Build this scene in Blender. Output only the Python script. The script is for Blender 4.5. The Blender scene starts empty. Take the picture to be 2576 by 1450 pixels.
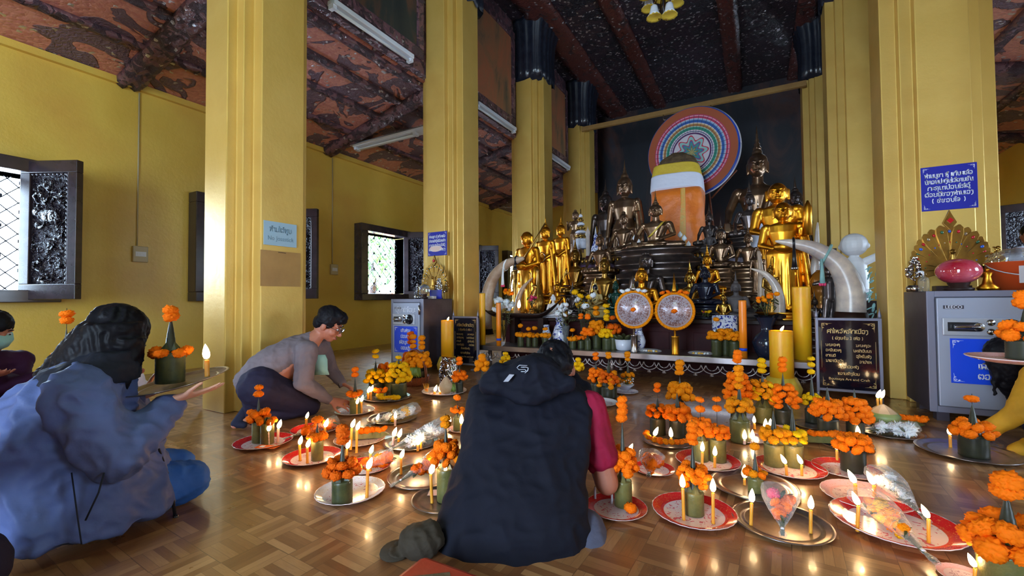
import bpy, bmesh, math, random
from mathutils import Vector as V, Matrix, Euler, noise
random.seed(7)
D = bpy.data; C = bpy.context.scene.collection; sc = bpy.context.scene
# ---------------------------------------------------------------- camera
F = 1098.0; CX, CY = 1288.0, 725.0; EYE = V((0, 0, .92))
_y = V((1899-CX, -(749-CY), -F)).normalized(); _x = -V((-686-CX, -(770-CY), -F)).normalized()
_x = (_x-_y*_x.dot(_y)).normalized(); _z = _x.cross(_y)
ROT = Matrix((_x, _y, _z))                     # camera axes -> room axes (X across, Y towards the altar, Z up)
cd = D.cameras.new('camera'); cam = D.objects.new('camera', cd); C.objects.link(cam); sc.camera = cam
cam.matrix_world = Matrix.Translation(EYE) @ ROT.to_4x4()
cd.sensor_width = 36; cd.lens = F/2576*36; cd.clip_start = .05; cd.clip_end = 200
def ray(px, py): return ROT @ V((px-CX, -(py-CY), -F))
def G(px, py, z=0.0):                          # point of the plane at height z
    d = ray(px, py); return EYE+d*((z-EYE.z)/d.z)
def PY(px, py, Y): d = ray(px, py); return EYE+d*(Y/d.y)
def PX(px, py, X): d = ray(px, py); return EYE+d*(X/d.x)
def PD(px, py, dep): return EYE+ray(px, py)*(dep/F)   # at a distance along the lens axis
def dep(p): return -(ROT.transposed() @ (V(p)-EYE)).z
# ---------------------------------------------------------------- world, light, exposure
w = D.worlds.new('daylight'); sc.world = w; w.use_nodes = True
bg = w.node_tree.nodes['Background']; bg.inputs[0].default_value = (.6, .79, 1, 1); bg.inputs[1].default_value = 33.0
sc.view_settings.view_transform = 'Standard'; sc.view_settings.look = 'None'
sc.view_settings.exposure = 0.08; sc.view_settings.gamma = 1; sc.view_settings.use_curve_mapping = False
cy = sc.cycles
cy.use_denoising = True; cy.denoiser = 'OPENIMAGEDENOISE'; cy.denoising_input_passes = 'RGB_ALBEDO_NORMAL'
cy.max_bounces = 7; cy.diffuse_bounces = 4; cy.glossy_bounces = 3; cy.transmission_bounces = 6; cy.transparent_max_bounces = 10
cy.caustics_reflective = False; cy.caustics_refractive = False; cy.sample_clamp_indirect = 4; cy.sample_clamp_direct = 0
cy.use_light_tree = True; cy.use_adaptive_sampling = True; cy.adaptive_threshold = .02
def lamp(name, kind, loc, rot, energy, col, **kw):
    l = D.lights.new(name, kind); l.energy = energy; l.color = col
    o = D.objects.new(name, l); C.objects.link(o); o.location = loc; o.rotation_euler = rot
    for k, v in kw.items():
        if k == 'portal': l.cycles.is_portal = v
        else: setattr(l, k, v)
    return o
WINY = [1.0, 3.86, 6.72, 9.58, 12.44, -1.86]           # window centres along the side walls
for yc in WINY:
    for sx, rz in ((-1, -90), (1, 90)):
        x = -6.98 if sx < 0 else 4.38
        lamp('window_daylight', 'AREA', (x, yc, 1.69), (0, math.radians(rz), 0), 1, (1, 1, 1), shape='RECTANGLE', size=1.25, size_y=1.1, portal=True)
lamp('door_daylight', 'AREA', (-1.3, -5.2, 1.8), (math.radians(90), 0, 0), 1, (1, 1, 1), shape='RECTANGLE', size=2.0, size_y=3.6, portal=True)
FILL_POS = (-1.3, .6, 4.3)
lamp('added_nave_fill_light', 'POINT', FILL_POS, (0, 0, 0), 240, (.72, 1, .62), shadow_soft_size=.16)  # added greenish fill light for the upper columns, out of view
# ---------------------------------------------------------------- materials
def srgb(r, g, b):
    f = lambda c: (c/255/12.92) if c/255 <= .04045 else ((c/255+.055)/1.055)**2.4
    return (f(r), f(g), f(b), 1)
class NT:
    def __init__(s, m): s.t = m.node_tree; s.n = s.t.nodes; s.l = s.t.links
    def add(s, typ, ins=None, **kw):
        n = s.n.new(typ)
        for k, v in kw.items(): setattr(n, k, v)
        for k, v in (ins or {}).items():
            i = n.inputs[k]
            if isinstance(v, bpy.types.NodeSocket): s.l.new(v, i)
            else: i.default_value = v
        return n
    def math(s, op, a, b=0.0, c=0.0):
        n = s.n.new('ShaderNodeMath'); n.operation = op
        for i, v in enumerate((a, b, c)):
            if isinstance(v, bpy.types.NodeSocket): s.l.new(v, n.inputs[i])
            else: n.inputs[i].default_value = v
        return n.outputs[0]
    def mix(s, f, a, b):
        n = s.n.new('ShaderNodeMix'); n.data_type = 'RGBA'
        for i, v in ((0, f), (6, a), (7, b)):
            if isinstance(v, bpy.types.NodeSocket): s.l.new(v, n.inputs[i])
            else: n.inputs[i].default_value = v
        return n.outputs[2]
    def ramp(s, f, stops, const=False):
        n = s.n.new('ShaderNodeValToRGB'); s.l.new(f, n.inputs[0]); r = n.color_ramp
        if const: r.interpolation = 'CONSTANT'
        while len(r.elements) < len(stops): r.elements.new(.5)
        for e, (p, c) in zip(r.elements, stops): e.position = p; e.color = c
        return n.outputs[0]
MATS = {}
def mat(name, col, rough=.5, metal=0.0, col2=None, vs=6.0, bump=0.0, bs=30.0, bd=.01, obj=True, **kw):
    if name in MATS: return MATS[name]
    m = D.materials.new(name); m.use_nodes = True; t = NT(m); p = t.n['Principled BSDF']
    p.inputs['Base Color'].default_value = col; p.inputs['Roughness'].default_value = rough; p.inputs['Metallic'].default_value = metal
    for k, v in kw.items(): p.inputs[k.replace('_', ' ')].default_value = v
    co = t.add('ShaderNodeTexCoord').outputs['Object' if obj else 'Generated']
    if col2:
        nz = t.add('ShaderNodeTexNoise', {'Vector': co, 'Scale': vs, 'Detail': 5.0, 'Roughness': .6}).outputs[0]
        t.l.new(t.ramp(nz, [(.35, col), (.68, col2)]), p.inputs['Base Color'])
    if bump:
        nb = t.add('ShaderNodeTexNoise', {'Vector': co, 'Scale': bs, 'Detail': 5.0}).outputs[0]
        t.l.new(t.add('ShaderNodeBump', {'Height': nb, 'Strength': bump, 'Distance': bd}).outputs[0], p.inputs['Normal'])
    MATS[name] = m; return m
def cust(name):
    m = D.materials.new(name); m.use_nodes = True; MATS[name] = m; t = NT(m)
    return m, t, t.n['Principled BSDF'], t.add('ShaderNodeTexCoord').outputs['Object']
S = srgb
# yellow distempered plaster with brushed relief
m, t, p, co = cust('yellow_plaster')
n1 = t.add('ShaderNodeTexNoise', {'Vector': co, 'Scale': .9, 'Detail': 6.0}).outputs[0]
n2 = t.add('ShaderNodeTexNoise', {'Vector': co, 'Scale': 14.0, 'Detail': 6.0, 'Roughness': .65}).outputs[0]
t.l.new(t.ramp(n1, [(.3, S(206, 166, 62)), (.55, S(220, 184, 80)), (.75, S(208, 164, 72))]), p.inputs['Base Color'])
p.inputs['Roughness'].default_value = .34; p.inputs['Specular IOR Level'].default_value = .6
t.l.new(t.add('ShaderNodeBump', {'Height': n2, 'Strength': .35, 'Distance': .012}).outputs[0], p.inputs['Normal'])
m, t, p, co = cust('column_plaster')
n1 = t.add('ShaderNodeTexNoise', {'Vector': co, 'Scale': 1.3, 'Detail': 6.0}).outputs[0]
n2 = t.add('ShaderNodeTexNoise', {'Vector': co, 'Scale': 16.0, 'Detail': 5.0, 'Roughness': .6}).outputs[0]
t.l.new(t.ramp(n1, [(.3, S(202, 162, 76)), (.55, S(216, 178, 94)), (.75, S(200, 156, 76))]), p.inputs['Base Color'])
p.inputs['Roughness'].default_value = .4; p.inputs['Specular IOR Level'].default_value = .5; p.inputs['Metallic'].default_value = .3
t.l.new(t.add('ShaderNodeBump', {'Height': n2, 'Strength': .22, 'Distance': .01}).outputs[0], p.inputs['Normal'])
# parquet: squares of five fingers, alternating direction, laid diagonally
m, t, p, co = cust('parquet')
mp = t.add('ShaderNodeMapping', {'Vector': co, 'Rotation': (0, 0, math.radians(3))}).outputs[0]
sx = t.add('ShaderNodeSeparateXYZ', {'Vector': mp}); q = .155
u = t.math('DIVIDE', sx.outputs[0], q); v = t.math('DIVIDE', sx.outputs[1], q)
iu = t.math('FLOOR', u); iv = t.math('FLOOR', v); fu = t.math('FRACT', u); fv = t.math('FRACT', v)
par = t.math('GREATER_THAN', t.math('FRACT', t.math('MULTIPLY', t.math('ADD', iu, iv), .5)), .25)
mixf = t.add('ShaderNodeMix', {0: par, 2: fu, 3: fv}).outputs[0]; mixl = t.add('ShaderNodeMix', {0: par, 2: fv, 3: fu}).outputs[0]
strip = t.math('FLOOR', t.math('MULTIPLY', mixf, 5.0)); fs = t.math('FRACT', t.math('MULTIPLY', mixf, 5.0))
cv = t.add('ShaderNodeCombineXYZ', {0: t.math('ADD', t.math('MULTIPLY', iu, 5.0), strip), 1: iv, 2: par})
wn = t.add('ShaderNodeTexWhiteNoise', {'Vector': cv.outputs[0]}, noise_dimensions='3D').outputs[0]
gr = t.add('ShaderNodeTexNoise', {'Vector': t.add('ShaderNodeCombineXYZ', {0: t.math('MULTIPLY', mixf, 9.0), 1: t.math('MULTIPLY', mixl, 1.2), 2: t.math('MULTIPLY', wn, 30.0)}).outputs[0], 'Scale': 3.0, 'Detail': 5.0}).outputs[0]
val = t.math('ADD', t.math('MULTIPLY', wn, .75), t.math('MULTIPLY', gr, .35))
colr = t.ramp(val, [(.1, S(112, 70, 42)), (.4, S(140, 94, 58)), (.65, S(156, 110, 70)), (.95, S(182, 136, 92))])
edge = t.math('MULTIPLY', t.math('GREATER_THAN', fs, .035), t.math('MULTIPLY', t.math('GREATER_THAN', mixl, .012), t.math('LESS_THAN', mixl, .988)))
t.l.new(t.mix(edge, S(108, 72, 48), colr), p.inputs['Base Color'])
rn = t.add('ShaderNodeTexNoise', {'Vector': co, 'Scale': 3.0, 'Detail': 6.0}).outputs[0]
t.l.new(t.math('ADD', t.math('MULTIPLY', rn, .2), .2), p.inputs['Roughness'])
bn = t.math('ADD', t.math('MULTIPLY', wn, .3), t.math('MULTIPLY', rn, .9))
t.l.new(t.add('ShaderNodeBump', {'Height': bn, 'Strength': .16, 'Distance': .004}).outputs[0], p.inputs['Normal'])
p.inputs['Coat Weight'].default_value = .35; p.inputs['Coat Roughness'].default_value = .1; p.inputs['Specular IOR Level'].default_value = .75
# carved ceiling of the aisles: dark raised figures on terracotta tesserae
def relief(name, tile1, tile2, dark, thr, sc1, metal=0.0, fleck=.97):
    m, t, p, co = cust(name)
    big = t.add('ShaderNodeTexNoise', {'Vector': co, 'Scale': sc1, 'Detail': 3.0, 'Roughness': .5, 'Distortion': 1.2}).outputs[0]
    br = t.add('ShaderNodeTexVoronoi', {'Vector': co, 'Scale': 26.0}, distance='CHEBYCHEV')
    curl = t.add('ShaderNodeTexNoise', {'Vector': co, 'Scale': sc1*7, 'Detail': 3.0, 'Distortion': 2.5}).outputs[0]
    mask = t.ramp(big, [(thr, (0, 0, 0, 1)), (thr+.012, (1, 1, 1, 1))])
    tile = t.mix(t.add('ShaderNodeSeparateColor', {0: br.outputs['Color']}).outputs[0], tile1, tile2)
    fk = t.math('GREATER_THAN', t.add('ShaderNodeSeparateColor', {0: br.outputs['Color']}).outputs[1], fleck)
    t.l.new(t.mix(fk, t.mix(mask, tile, dark), S(206, 200, 206)), p.inputs['Base Color']); t.l.new(t.math('MULTIPLY', fk, .8), p.inputs['Metallic'])
    h = t.math('ADD', t.math('MULTIPLY', mask, t.math('ADD', 1.0, t.math('MULTIPLY', curl, 1.4))), t.math('MULTIPLY', br.outputs['Distance'], -.35))
    t.l.new(t.add('ShaderNodeBump', {'Height': h, 'Strength': .9, 'Distance': .03}).outputs[0], p.inputs['Normal'])
    p.inputs['Roughness'].default_value = .34
    return m
relief('aisle_relief', S(204, 138, 118), S(184, 112, 102), S(112, 86, 98), .49, 1.9)
relief('nave_relief', S(60, 46, 54), S(46, 38, 48), S(34, 30, 40), .52, 2.6, fleck=.93)
relief('frieze_relief', S(122, 84, 90), S(104, 72, 82), S(84, 62, 74), .5, 6.0, fleck=.985)
relief('red_tile_relief', S(96, 50, 44), S(80, 42, 38), S(60, 36, 36), .6, 4.0)
def painting(name, stops, scale):
    m, t, p, co = cust(name)
    mp = t.add('ShaderNodeMapping', {'Vector': co, 'Scale': (1, 1, .45)}).outputs[0]
    a = t.add('ShaderNodeTexNoise', {'Vector': mp, 'Scale': scale, 'Detail': 7.0, 'Roughness': .62, 'Distortion': 1.0}).outputs[0]
    t.l.new(t.ramp(a, stops), p.inputs['Base Color']); p.inputs['Roughness'].default_value = .55
    t.l.new(t.add('ShaderNodeBump', {'Height': a, 'Strength': .3, 'Distance': .02}).outputs[0], p.inputs['Normal'])
painting('warm_painting', [(.3, S(62, 72, 64)), (.45, S(150, 108, 76)), (.58, S(176, 106, 72)), (.75, S(138, 120, 84))], 1.6)
painting('dark_painting', [(.3, S(36, 42, 44)), (.5, S(52, 56, 52)), (.62, S(104, 70, 52)), (.75, S(62, 66, 54))], 1.8)
painting('dark_mural', [(.3, S(14, 18, 28)), (.48, S(28, 30, 40)), (.6, S(74, 48, 44)), (.75, S(44, 62, 78))], .8)  # mottled dark tones over the whole mural
mat('carved_wood', S(44, 36, 42), .22, 0, S(56, 44, 50), 9, Specular_IOR_Level=.7)
m, t, p, co = cust('carved_panel')
a = t.add('ShaderNodeTexNoise', {'Vector': co, 'Scale': 17.0, 'Detail': 2.0, 'Distortion': 2.2}).outputs[0]
b = t.add('ShaderNodeTexVoronoi', {'Vector': co, 'Scale': 24.0}).outputs['Distance']
p.inputs['Base Color'].default_value = S(40, 34, 44); p.inputs['Roughness'].default_value = .2; p.inputs['Specular IOR Level'].default_value = .8
t.l.new(t.add('ShaderNodeBump', {'Height': t.math('SUBTRACT', t.math('MULTIPLY', a, 1.6), b), 'Strength': 1.0, 'Distance': .05}).outputs[0], p.inputs['Normal'])
mat('carved_frame', S(50, 42, 50), .28, 0, S(62, 50, 58), 5)
mat('black_lacquer', S(26, 30, 42), .25, 0, S(38, 42, 54), 8, bump=.4, bs=22)
mat('white_enamel', S(222, 226, 236), .25); mat('tube_glass', S(228, 234, 240), .2)
mat('cream_plastic', S(190, 176, 140), .4); mat('tan_paint', S(168, 128, 70), .5, 0, S(150, 112, 60), 4)
mat('gold', S(238, 174, 60), .34, 1.0, S(206, 128, 18), 4); mat('pale_gold', S(214, 176, 92), .24, 1.0, S(180, 140, 62), 5)
mat('old_gold', S(178, 136, 62), .3, .95, S(128, 94, 46), 7); mat('bronze', S(150, 120, 92), .3, .85, S(104, 82, 70), 7)
mat('dark_bronze', S(104, 92, 88), .3, .8, S(70, 62, 64), 6); mat('black_stone', S(28, 30, 46), .18, .2); mat('grey_stone', S(92, 84, 84), .6, .1, S(70, 62, 64), 9)
mat('brown_stone', S(112, 90, 62), .7, 0, S(74, 60, 48), 12, bump=.6, bs=12, bd=.03)
mat('white_stone', S(224, 222, 226), .35); mat('brocade', S(226, 150, 44), .4, 0, S(206, 166, 70), 20, bump=.3, bs=40); mat('ivory', S(226, 208, 192), .28, 0, S(170, 156, 154), 5, Subsurface_Weight=.05)
mat('aged_ivory', S(196, 172, 150), .4, 0, S(164, 132, 108), 7); mat('green_jade', S(18, 58, 50), .2); mat('robe_fabric', S(196, 170, 110), .5)
mat('silver', S(200, 200, 206), .18, 1.0, S(150, 150, 160), 20); mat('steel', S(170, 160, 160), .28, .9, S(140, 128, 128), 3); mat('mirror_tile', S(210, 210, 215), .1, 1.0)
mat('crystal', (.95, .97, 1, 1), .03, Transmission_Weight=.9, IOR=1.5)
mat('red_glass', S(170, 8, 34), .08, 0, S(214, 110, 134), 3.5, Specular_IOR_Level=.9, Coat_Weight=.7)
mat('orange_silk', S(244, 128, 24), .42, 0, S(216, 104, 20), 2.5, bump=.5, bs=5, bd=.05, Sheen_Weight=.3)
mat('yellow_silk', S(226, 196, 70), .5, 0, S(204, 168, 50), 4, bump=.4, bs=9, bd=.03); mat('white_silk', S(222, 224, 240), .5, bump=.4, bs=9, bd=.03)
mat('leaf', S(70, 74, 40), .42, 0, S(48, 54, 32), 30); mat('banana_leaf', S(118, 112, 62), .38, 0, S(84, 86, 46), 14, bump=.3, bs=60)
mat('dark_leaf', S(54, 54, 38), .4, 0, S(38, 40, 32), 20)
for k, a, b in (('marigold', (252, 124, 0), (244, 108, 0)), ('amber_marigold', (238, 146, 0), (230, 128, 0)), ('yellow_marigold', (240, 188, 4), (228, 166, 0)), ('burnt_marigold', (214, 84, 0), (228, 104, 0))):
    mat(k, S(*a), .75, 0, S(*b), 60, Specular_IOR_Level=.2)
mat('white_petal', S(240, 240, 244), .6, Subsurface_Weight=.1); mat('pink_petal', S(226, 60, 110), .6)
mat('wax', S(238, 160, 50), .4, Subsurface_Weight=.25); mat('pink_wax', S(244, 196, 180), .4, Subsurface_Weight=.25)
mat('candle_yellow', S(250, 186, 30), .42, 0, S(242, 168, 20), 5, Subsurface_Weight=.2); mat('candle_orange', S(250, 138, 24), .3, Subsurface_Weight=.15)
mat('wick', S(30, 26, 24), .8); mat('hair', S(14, 14, 20), .5, 0, S(24, 22, 28), 3, bump=.3, bs=60, bd=.004, Specular_IOR_Level=.12)
m, t, p, co = cust('flame')
e = t.add('ShaderNodeEmission', {'Color': (1, .72, .38, 1), 'Strength': 14.0}); t.l.new(e.outputs[0], t.n['Material Output'].inputs[0])
m.cycles.emission_sampling = 'NONE'
m, t, p, co = cust('cellophane')
p.inputs['Base Color'].default_value = (.95, .96, 1, 1); p.inputs['Roughness'].default_value = .08; p.inputs['Metallic'].default_value = 0
nb = t.add('ShaderNodeTexNoise', {'Vector': co, 'Scale': 16.0, 'Detail': 3.0, 'Distortion': 1.0}).outputs[0]
bm_ = t.add('ShaderNodeBump', {'Height': nb, 'Strength': 1.0, 'Distance': .03}).outputs[0]
t.l.new(bm_, p.inputs['Normal'])
tr = t.add('ShaderNodeBsdfTransparent'); fr = t.add('ShaderNodeLayerWeight', {'Blend': .35, 'Normal': bm_}).outputs[1]
mx = t.add('ShaderNodeMixShader', {0: t.math('ADD', t.math('MULTIPLY', fr, .5), .06), 1: tr.outputs[0], 2: p.outputs[0]})
t.l.new(mx.outputs[0], t.n['Material Output'].inputs[0])
for k, c, r in (('denim', (58, 112, 196), .7), ('jacket_blue', (92, 108, 158), .55), ('jacket_dark', (34, 38, 52), .7), ('vest_navy', (15, 17, 31), .8), ('shirt_red', (158, 26, 62), .75),
                ('shirt_taupe', (118, 106, 112), .75), ('trousers_navy', (38, 34, 56), .75), ('sock_navy', (30, 32, 52), .8), ('shirt_yellow', (226, 170, 50), .65), ('shirt_pink', (206, 160, 180), .7),
                ('shirt_purple', (58, 24, 60), .7), ('shirt_white', (206, 210, 228), .7), ('jeans_grey', (92, 94, 116), .75), ('olive_cloth', (60, 52, 42), .8), ('mask_green', (158, 206, 204), .6)):
    mat(k, S(*c), r, 0, S(*[int(x*.82) for x in c]), 3.0, bump=.45, bs=9, bd=.02, Specular_IOR_Level=.2)
mat('skin', S(176, 112, 88), .5, 0, S(160, 96, 76), 9, Subsurface_Weight=.08); mat('skin_pale', S(214, 160, 136), .5, Subsurface_Weight=.08); mat('lips', S(140, 70, 66), .5)
mat('dark_red_wood', S(66, 18, 22), .6, 0, S(46, 12, 16), 4, Specular_IOR_Level=.2); mat('dark_wood', S(52, 30, 24), .5, 0, S(34, 20, 18), 5, Specular_IOR_Level=.25); mat('purple_lacquer', S(74, 30, 76), .4)
mat('safe_grey', S(158, 164, 184), .35, .25); mat('safe_dark', S(66, 60, 72), .45, .1, S(56, 50, 62), 12); mat('safe_trim', S(126, 126, 146), .35, .2); mat('panel_silver', S(184, 190, 206), .25, .4)
mat('sign_blue', S(26, 34, 150), .35); mat('sign_bright', S(24, 70, 214), .3); mat('sign_black', S(18, 16, 30), .08, Coat_Weight=.6); mat('sign_pale', S(150, 178, 196), .3)
mat('letter_white', S(226, 228, 240), .5); mat('letter_gold', S(214, 178, 112), .35, .3); mat('letter_grey', S(104, 132, 150), .5)
mat('wicker', S(146, 82, 52), .5, 0, S(110, 58, 40), 30, bump=.4, bs=90); mat('banana', S(128, 156, 76), .45, 0, S(106, 142, 60), 10); mat('coconut', S(204, 180, 150), .6, 0, S(186, 158, 120), 10); mat('coconut_green', S(134, 158, 88), .4, 0, S(160, 172, 120), 4)
mat('porcelain', S(212, 216, 232), .15); mat('cobalt', S(28, 44, 128), .2); mat('black_vase', S(30, 36, 54), .15); mat('brown_glaze', S(150, 92, 30), .2, .3); mat('red_leather', S(186, 66, 42), .45, 0, S(160, 52, 36), 5, bump=.3, bs=20)
mat('orange_plastic', S(226, 92, 44), .35); mat('clear_lid', (.9, .97, 1, 1), .05, Transmission_Weight=.85, IOR=1.2, Alpha=.5); mat('black_plastic', S(22, 22, 30), .3); mat('gem_red', S(190, 30, 40), .1); mat('gem_blue', S(50, 90, 190), .1); mat('gem_green', S(40, 90, 60), .1)
mat('pink_candle_dish', S(236, 150, 150), .3); mat('mat_grey', S(40, 40, 48), .5)
mm_, t, p, co = cust('fill_globe_glow'); e = t.add('ShaderNodeEmission', {'Color': (.8, 1, .7, 1), 'Strength': 12.0}); t.l.new(e.outputs[0], t.n['Material Output'].inputs[0]); mm_.cycles.emission_sampling = 'NONE'  # glow of the added out-of-view fill globe
# porcelain with cobalt brushwork, melon of blue flowers
m, t, p, co = cust('blue_white')
a = t.add('ShaderNodeTexNoise', {'Vector': co, 'Scale': 14.0, 'Detail': 4.0, 'Distortion': 2.0}).outputs[0]
t.l.new(t.ramp(a, [(.53, S(216, 220, 236)), (.56, S(30, 46, 140))]), p.inputs['Base Color']); p.inputs['Roughness'].default_value = .15
# enamel trays: radius drives the colours of rim and centre
def enamel(name, rim, mid, motif):
    m, t, p, co = cust(name)
    s_ = t.add('ShaderNodeSeparateXYZ', {'Vector': co})
    r = t.math('SQRT', t.math('ADD', t.math('POWER', s_.outputs[0], 2.0), t.math('POWER', s_.outputs[1], 2.0)))
    fl = t.add('ShaderNodeTexNoise', {'Vector': co, 'Scale': 7.0, 'Detail': 3.0, 'Distortion': 1.5}).outputs[0]
    fine = t.add('ShaderNodeTexNoise', {'Vector': co, 'Scale': 34.0, 'Detail': 3.0, 'Distortion': 1.0}).outputs[0]
    cen = t.mix(t.ramp(fl, [(.6, (0, 0, 0, 1)), (.63, (1, 1, 1, 1))]), mid, motif)
    rimc = t.mix(t.ramp(fine, [(.62, (0, 0, 0, 1)), (.65, (1, 1, 1, 1))]), rim, S(206, 130, 70))
    c1 = t.mix(t.math('GREATER_THAN', r, .72), cen, rimc)
    c2 = t.mix(t.math('GREATER_THAN', r, .985), c1, S(236, 214, 214))
    t.l.new(c2, p.inputs['Base Color']); p.inputs['Roughness'].default_value = .16; p.inputs['Coat Weight'].default_value = .4
enamel('red_enamel', S(204, 40, 42), S(226, 204, 210), S(206, 90, 110))
enamel('pink_enamel', S(226, 176, 176), S(222, 198, 200), S(150, 110, 120)); enamel('white_enamel_tray', S(222, 222, 234), S(214, 208, 220), S(170, 90, 100))
m, t, p, co = cust('parasol_print')
s_ = t.add('ShaderNodeSeparateXYZ', {'Vector': co}); X_, Z_ = s_.outputs[0], s_.outputs[2]
r = t.math('SQRT', t.math('ADD', t.math('POWER', X_, 2.0), t.math('POWER', Z_, 2.0))); an = t.math('ARCTAN2', Z_, X_)
W_ = S(222, 214, 226)
rc = t.ramp(r, [(0, S(206, 196, 110)), (.05, S(120, 120, 110)), (.12, W_), (.40, S(84, 30, 96)), (.435, W_), (.455, S(30, 60, 120)), (.47, W_), (.5, S(36, 140, 120)), (.555, S(170, 210, 190)), (.575, S(176, 116, 60)), (.62, S(214, 190, 140)), (.64, W_), (.655, S(30, 92, 176)), (.71, S(150, 180, 220)), (.735, W_), (.75, S(196, 50, 96)), (.79, S(236, 170, 190)), (.81, S(196, 50, 96)), (.83, S(174, 84, 44)), (.985, S(70, 100, 170))], True)
pet = t.math('MULTIPLY', t.math('COSINE', t.math('MULTIPLY', an, 8.0)), .055)
rr = t.math('ADD', r, t.math('MULTIPLY', pet, -1.0))
lot = t.ramp(rr, [(0, S(190, 180, 110)), (.05, S(120, 110, 90)), (.1, S(70, 150, 150)), (.17, S(70, 110, 180)), (.2, S(206, 60, 90)), (.225, S(150, 206, 206)), (.295, S(206, 50, 80)), (.325, W_)], True)
c = t.mix(t.math('LESS_THAN', r, .385), rc, lot)
rib = t.math('LESS_THAN', t.math('FRACT', t.math('MULTIPLY', an, 48/6.2832)), .09)
c = t.mix(t.math('MULTIPLY', rib, t.math('MULTIPLY', t.math('GREATER_THAN', r, .44), t.math('LESS_THAN', r, .82))), c, S(50, 50, 80))
t.l.new(c, p.inputs['Base Color']); p.inputs['Roughness'].default_value = .6
m, t, p, co = cust('filigree')
s_ = t.add('ShaderNodeSeparateXYZ', {'Vector': co}); X_, Z_ = s_.outputs[0], s_.outputs[2]
r = t.math('SQRT', t.math('ADD', t.math('POWER', X_, 2.0), t.math('POWER', Z_, 2.0))); an = t.math('ARCTAN2', Z_, X_)
f1 = t.math('SINE', t.math('ADD', t.math('MULTIPLY', an, 16.0), t.math('MULTIPLY', t.math('SINE', t.math('MULTIPLY', r, 26.0)), 3.0)))
f2 = t.math('SINE', t.math('ADD', t.math('MULTIPLY', r, 60.0), t.math('MULTIPLY', t.math('SINE', t.math('MULTIPLY', an, 12.0)), 2.2)))
c = t.ramp(t.math('ADD', t.math('MULTIPLY', t.math('MULTIPLY', f1, f2), .5), .5), [(.42, S(206, 206, 226)), (.52, S(150, 130, 130)), (.7, S(196, 130, 96)), (.85, S(110, 100, 120))])
t.l.new(t.mix(t.math('GREATER_THAN', r, .9), c, S(214, 216, 232)), p.inputs['Base Color']); p.inputs['Roughness'].default_value = .3; p.inputs['Metallic'].default_value = .4
m, t, p, co = cust('foliage_outside')
a = t.add('ShaderNodeTexNoise', {'Vector': co, 'Scale': 5.0, 'Detail': 6.0}).outputs[0]
t.l.new(t.ramp(a, [(.35, S(70, 130, 60)), (.65, S(150, 200, 130))]), p.inputs['Base Color'])
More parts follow.
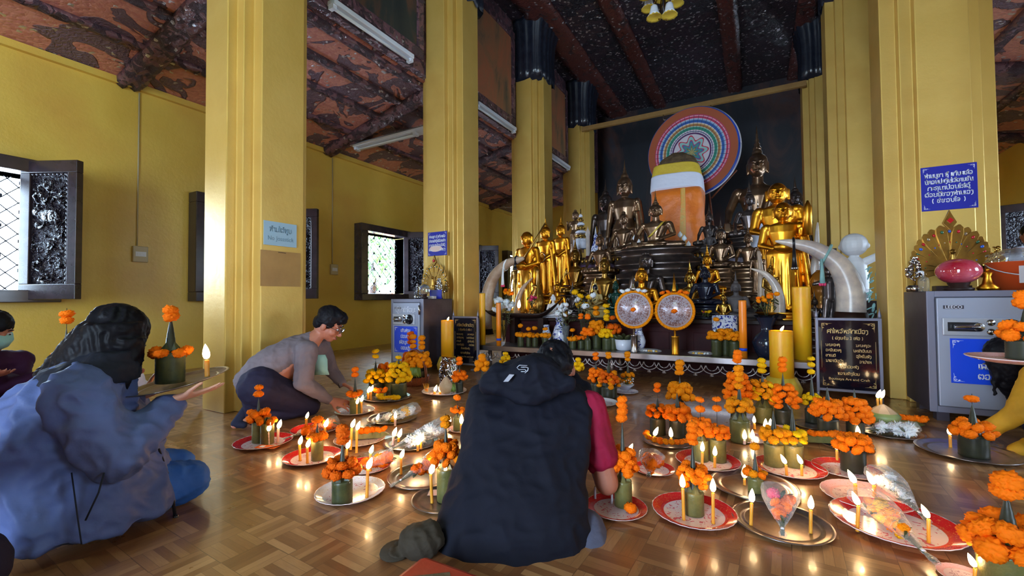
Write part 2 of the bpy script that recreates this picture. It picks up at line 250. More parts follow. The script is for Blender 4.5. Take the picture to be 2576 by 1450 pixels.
# ---------------------------------------------------------------- building helpers
class Geo:
    def __init__(s): s.v = []; s.f = []; s.s = []; s.mi = []; s.m = 0
    def _add(s, vs, fs, sm, M=None):
        b = len(s.v); s.v += [(M @ V(p) if M else V(p)) for p in vs]
        for f in fs: s.f.append([b+i for i in f]); s.s.append(sm); s.mi.append(s.m)
        return s
    def box(s, a, b, M=None):
        (x0, y0, z0), (x1, y1, z1) = a, b
        vs = [(x0, y0, z0), (x1, y0, z0), (x1, y1, z0), (x0, y1, z0), (x0, y0, z1), (x1, y0, z1), (x1, y1, z1), (x0, y1, z1)]
        return s._add(vs, [(3, 2, 1, 0), (4, 5, 6, 7), (0, 1, 5, 4), (1, 2, 6, 5), (2, 3, 7, 6), (3, 0, 4, 7)], False, M)
    def cbox(s, c, h, M=None): return s.box([c[i]-h[i] for i in range(3)], [c[i]+h[i] for i in range(3)], M)
    def prism(s, poly, z0, z1, M=None, sm=False):
        n = len(poly); vs = [(x, y, z0) for x, y in poly]+[(x, y, z1) for x, y in poly]
        s._add(vs, [list(range(n))[::-1], list(range(n, 2*n))], False, M); b = len(s.v)-2*n
        for i in range(n):
            j = (i+1) % n; s.f.append([b+i, b+j, b+n+j, b+n+i]); s.s.append(sm); s.mi.append(s.m)
        return s
    def rings(s, rs, M=None, sm=True, cap=True):
        n = len(rs[0]); vs = [p for r in rs for p in r]; fs = []
        for k in range(len(rs)-1):
            for i in range(n):
                j = (i+1) % n; fs.append((k*n+i, k*n+j, (k+1)*n+j, (k+1)*n+i))
        if cap: fs += [list(range(n))[::-1], [(len(rs)-1)*n+i for i in range(n)]]
        return s._add(vs, fs, sm, M)
    def lathe(s, prof, n=24, M=None, sm=True, sx=1, sy=1, lobes=0, lob=0.0):
        rs = []
        for r, z in prof:
            rs.append([(r*sx*math.cos(a)*(1+lob*math.cos(lobes*a)), r*sy*math.sin(a)*(1+lob*math.cos(lobes*a)), z) for a in [2*math.pi*i/n for i in range(n)]])
        return s.rings(rs, M, sm)
    def tube(s, pts, rad, n=8, M=None, cap=True):
        pts = [V(p) for p in pts]; rad = rad if isinstance(rad, (list, tuple)) else [rad]*len(pts); rs = []; up = None
        for i, p in enumerate(pts):
            d = (pts[min(i+1, len(pts)-1)]-pts[max(i-1, 0)]).normalized()
            if up is None: up = d.orthogonal().normalized()
            up = (up-d*up.dot(d)); up = up.normalized() if up.length > 1e-6 else d.orthogonal().normalized(); w_ = d.cross(up)
            rs.append([p+(up*math.cos(a)+w_*math.sin(a))*rad[i] for a in [2*math.pi*k/n for k in range(n)]])
        return s.rings(rs, M, True, cap)
    def ell(s, c, r, M=None, nu=16, nv=10, rot=None):
        R_ = Matrix.Translation(c) @ (rot.to_4x4() if rot else Matrix.Identity(4))
        if M: R_ = M @ R_
        return s.lathe([(max(1e-4, math.sin(math.pi*k/nv)), -math.cos(math.pi*k/nv)) for k in range(nv+1)], nu, R_ @ Matrix.Diagonal((*r, 1)))
    def capsule(s, a, ra, b, rb, n=12):
        a = V(a); b = V(b); d = b-a; L = d.length; d = d/L if L > 1e-6 else V((0, 0, 1)); q = d.to_track_quat('Z', 'Y').to_matrix().to_4x4()
        pr = [(max(1e-4, ra*math.cos(t)), ra*math.sin(t)) for t in [-math.pi/2+math.pi/2*k/4 for k in range(5)]]
        pr += [(max(1e-4, rb*math.cos(t)), L+rb*math.sin(t)) for t in [math.pi/2*k/4 for k in range(5)]]
        return s.lathe(pr, n, Matrix.Translation(a) @ q)
    def loft(s, secs, n=20, M=None):                      # secs: centre, half-axis, half-axis
        rs = []
        for c, ax, ay in secs:
            c, ax, ay = V(c), V(ax), V(ay)
            rs.append([c+ax*math.cos(t)+ay*math.sin(t) for t in [2*math.pi*i/n for i in range(n)]])
        c0, c1 = V(secs[0][0]), V(secs[-1][0])
        return s.rings(rs, M)
    def mesh(s, name, mats):
        m = D.meshes.new(name); m.from_pydata([tuple(v) for v in s.v], [], s.f)
        m.polygons.foreach_set('use_smooth', s.s)
        for x in (mats if isinstance(mats, (list, tuple)) else [mats]): m.materials.append(MATS[x] if isinstance(x, str) else x)
        m.polygons.foreach_set('material_index', s.mi); m.update(); return m
def link(name, mesh, parent=None, loc=(0, 0, 0), rot=(0, 0, 0), sc_=1):
    o = D.objects.new(name, mesh); C.objects.link(o); o.location = loc; o.rotation_euler = rot
    o.scale = (sc_,)*3 if isinstance(sc_, (int, float)) else sc_
    if parent: o.parent = parent
    return o
def part(name, g, mats, parent=None, **kw):
    if callable(g): h = Geo(); g(h); g = h
    b = kw.pop('bevel', 0); o = link(name, g.mesh(name, mats), parent, **kw)
    if b:
        md = o.modifiers.new('b', 'BEVEL'); md.width = b; md.segments = 2; md.limit_method = 'ANGLE'
    return o
def tag(o, label, cat, group=None, kind=None):
    o['label'] = label; o['category'] = cat
    if group: o['group'] = group
    if kind: o['kind'] = kind
    return o
def thing(name, label, cat, loc=(0, 0, 0), rz=0, group=None, sc_=1):
    o = D.objects.new(name, None); C.objects.link(o); o.location = loc; o.rotation_euler = (0, 0, rz); o.empty_display_size = .05
    o.scale = (sc_,)*3; return tag(o, label, cat, group)
def struct(name, g, mats, **kw):
    o = part(name, g, mats, **kw); o['kind'] = 'structure'; return o
def sculpt(g, voxel, smooth=3, wrinkle=None, name='body', mats='skin'):
    if callable(g): h = Geo(); g(h); g = h
    o = D.objects.new('tmp', g.mesh('tmp', 'skin')); C.objects.link(o)
    r = o.modifiers.new('r', 'REMESH'); r.mode = 'VOXEL'; r.voxel_size = voxel; r.use_smooth_shade = True
    s_ = o.modifiers.new('s', 'SMOOTH'); s_.factor = .5; s_.iterations = smooth
    dg = bpy.context.evaluated_depsgraph_get(); me = D.meshes.new_from_object(o.evaluated_get(dg)); D.objects.remove(o)
    if wrinkle:
        amp, fr = wrinkle; ns = [v.normal.copy() for v in me.vertices]
        for v, n in zip(me.vertices, ns):
            q = v.co*fr; a = noise.noise(V((q.x+q.z*.6, q.y-q.z*.4, q.z*.35)))
            b_ = noise.noise(V((q.z*2.1-q.x, q.y*2.3+q.z, q.x*1.7)))
            v.co += n*amp*(.75-abs(a)*3.0+.55*(.5-abs(b_)*2.4))
    for p_ in me.polygons: p_.use_smooth = True
    me.materials.clear()
    for x in (mats if isinstance(mats, (list, tuple)) else [mats]): me.materials.append(MATS[x])
    me.name = name; return me
_mm = {}
def remat(me, mname):                                     # the same shape in another material
    k = (me.name, mname)
    if k not in _mm:
        c = me.copy(); c.materials.clear(); c.materials.append(MATS[mname]); _mm[k] = c
    return _mm[k]
def copy_tree(o, parent=None, loc=None, rz=None, sc_=None, label=None):
    c = o.copy(); C.objects.link(c); c.parent = parent
    if loc is not None: c.location = loc
    if rz is not None: c.rotation_euler = (0, 0, rz)
    if sc_ is not None: c.scale = (sc_,)*3
    if label: c['label'] = label
    for ch in list(o.children): copy_tree(ch, c)
    return c
# ---------------------------------------------------------------- Lao lettering: each letter as pen strokes in a 6 x 8 box
GL = {
 'ກ': ['0,0 0,3.5 1,5 3.6,5 4.4,4 4.4,0', '0,3 1,3.4'], 'ຂ': ['1.4,5 .4,4.4 1,3.4 .2,2.4 .4,.6 1.6,0 3,.5 3,3.8 3.8,5 4.6,4.4'], 'ຄ': ['0,0 0,4 1,5 3.6,5 4.4,4 4.4,0', '1.6,2 2.6,2 2.6,3.2 1.2,3.2 0,1'],
 'ງ': ['0,4.4 1,5 2.4,4.6 2.4,0 .6,-1.6'], 'ຈ': ['0,4.4 1.4,5 3,4.4 3.4,2.6 2.6,.6 1,.2 .4,1.4 1.2,2.4 3.2,2.2'], 'ຊ': ['1.4,5 .4,4.4 1,3.4 .2,2.4 .4,.6 1.6,0 3,.5 3,3.8 4.6,5', '2.6,4.2 3.8,3.4'],
 'ຍ': ['0,4.6 .8,5 1.2,3 .2,1 1.2,0 3.4,0 4.4,1 4.4,5'], 'ດ': ['3.2,0 4.4,1 4.4,4 3.4,5 1,5 0,4 0,1 1,0 2,.8 1.4,1.8'], 'ຕ': ['3.2,0 4.4,1 4.4,4 3.4,5 2.3,4.2 1,5 0,4 0,1 1,0 2,.8 1.4,1.8'],
 'ຖ': ['0,5 .8,4.4 .8,0', '2,0 2,4 3,5 4.4,4 4.4,0 3.4,.6'], 'ທ': ['0,4.8 .9,5 1.2,3.8 1.2,0 3.2,4.6 4.2,4.8 4.4,0', '.4,3.6 1.2,3.6'], 'ນ': ['0,4.8 .9,5 1.2,4 1.2,.4 2.4,0 4.4,.8 4.4,5', '3.4,.4 3.8,1.4 4.8,0'],
 'ບ': ['0,4.8 .9,5 1,4 1,1 2,0 3.6,0 4.4,1 4.4,5'], 'ປ': ['0,4.8 .9,5 1,4 1,1 2,0 3.6,0 4.4,1 4.4,7'], 'ຜ': ['0,4.8 1,5 .8,1 1.6,0 2.6,1.6 3.6,0 4.4,1 4.4,5'], 'ພ': ['0,5 .8,4.6 .8,0 2.6,3 4.4,0 4.4,5'],
 'ມ': ['0,4.8 .9,5 1.2,4 1.2,1 .4,.4 1,0 4.4,.4 4.4,5'], 'ຢ': ['0,4.6 .8,5 1.2,3 .2,1 1.2,0 3.4,0 4.4,1 4.4,7'], 'ຣ': ['.4,0 3,0 4,1.6 2.6,2.8 .6,3.4 1,5 3.6,5'], 'ລ': ['0,.8 1,0 2,.8 2.4,2.6 .8,3.2 .2,4.2 1.2,5 3.6,5 4.4,4 4.4,.4'],
 'ວ': ['.4,4.4 1.6,5 3.6,4.6 4,2.4 3.2,.4 1,0 .6,1.2 1.6,1.8'], 'ສ': ['0,.8 1,0 2,.8 2.4,2.6 .8,3.2 .2,4.2 1.2,5 3.2,5 4,4 4,0', '3.4,5 4.8,5.8'], 'ຫ': ['0,4.8 .8,5 1,4 1,0 2.8,4.6 3.8,4.8 3.6,3.4 4.2,0'], 'ອ': ['.6,3.6 1,4.8 3.6,5 4.2,2.6 3.4,0 1,0 .4,1.2 1.4,1.8'],
 'ຮ': ['0,.8 1,0 3.6,0 4.2,1.6 3,2.6 1,3 .6,4.4 2,5 4,5.4'], 'ະ': ['.2,3.2 1,3.8 .6,4.4 .2,3.4 2.2,4.4', '.2,.8 1,1.4 .6,2 .2,1 2.2,2'], 'າ': ['0,4.2 .8,5 2,4.6 2.2,0'], 'ຳ': ['0,4.2 .8,5 2,4.6 2.2,0', '-1,6 -.4,6.6 .2,6 -.4,5.6 -1,6'],
 'ເ': ['.6,5 .6,.4 1.2,0 1.4,.6 .8,.8'], 'ແ': ['.4,5 .4,.2 1,.2', '1.8,5 1.8,.2 2.4,.2'], 'ໂ': ['1,0 1,5.6 -.2,6.4 1.4,7 2.4,6.4'], 'ໃ': ['1,0 1,5.4 0,6 .4,7 2,6.8'], 'ໄ': ['1,0 1,5.4 -.4,7 .4,7.4'], 'ໜ': ['0,4.8 .8,5 1,0 2.6,4.6 3,.4 4,0 4.8,5'],
 'ຽ': ['0,4.2 1.4,5 2,3 1,1 1.6,0 2.6,.6'], '(': ['1,6 .2,4 .2,1.4 1,-.6'], ')': ['.4,6 1.2,4 1.2,1.4 .4,-.6'], '3': ['0,5.6 2,6 2.6,4.6 1.2,3.2 2.8,2 2,0 0,.4'], ':': ['.4,1 .8,1.4', '.4,4 .8,4.4'], '/': ['0,0 2,6']}
MK = {'່': ['0,5.6 0,6.8'], '້': ['-1,6 -.4,6.8 .2,6 1,6.8'], 'ິ': ['-2,5.6 -1,6.4 .6,6 .6,5.6 -2,5.6'], 'ີ': ['-2,5.6 -1,6.4 .6,6 .6,5.6 -2,5.6', '.6,5.8 .6,6.8'], 'ຶ': ['-2,5.6 -1,6.4 .6,6 -2,5.6', '.8,6 .8,6.6'], 'ື': ['-2,5.6 -1,6.4 .6,6 .6,5.6 -2,5.6', '.2,5.8 .2,6.8', '1,5.8 1,6.8'],
 'ຸ': ['0,-.6 .4,-1.2 .4,-2.2'], 'ູ': ['-.6,-.6 -.2,-1.2 0,-2 1,-2 1,-.8'], 'ໍ': ['-1,6.4 -.4,7 .2,6.4 -.4,5.8 -1,6.4'], 'ັ': ['-1.4,6.6 -.8,5.8 1,6.6'], 'ຼ': ['-1,-.8 0,-.8 .4,-1.8'], 'ົ': ['-1.4,6 -.4,7 1,6']}
ADV = {'ະ': 3, 'າ': 3, 'ຳ': 3, 'ເ': 2.2, 'ແ': 3.4, 'ໂ': 2.8, 'ໃ': 2.6, 'ໄ': 2.4, 'ງ': 3.6, ' ': 3, '(': 3, ')': 3, ':': 2, '3': 4, 'ຽ': 3.6}
def lao(g, text, cx, cz, h, wmax=None, align='c', y=0.0, pen=.09, flip=False):
    """strokes of TEXT into G on the plane y, letter height h, baseline cz"""
    out = []; x = 0
    for ch in text:
        if ch in MK: src = MK[ch]; ox = x-1.6
        elif ch in GL: src = GL[ch]; ox = x
        else: src = []; ox = x
        for s_ in src: out.append([(ox+float(a.split(',')[0]), float(a.split(',')[1])) for a in s_.split()])
        if ch not in MK: x += ADV.get(ch, 5.4)
    k = h/5.0; kx = k*.9
    if wmax and x*kx > wmax: kx = wmax/x
    off = {'c': -x*kx/2, 'l': 0, 'r': -x*kx}[align]; w_ = h*pen
    for st in out:
        for (ax, az), (bx, bz) in zip(st, st[1:]):
            a = V((cx+off+ax*kx, 0, cz+az*k)); b = V((cx+off+bx*kx, 0, cz+bz*k)); d = b-a
            if d.length < 1e-6: continue
            n_ = V((-d.z, 0, d.x)).normalized()*w_; e_ = d.normalized()*w_*.6; a = a-e_; b = b+e_
            vs = [a+n_, b+n_, b-n_, a-n_]; vs = [(v.x, y, v.z) for v in vs]+[(v.x, y-.0015, v.z) for v in vs]
            g._add(vs, [(7, 6, 5, 4), (0, 1, 2, 3), (0, 4, 5, 1), (1, 5, 6, 2), (2, 6, 7, 3), (3, 7, 4, 0)], False)
def latin(name, text, parent, matn, loc, size, wmax=None, rot=(math.pi/2, 0, 0)):
    cu = D.curves.new(name, 'FONT'); cu.body = text; cu.size = size; cu.align_x = 'CENTER'; cu.extrude = .0008; cu.resolution_u = 3
    o = D.objects.new('tmp', cu); C.objects.link(o); dg = bpy.context.evaluated_depsgraph_get(); me = D.meshes.new_from_object(o.evaluated_get(dg)); D.objects.remove(o)
    me.materials.clear(); me.materials.append(MATS[matn]); q = link(name, me, parent, loc, rot)
    if wmax and me.vertices:
        w_ = max(v.co.x for v in me.vertices)-min(v.co.x for v in me.vertices); q.scale = (wmax/w_, 1, 1)
    return q
def scroll(g, cx, cz, s, sx, sz, y):                       # corner ornament of curls
    for (ox, oz, r, tn) in ((.3, .3, .26, 1.6), (.85, .22, .17, 1.4), (.22, .85, .17, 1.4)):
        pts = [(cx+sx*s*(ox+r*(1-i/16)*math.cos(i/16*tn*6.28)), y, cz+sz*s*(oz+r*(1-i/16)*math.sin(i/16*tn*6.28))) for i in range(15)]
        g.tube(pts, s*.04, 5)
    g.tube([(cx+sx*s*a, y, cz+sz*s*b) for a, b in ((.05, 1.7), (.12, 1.1), (.05, .5), (.05, .05), (.5, .05), (1.1, .12), (1.7, .05))], [s*.01, s*.04, s*.05, s*.05, s*.05, s*.04, s*.01], 5)
# ---------------------------------------------------------------- the hall
XL, XR, YB, YF, ZN = -6.83, 4.24, 13.2, -5.1, 6.55
def quadwall(g, x, y0, y1, z0, z1, holes, th):             # wall along Y with openings (y0,y1,z0,z1)
    ys = sorted({y0, y1, *[h for o in holes for h in o[:2]]})
    for a, b in zip(ys, ys[1:]):
        h = [o for o in holes if o[0] <= a+1e-6 and o[1] >= b-1e-6]
        if h: g.box((x, a, z0), (x+th, b, h[0][2])); g.box((x, a, h[0][3]), (x+th, b, z1))
        else: g.box((x, a, z0), (x+th, b, z1))
OPW = .60
holes = [(y-OPW, y+OPW, 1.06, 2.3) for y in WINY]
g = Geo(); g.box((XL-.3, YF-.3, -.12), (XR+.3, YB+.3, 0)); struct('floor', g, 'parquet')
g = Geo(); quadwall(g, XL-.28, YF, YB, 0, 4.3, holes, .28); struct('wall_left', g, 'yellow_plaster')
g = Geo(); quadwall(g, XR, YF, YB, 0, 4.3, holes, .28); struct('wall_right', g, 'yellow_plaster')
g = Geo(); g.box((XL-.28, YB, 0), (XR+.28, YB+.25, 4.4)); struct('wall_back', g, 'yellow_plaster')
g = Geo()
for a, b, z in ((XL-.28, -2.3, 0), (-.3, XR+.28, 0), (-2.3, -.3, 3.6)): g.box((a, YF-.25, z), (b, YF, 6.6))
struct('wall_front', g, 'yellow_plaster')
g = Geo(); g.box((-4.2, YB-.12, 0), (1.6, YB, ZN)); struct('wall_altar', g, 'dark_mural')
g = Geo(); g.box((XL, YF, 3.62), (XL+.06, YB, 3.70)); struct('trim_1', g, 'yellow_plaster')
for x0, x1, nm in ((XL-.28, -4.3, 'ceiling_aisle_left'), (XR+.28, 1.72, 'ceiling_aisle_right')):
    z0, z1 = 3.63, 4.26
    g = Geo(); g.rings([[(x0, y, z0), (x1, y, z1), (x1, y, z1+.12), (x0, y, z0+.12)] for y in (YF, YB)], sm=False); struct(nm, g, 'aisle_relief')
g = Geo(); g.box((-4.3, YF, ZN), (1.8, YB, ZN+.12)); struct('ceiling_nave', g, 'nave_relief')
# carved ribs: across the aisle at each column line, and along it
COLL = [(-4.0, 2.375), (-4.0, 5.31), (-4.0, 8.09), (-4.02, 10.93), (-4.0, -.5), (-4.0, -3.4)]
COLR = [(1.42, 5.31), (1.38, 8.2), (1.31, 10.94), (1.42, 2.375), (1.42, -.5), (1.42, -3.4)]
def rib(g, p0, p1, w_, h_, amp=.03, step=.07, seed=0):
    p0, p1 = V(p0), V(p1); d = p1-p0; n = max(4, int(d.length/step)); dn = d.normalized(); sd = dn.cross(V((0, 0, 1))).normalized(); rs = []
    for i in range(n+1):
        c = p0+d*i/n; a = [noise.noise(V((i*.9+seed, k*3.1, seed))) for k in range(5)]
        pr = [(-1, .02), (-1+.2*a[0], -h_*.6), (-.45, -h_-amp*a[1]*2), (0, -h_*.75-amp*a[2]*2), (.45, -h_-amp*a[3]*2), (1+.2*a[4], -h_*.6), (1, .02)]
        rs.append([c+sd*w_*x+V((0, 0, z)) for x, z in pr])
    g.rings(rs, sm=True)
k = 0
for (xc, yc) in COLL[:4]+COLL[4:]:
    g = Geo(); rib(g, (XL+.02, yc+.02, 3.69), (-4.32, yc+.02, 4.25), .13, .11, seed=k); k += 1; r_ = struct('trim_%d' % (k+1), g, 'frieze_relief')
for (xc, yc) in COLR:
    g = Geo(); rib(g, (XR-.02, yc+.02, 3.69), (1.74, yc+.02, 4.25), .13, .11, seed=k); k += 1; struct('trim_%d' % (k+1), g, 'frieze_relief')
for xx in (-6.1, -5.45, -4.95, -4.45):
    z = 3.63+(xx-XL+.28)/(-4.3-XL+.28)*.63
    g = Geo(); rib(g, (xx, YF, z), (xx, YB, z), .07, .045, .03, .07, seed=k*2); k += 1; struct('trim_%d' % (k+1), g, 'frieze_relief')
for xx in (2.0, 2.7, 3.4):
    z = 4.26-(xx-1.72)/(XR+.28-1.72)*.63
    g = Geo(); rib(g, (xx, YF, z), (xx, YB, z), .07, .045, .03, .07, seed=k*2); k += 1; struct('trim_%d' % (k+1), g, 'frieze_relief')
for xx in (-3.55, -2.3, -.35, 1.0):
    g = Geo(); rib(g, (xx, YF, ZN), (xx, YB, ZN), .17 if xx != -3.55 else .3, .12, .02, .12, seed=k); k += 1; struct('trim_%d' % (k+1), g, 'red_tile_relief')
# clerestory wall with framed paintings between the columns
for xw, sg, cols, nm in ((-4.3, 1, COLL, 'left'), (1.72, -1, COLR, 'right')):
    g = Geo(); x0 = xw; g.box((min(x0, x0-.0)-.0, YF, 4.24), (x0+.12, YB, ZN)); struct('wall_clerestory_'+nm, g, 'frieze_relief')
    ys = sorted(c_[1] for c_ in cols)
    for a, b in zip(ys, ys[1:]+[YB-.1]):
        y0, y1 = a+.45, b-.45
        if y1-y0 < .8 or b < 2: continue
        xf = xw+.12 if sg > 0 else xw
        lbl = 'dark mural' if a < 4 else 'warm brown mural'  # panels nearer the entrance get the darker palette
        far = {2: 'nearest the camera', 5: 'between second and third columns', 8: 'between the two black capitals', 10: 'beyond the last column', 0: 'behind', -1: 'beside the entrance', -3: 'by the door', -4: 'at the door'}.get(int(a), 'high above')
        th_ = thing('framed_mural', f'{lbl}, {"window side" if sg>0 else "safe side"}, {far}', 'painting', (xf, (y0+y1)/2, 5.35))
        h = (y1-y0)/2; d = .03*sg
        part('canvas', lambda q: q.box((min(0, d), -h+.12, -.82), (max(0, d), h-.12, .82)), 'dark_painting' if a < 4 else 'warm_painting', th_)
        fr = Geo(); e = .055*sg
        for (ya, za, yb, zb) in ((-h, -.95, h, -.8), (-h, .8, h, .95), (-h, -.8, -h+.14, .8), (h-.14, -.8, h, .8)): fr.box((min(0, e), ya, za), (max(0, e), yb, zb))
        part('frame', fr, 'frieze_relief', th_, bevel=.02)
# stepped columns with feathered black capitals
def column_poly():
    q = [(.17, .373), (.17, .29), (.26, .29), (.26, .2), (.373, .2)]                      # one corner, from the face inwards
    pts = [(x, -y) for x, y in q]; pts += [(x, y) for x, y in q[::-1]]; pts += [(-x, y) for x, y in q]; pts += [(-x, -y) for x, y in q[::-1]]
    return pts
POLY = column_poly()
cols = [(x, y, True) for x, y in COLL]+[(x, y, False) for x, y in COLR]
cm = None
where = {0: 'beside the kneeling man with the pale sign', 1: 'behind the dark safe with the small blue sign', 2: 'behind the golden monk figures', 3: 'beside the tall bronze standing figures', 6: 'behind the pale safe with the blue sign', 7: 'behind the white child figure', 8: 'at the end of the long gilt beam'}
for i, (x, y, lf) in enumerate(cols):
    z1 = 5.45
    t_ = thing('column', 'gold stepped column '+where.get(i, {4: 'second from the door on the window side', 5: 'beside the door on the window side', 9: 'third from the door on the safe side', 10: 'second from the door on the safe side', 11: 'beside the door on the safe side'}.get(i, '')), 'column', (x, y, 0))
    g = Geo(); g.prism(POLY, 0, z1+.2); part('shaft', g, 'column_plaster', t_, bevel=.008)
    g = Geo(); n = 72; rs = []
    for k2, (f_, z) in enumerate(((1.0, z1-.12), (1.02, z1+.1), (1.0, z1+.45), (1.06, z1+.8), (1.2, z1+1.02), (1.22, z1+1.1))):
        ring = []
        for j in range(n):
            a = 2*math.pi*j/n; rr_ = .40/max(abs(math.cos(a)), abs(math.sin(a)))**.75*f_*(1+.035*math.cos(18*a))
            zz = z+(.1*abs(math.sin(6*a+i))*(1+.5*math.sin(17*a)) if k2 == 0 else 0)
            ring.append((rr_*math.cos(a), rr_*math.sin(a), zz))
        rs.append(ring)
    g.rings(rs); part('capital', g, 'black_lacquer', t_)
# gilt cross beam with two hooks
a, b = PY(1490, 321, 10.6), PY(2016, 214, 10.6)
t_ = thing('cross_beam', 'long thin gilt beam spanning the nave above the parasol disc', 'beam', (0, 10.6, 0))
part('bar', lambda q: q.rings([[(p.x, -.04, p.z-.055), (p.x, .04, p.z-.055), (p.x, .04, p.z+.055), (p.x, -.04, p.z+.055)] for p in (V((-3.8, 0, a.z+.0)), V((1.0, 0, a.z)))], sm=False), 'tan_paint', t_)
for px in (1667, 1788):
    p = PY(px, 290, 10.5); z0 = a.z-.05
    part('hook', lambda q: q.tube([(p.x, -.02, z0), (p.x, -.02, z0-.1), (p.x+.02, -.02, z0-.14), (p.x+.05, -.02, z0-.12)], .012, 6), 'silver', t_)
# windows: projecting dark frames, lattice and carved leaves
CW = .02
for i, yc in enumerate(WINY):
  for sx_ in (-1, 1):
    lf = sx_ < 0
    xw = XL if lf else XR; s_ = 1 if lf else -1
    def X(v): return xw+s_*v
    def bx(g, xa, ya, za, xb, yb, zb): g.box((min(X(xa), X(xb)), yc+ya, za), (max(X(xa), X(xb)), yc+yb, zb))
    root = D.objects.new('window_%d' % (i*2+(1 if lf else 2)), None); C.objects.link(root); root['kind'] = 'structure'
    g = Geo(); bx(g, -.28, -.775, 2.3, .2, .775, 2.44); bx(g, -.28, -.775, .93, .22, .775, 1.06); bx(g, -.28, -.775, 1.06, .2, -.6, 2.3); bx(g, -.28, .6, 1.06, .07, .775, 2.3)
    part('window_frame', g, 'carved_wood', root, bevel=.008)
    g = Geo()
    for k2 in range(-7, 12):
        y0 = -.6+k2*.17
        for sl in (1, -1):
            pts = [(y0+sl*q*1.24 if sl > 0 else y0+1.24-q*1.24, 1.06+q*1.24) for q in (0, 1)]
            (ya, za), (yb, zb) = pts
            t0, t1 = 0, 1                                                       # clip to the opening
            dy = yb-ya
            for lim, side in ((-.6, 0), (.6, 1)):
                if dy: 
                    tt = (lim-ya)/dy
                    if (dy > 0) == (side == 0): t0 = max(t0, tt)
                    else: t1 = min(t1, tt)
            if t1 > t0+.02: g.tube([(X(-.2), yc+ya+dy*t0, za+(zb-za)*t0), (X(-.2), yc+ya+dy*t1, za+(zb-za)*t1)], .006, 5)
    for a_ in range(8):
        for b_ in range(8):
            if (a_+b_) % 2 == 0: bx(g, -.215, -.57+a_*.16-.02, 1.12+b_*.16-.02, -.19, -.57+a_*.16+.02, 1.12+b_*.16+.02)
    part('lattice', g, 'black_lacquer', root)
    # leaf hinged on the far jamb, swung into the hall
    L = thing('window_leaf', '', 'shutter', (X(.1), yc+.5, .96), 0)
    ang = math.radians(-30 if lf else 210); L.rotation_euler = (0, 0, math.radians(27 if lf else 153))
    wl, hl = .62, 1.46
    fr = Geo(); fr.box((0, -.035, 0), (wl, .035, .16)); fr.box((0, -.035, hl-.13), (wl, .035, hl)); fr.box((0, -.035, .16), (.11, .035, hl-.13)); fr.box((wl-.1, -.035, .16), (wl, .035, hl-.13))
    part('leaf_frame', fr, 'carved_wood', L, bevel=.006)
    pn = Geo(); pn.box((.11, -.008, .16), (wl-.1, .012, hl-.13))
    rnd = random.Random(i*7+lf)
    for k2 in range(16):                                                        # figures and vines in relief
        cx_, cz_ = rnd.uniform(.17, wl-.16), rnd.uniform(.22, hl-.2)
        n_ = rnd.randint(3, 6); a0 = rnd.uniform(0, 6.28); r_ = rnd.uniform(.03, .07)
        cl = lambda x, lo, hi: max(lo, min(hi, x))
        pn.tube([(cl(cx_+r_*q*.6*math.cos(a0+q*.9), .13, wl-.12), -.012-.02*math.sin(q), cl(cz_+r_*q*.6*math.sin(a0+q*.9), .18, hl-.15)) for q in range(n_+2)], [.018-.002*q for q in range(n_+2)], 6)
        pn.ell((cx_, -.015, cz_), (.03, .022, .03), nu=8, nv=6)
    for k2 in range(60): pn.ell((rnd.uniform(.14, wl-.13), -.012, rnd.uniform(.2, hl-.17)), (.016, .016, .016), nu=6, nv=4)
    if i == 0: pn.ell((.3, -.02, .88), (.12, .035, .075)); pn.ell((.18, -.02, .92), (.05, .03, .05))
    part('carved_panel', pn, 'carved_panel', L)
    bd = Geo()
    for q in range(26):
        z = .17+q*(hl-.32)/25; bd.ell((wl-.112, -.02, z), (.014, .014, .02), nu=6, nv=4)
    for q in range(9): bd.ell((.13+q*(wl-.26)/8, -.02, hl-.145), (.02, .014, .012), nu=6, nv=4)
    part('beaded_edge', bd, 'carved_frame', L)
    nmw = {0: 'first window, elephant and warriors', 1: 'second window, behind first column', 2: 'third window, beside dark safe', 3: 'fourth window, past second column', 4: 'fifth window, near altar', 5: 'window by the door'}[i]
    tag(L, f'dark carved leaf of the {nmw}' + ('' if lf else ', safe-side wall'), 'shutter', None)
    if i == 1 and lf:
        L2 = copy_tree(L, None, (X(-.1), yc-.59, .98), math.radians(88)); L2['label'] = 'carved leaf standing inside the second window opening'
        L2.scale = (.72, 1, .9)
# floor-side skirting and aisle conduit
def conduit(px, y0p, y1p, boxpx, wpx, label):
    top = PX(px, y0p, XL+.012); bot = PX(px, y1p, XL+.012)
    t_ = thing('wall_socket', label, 'socket', (XL, bot.y, bot.z))
    a = PX(boxpx[0], boxpx[1], XL); b = PX(boxpx[2], boxpx[3], XL)
    part('plate', lambda g: g.box((0, a.y-bot.y, b.z-bot.z), (.045, b.y-bot.y, a.z-bot.z)), 'cream_plastic', t_, bevel=.006)
    ym = (a.y+b.y)/2-bot.y; zm = (a.z+b.z)/2-bot.z
    part('socket_face', lambda g: [g.box((.045, ym-.055, zm-.03), (.05, ym+.055, zm+.03))]+[g.box((.05, ym+q-.008, zm-.012), (.053, ym+q+.008, zm+.012)) for q in (-.03, 0, .03)], ['white_enamel'], t_)
    part('conduit', lambda g: g.tube([(.01, 0, 0), (.01, 0, top.z-bot.z)], .009, 6), 'cream_plastic', t_)
conduit(345, 232, 618, (331, 619, 369, 661), 0, 'cream wall socket with long conduit between the first two windows')
conduit(836, 398, 664, (829, 665, 847, 692), 0, 'small cream wall socket with long conduit ahead of the third window')
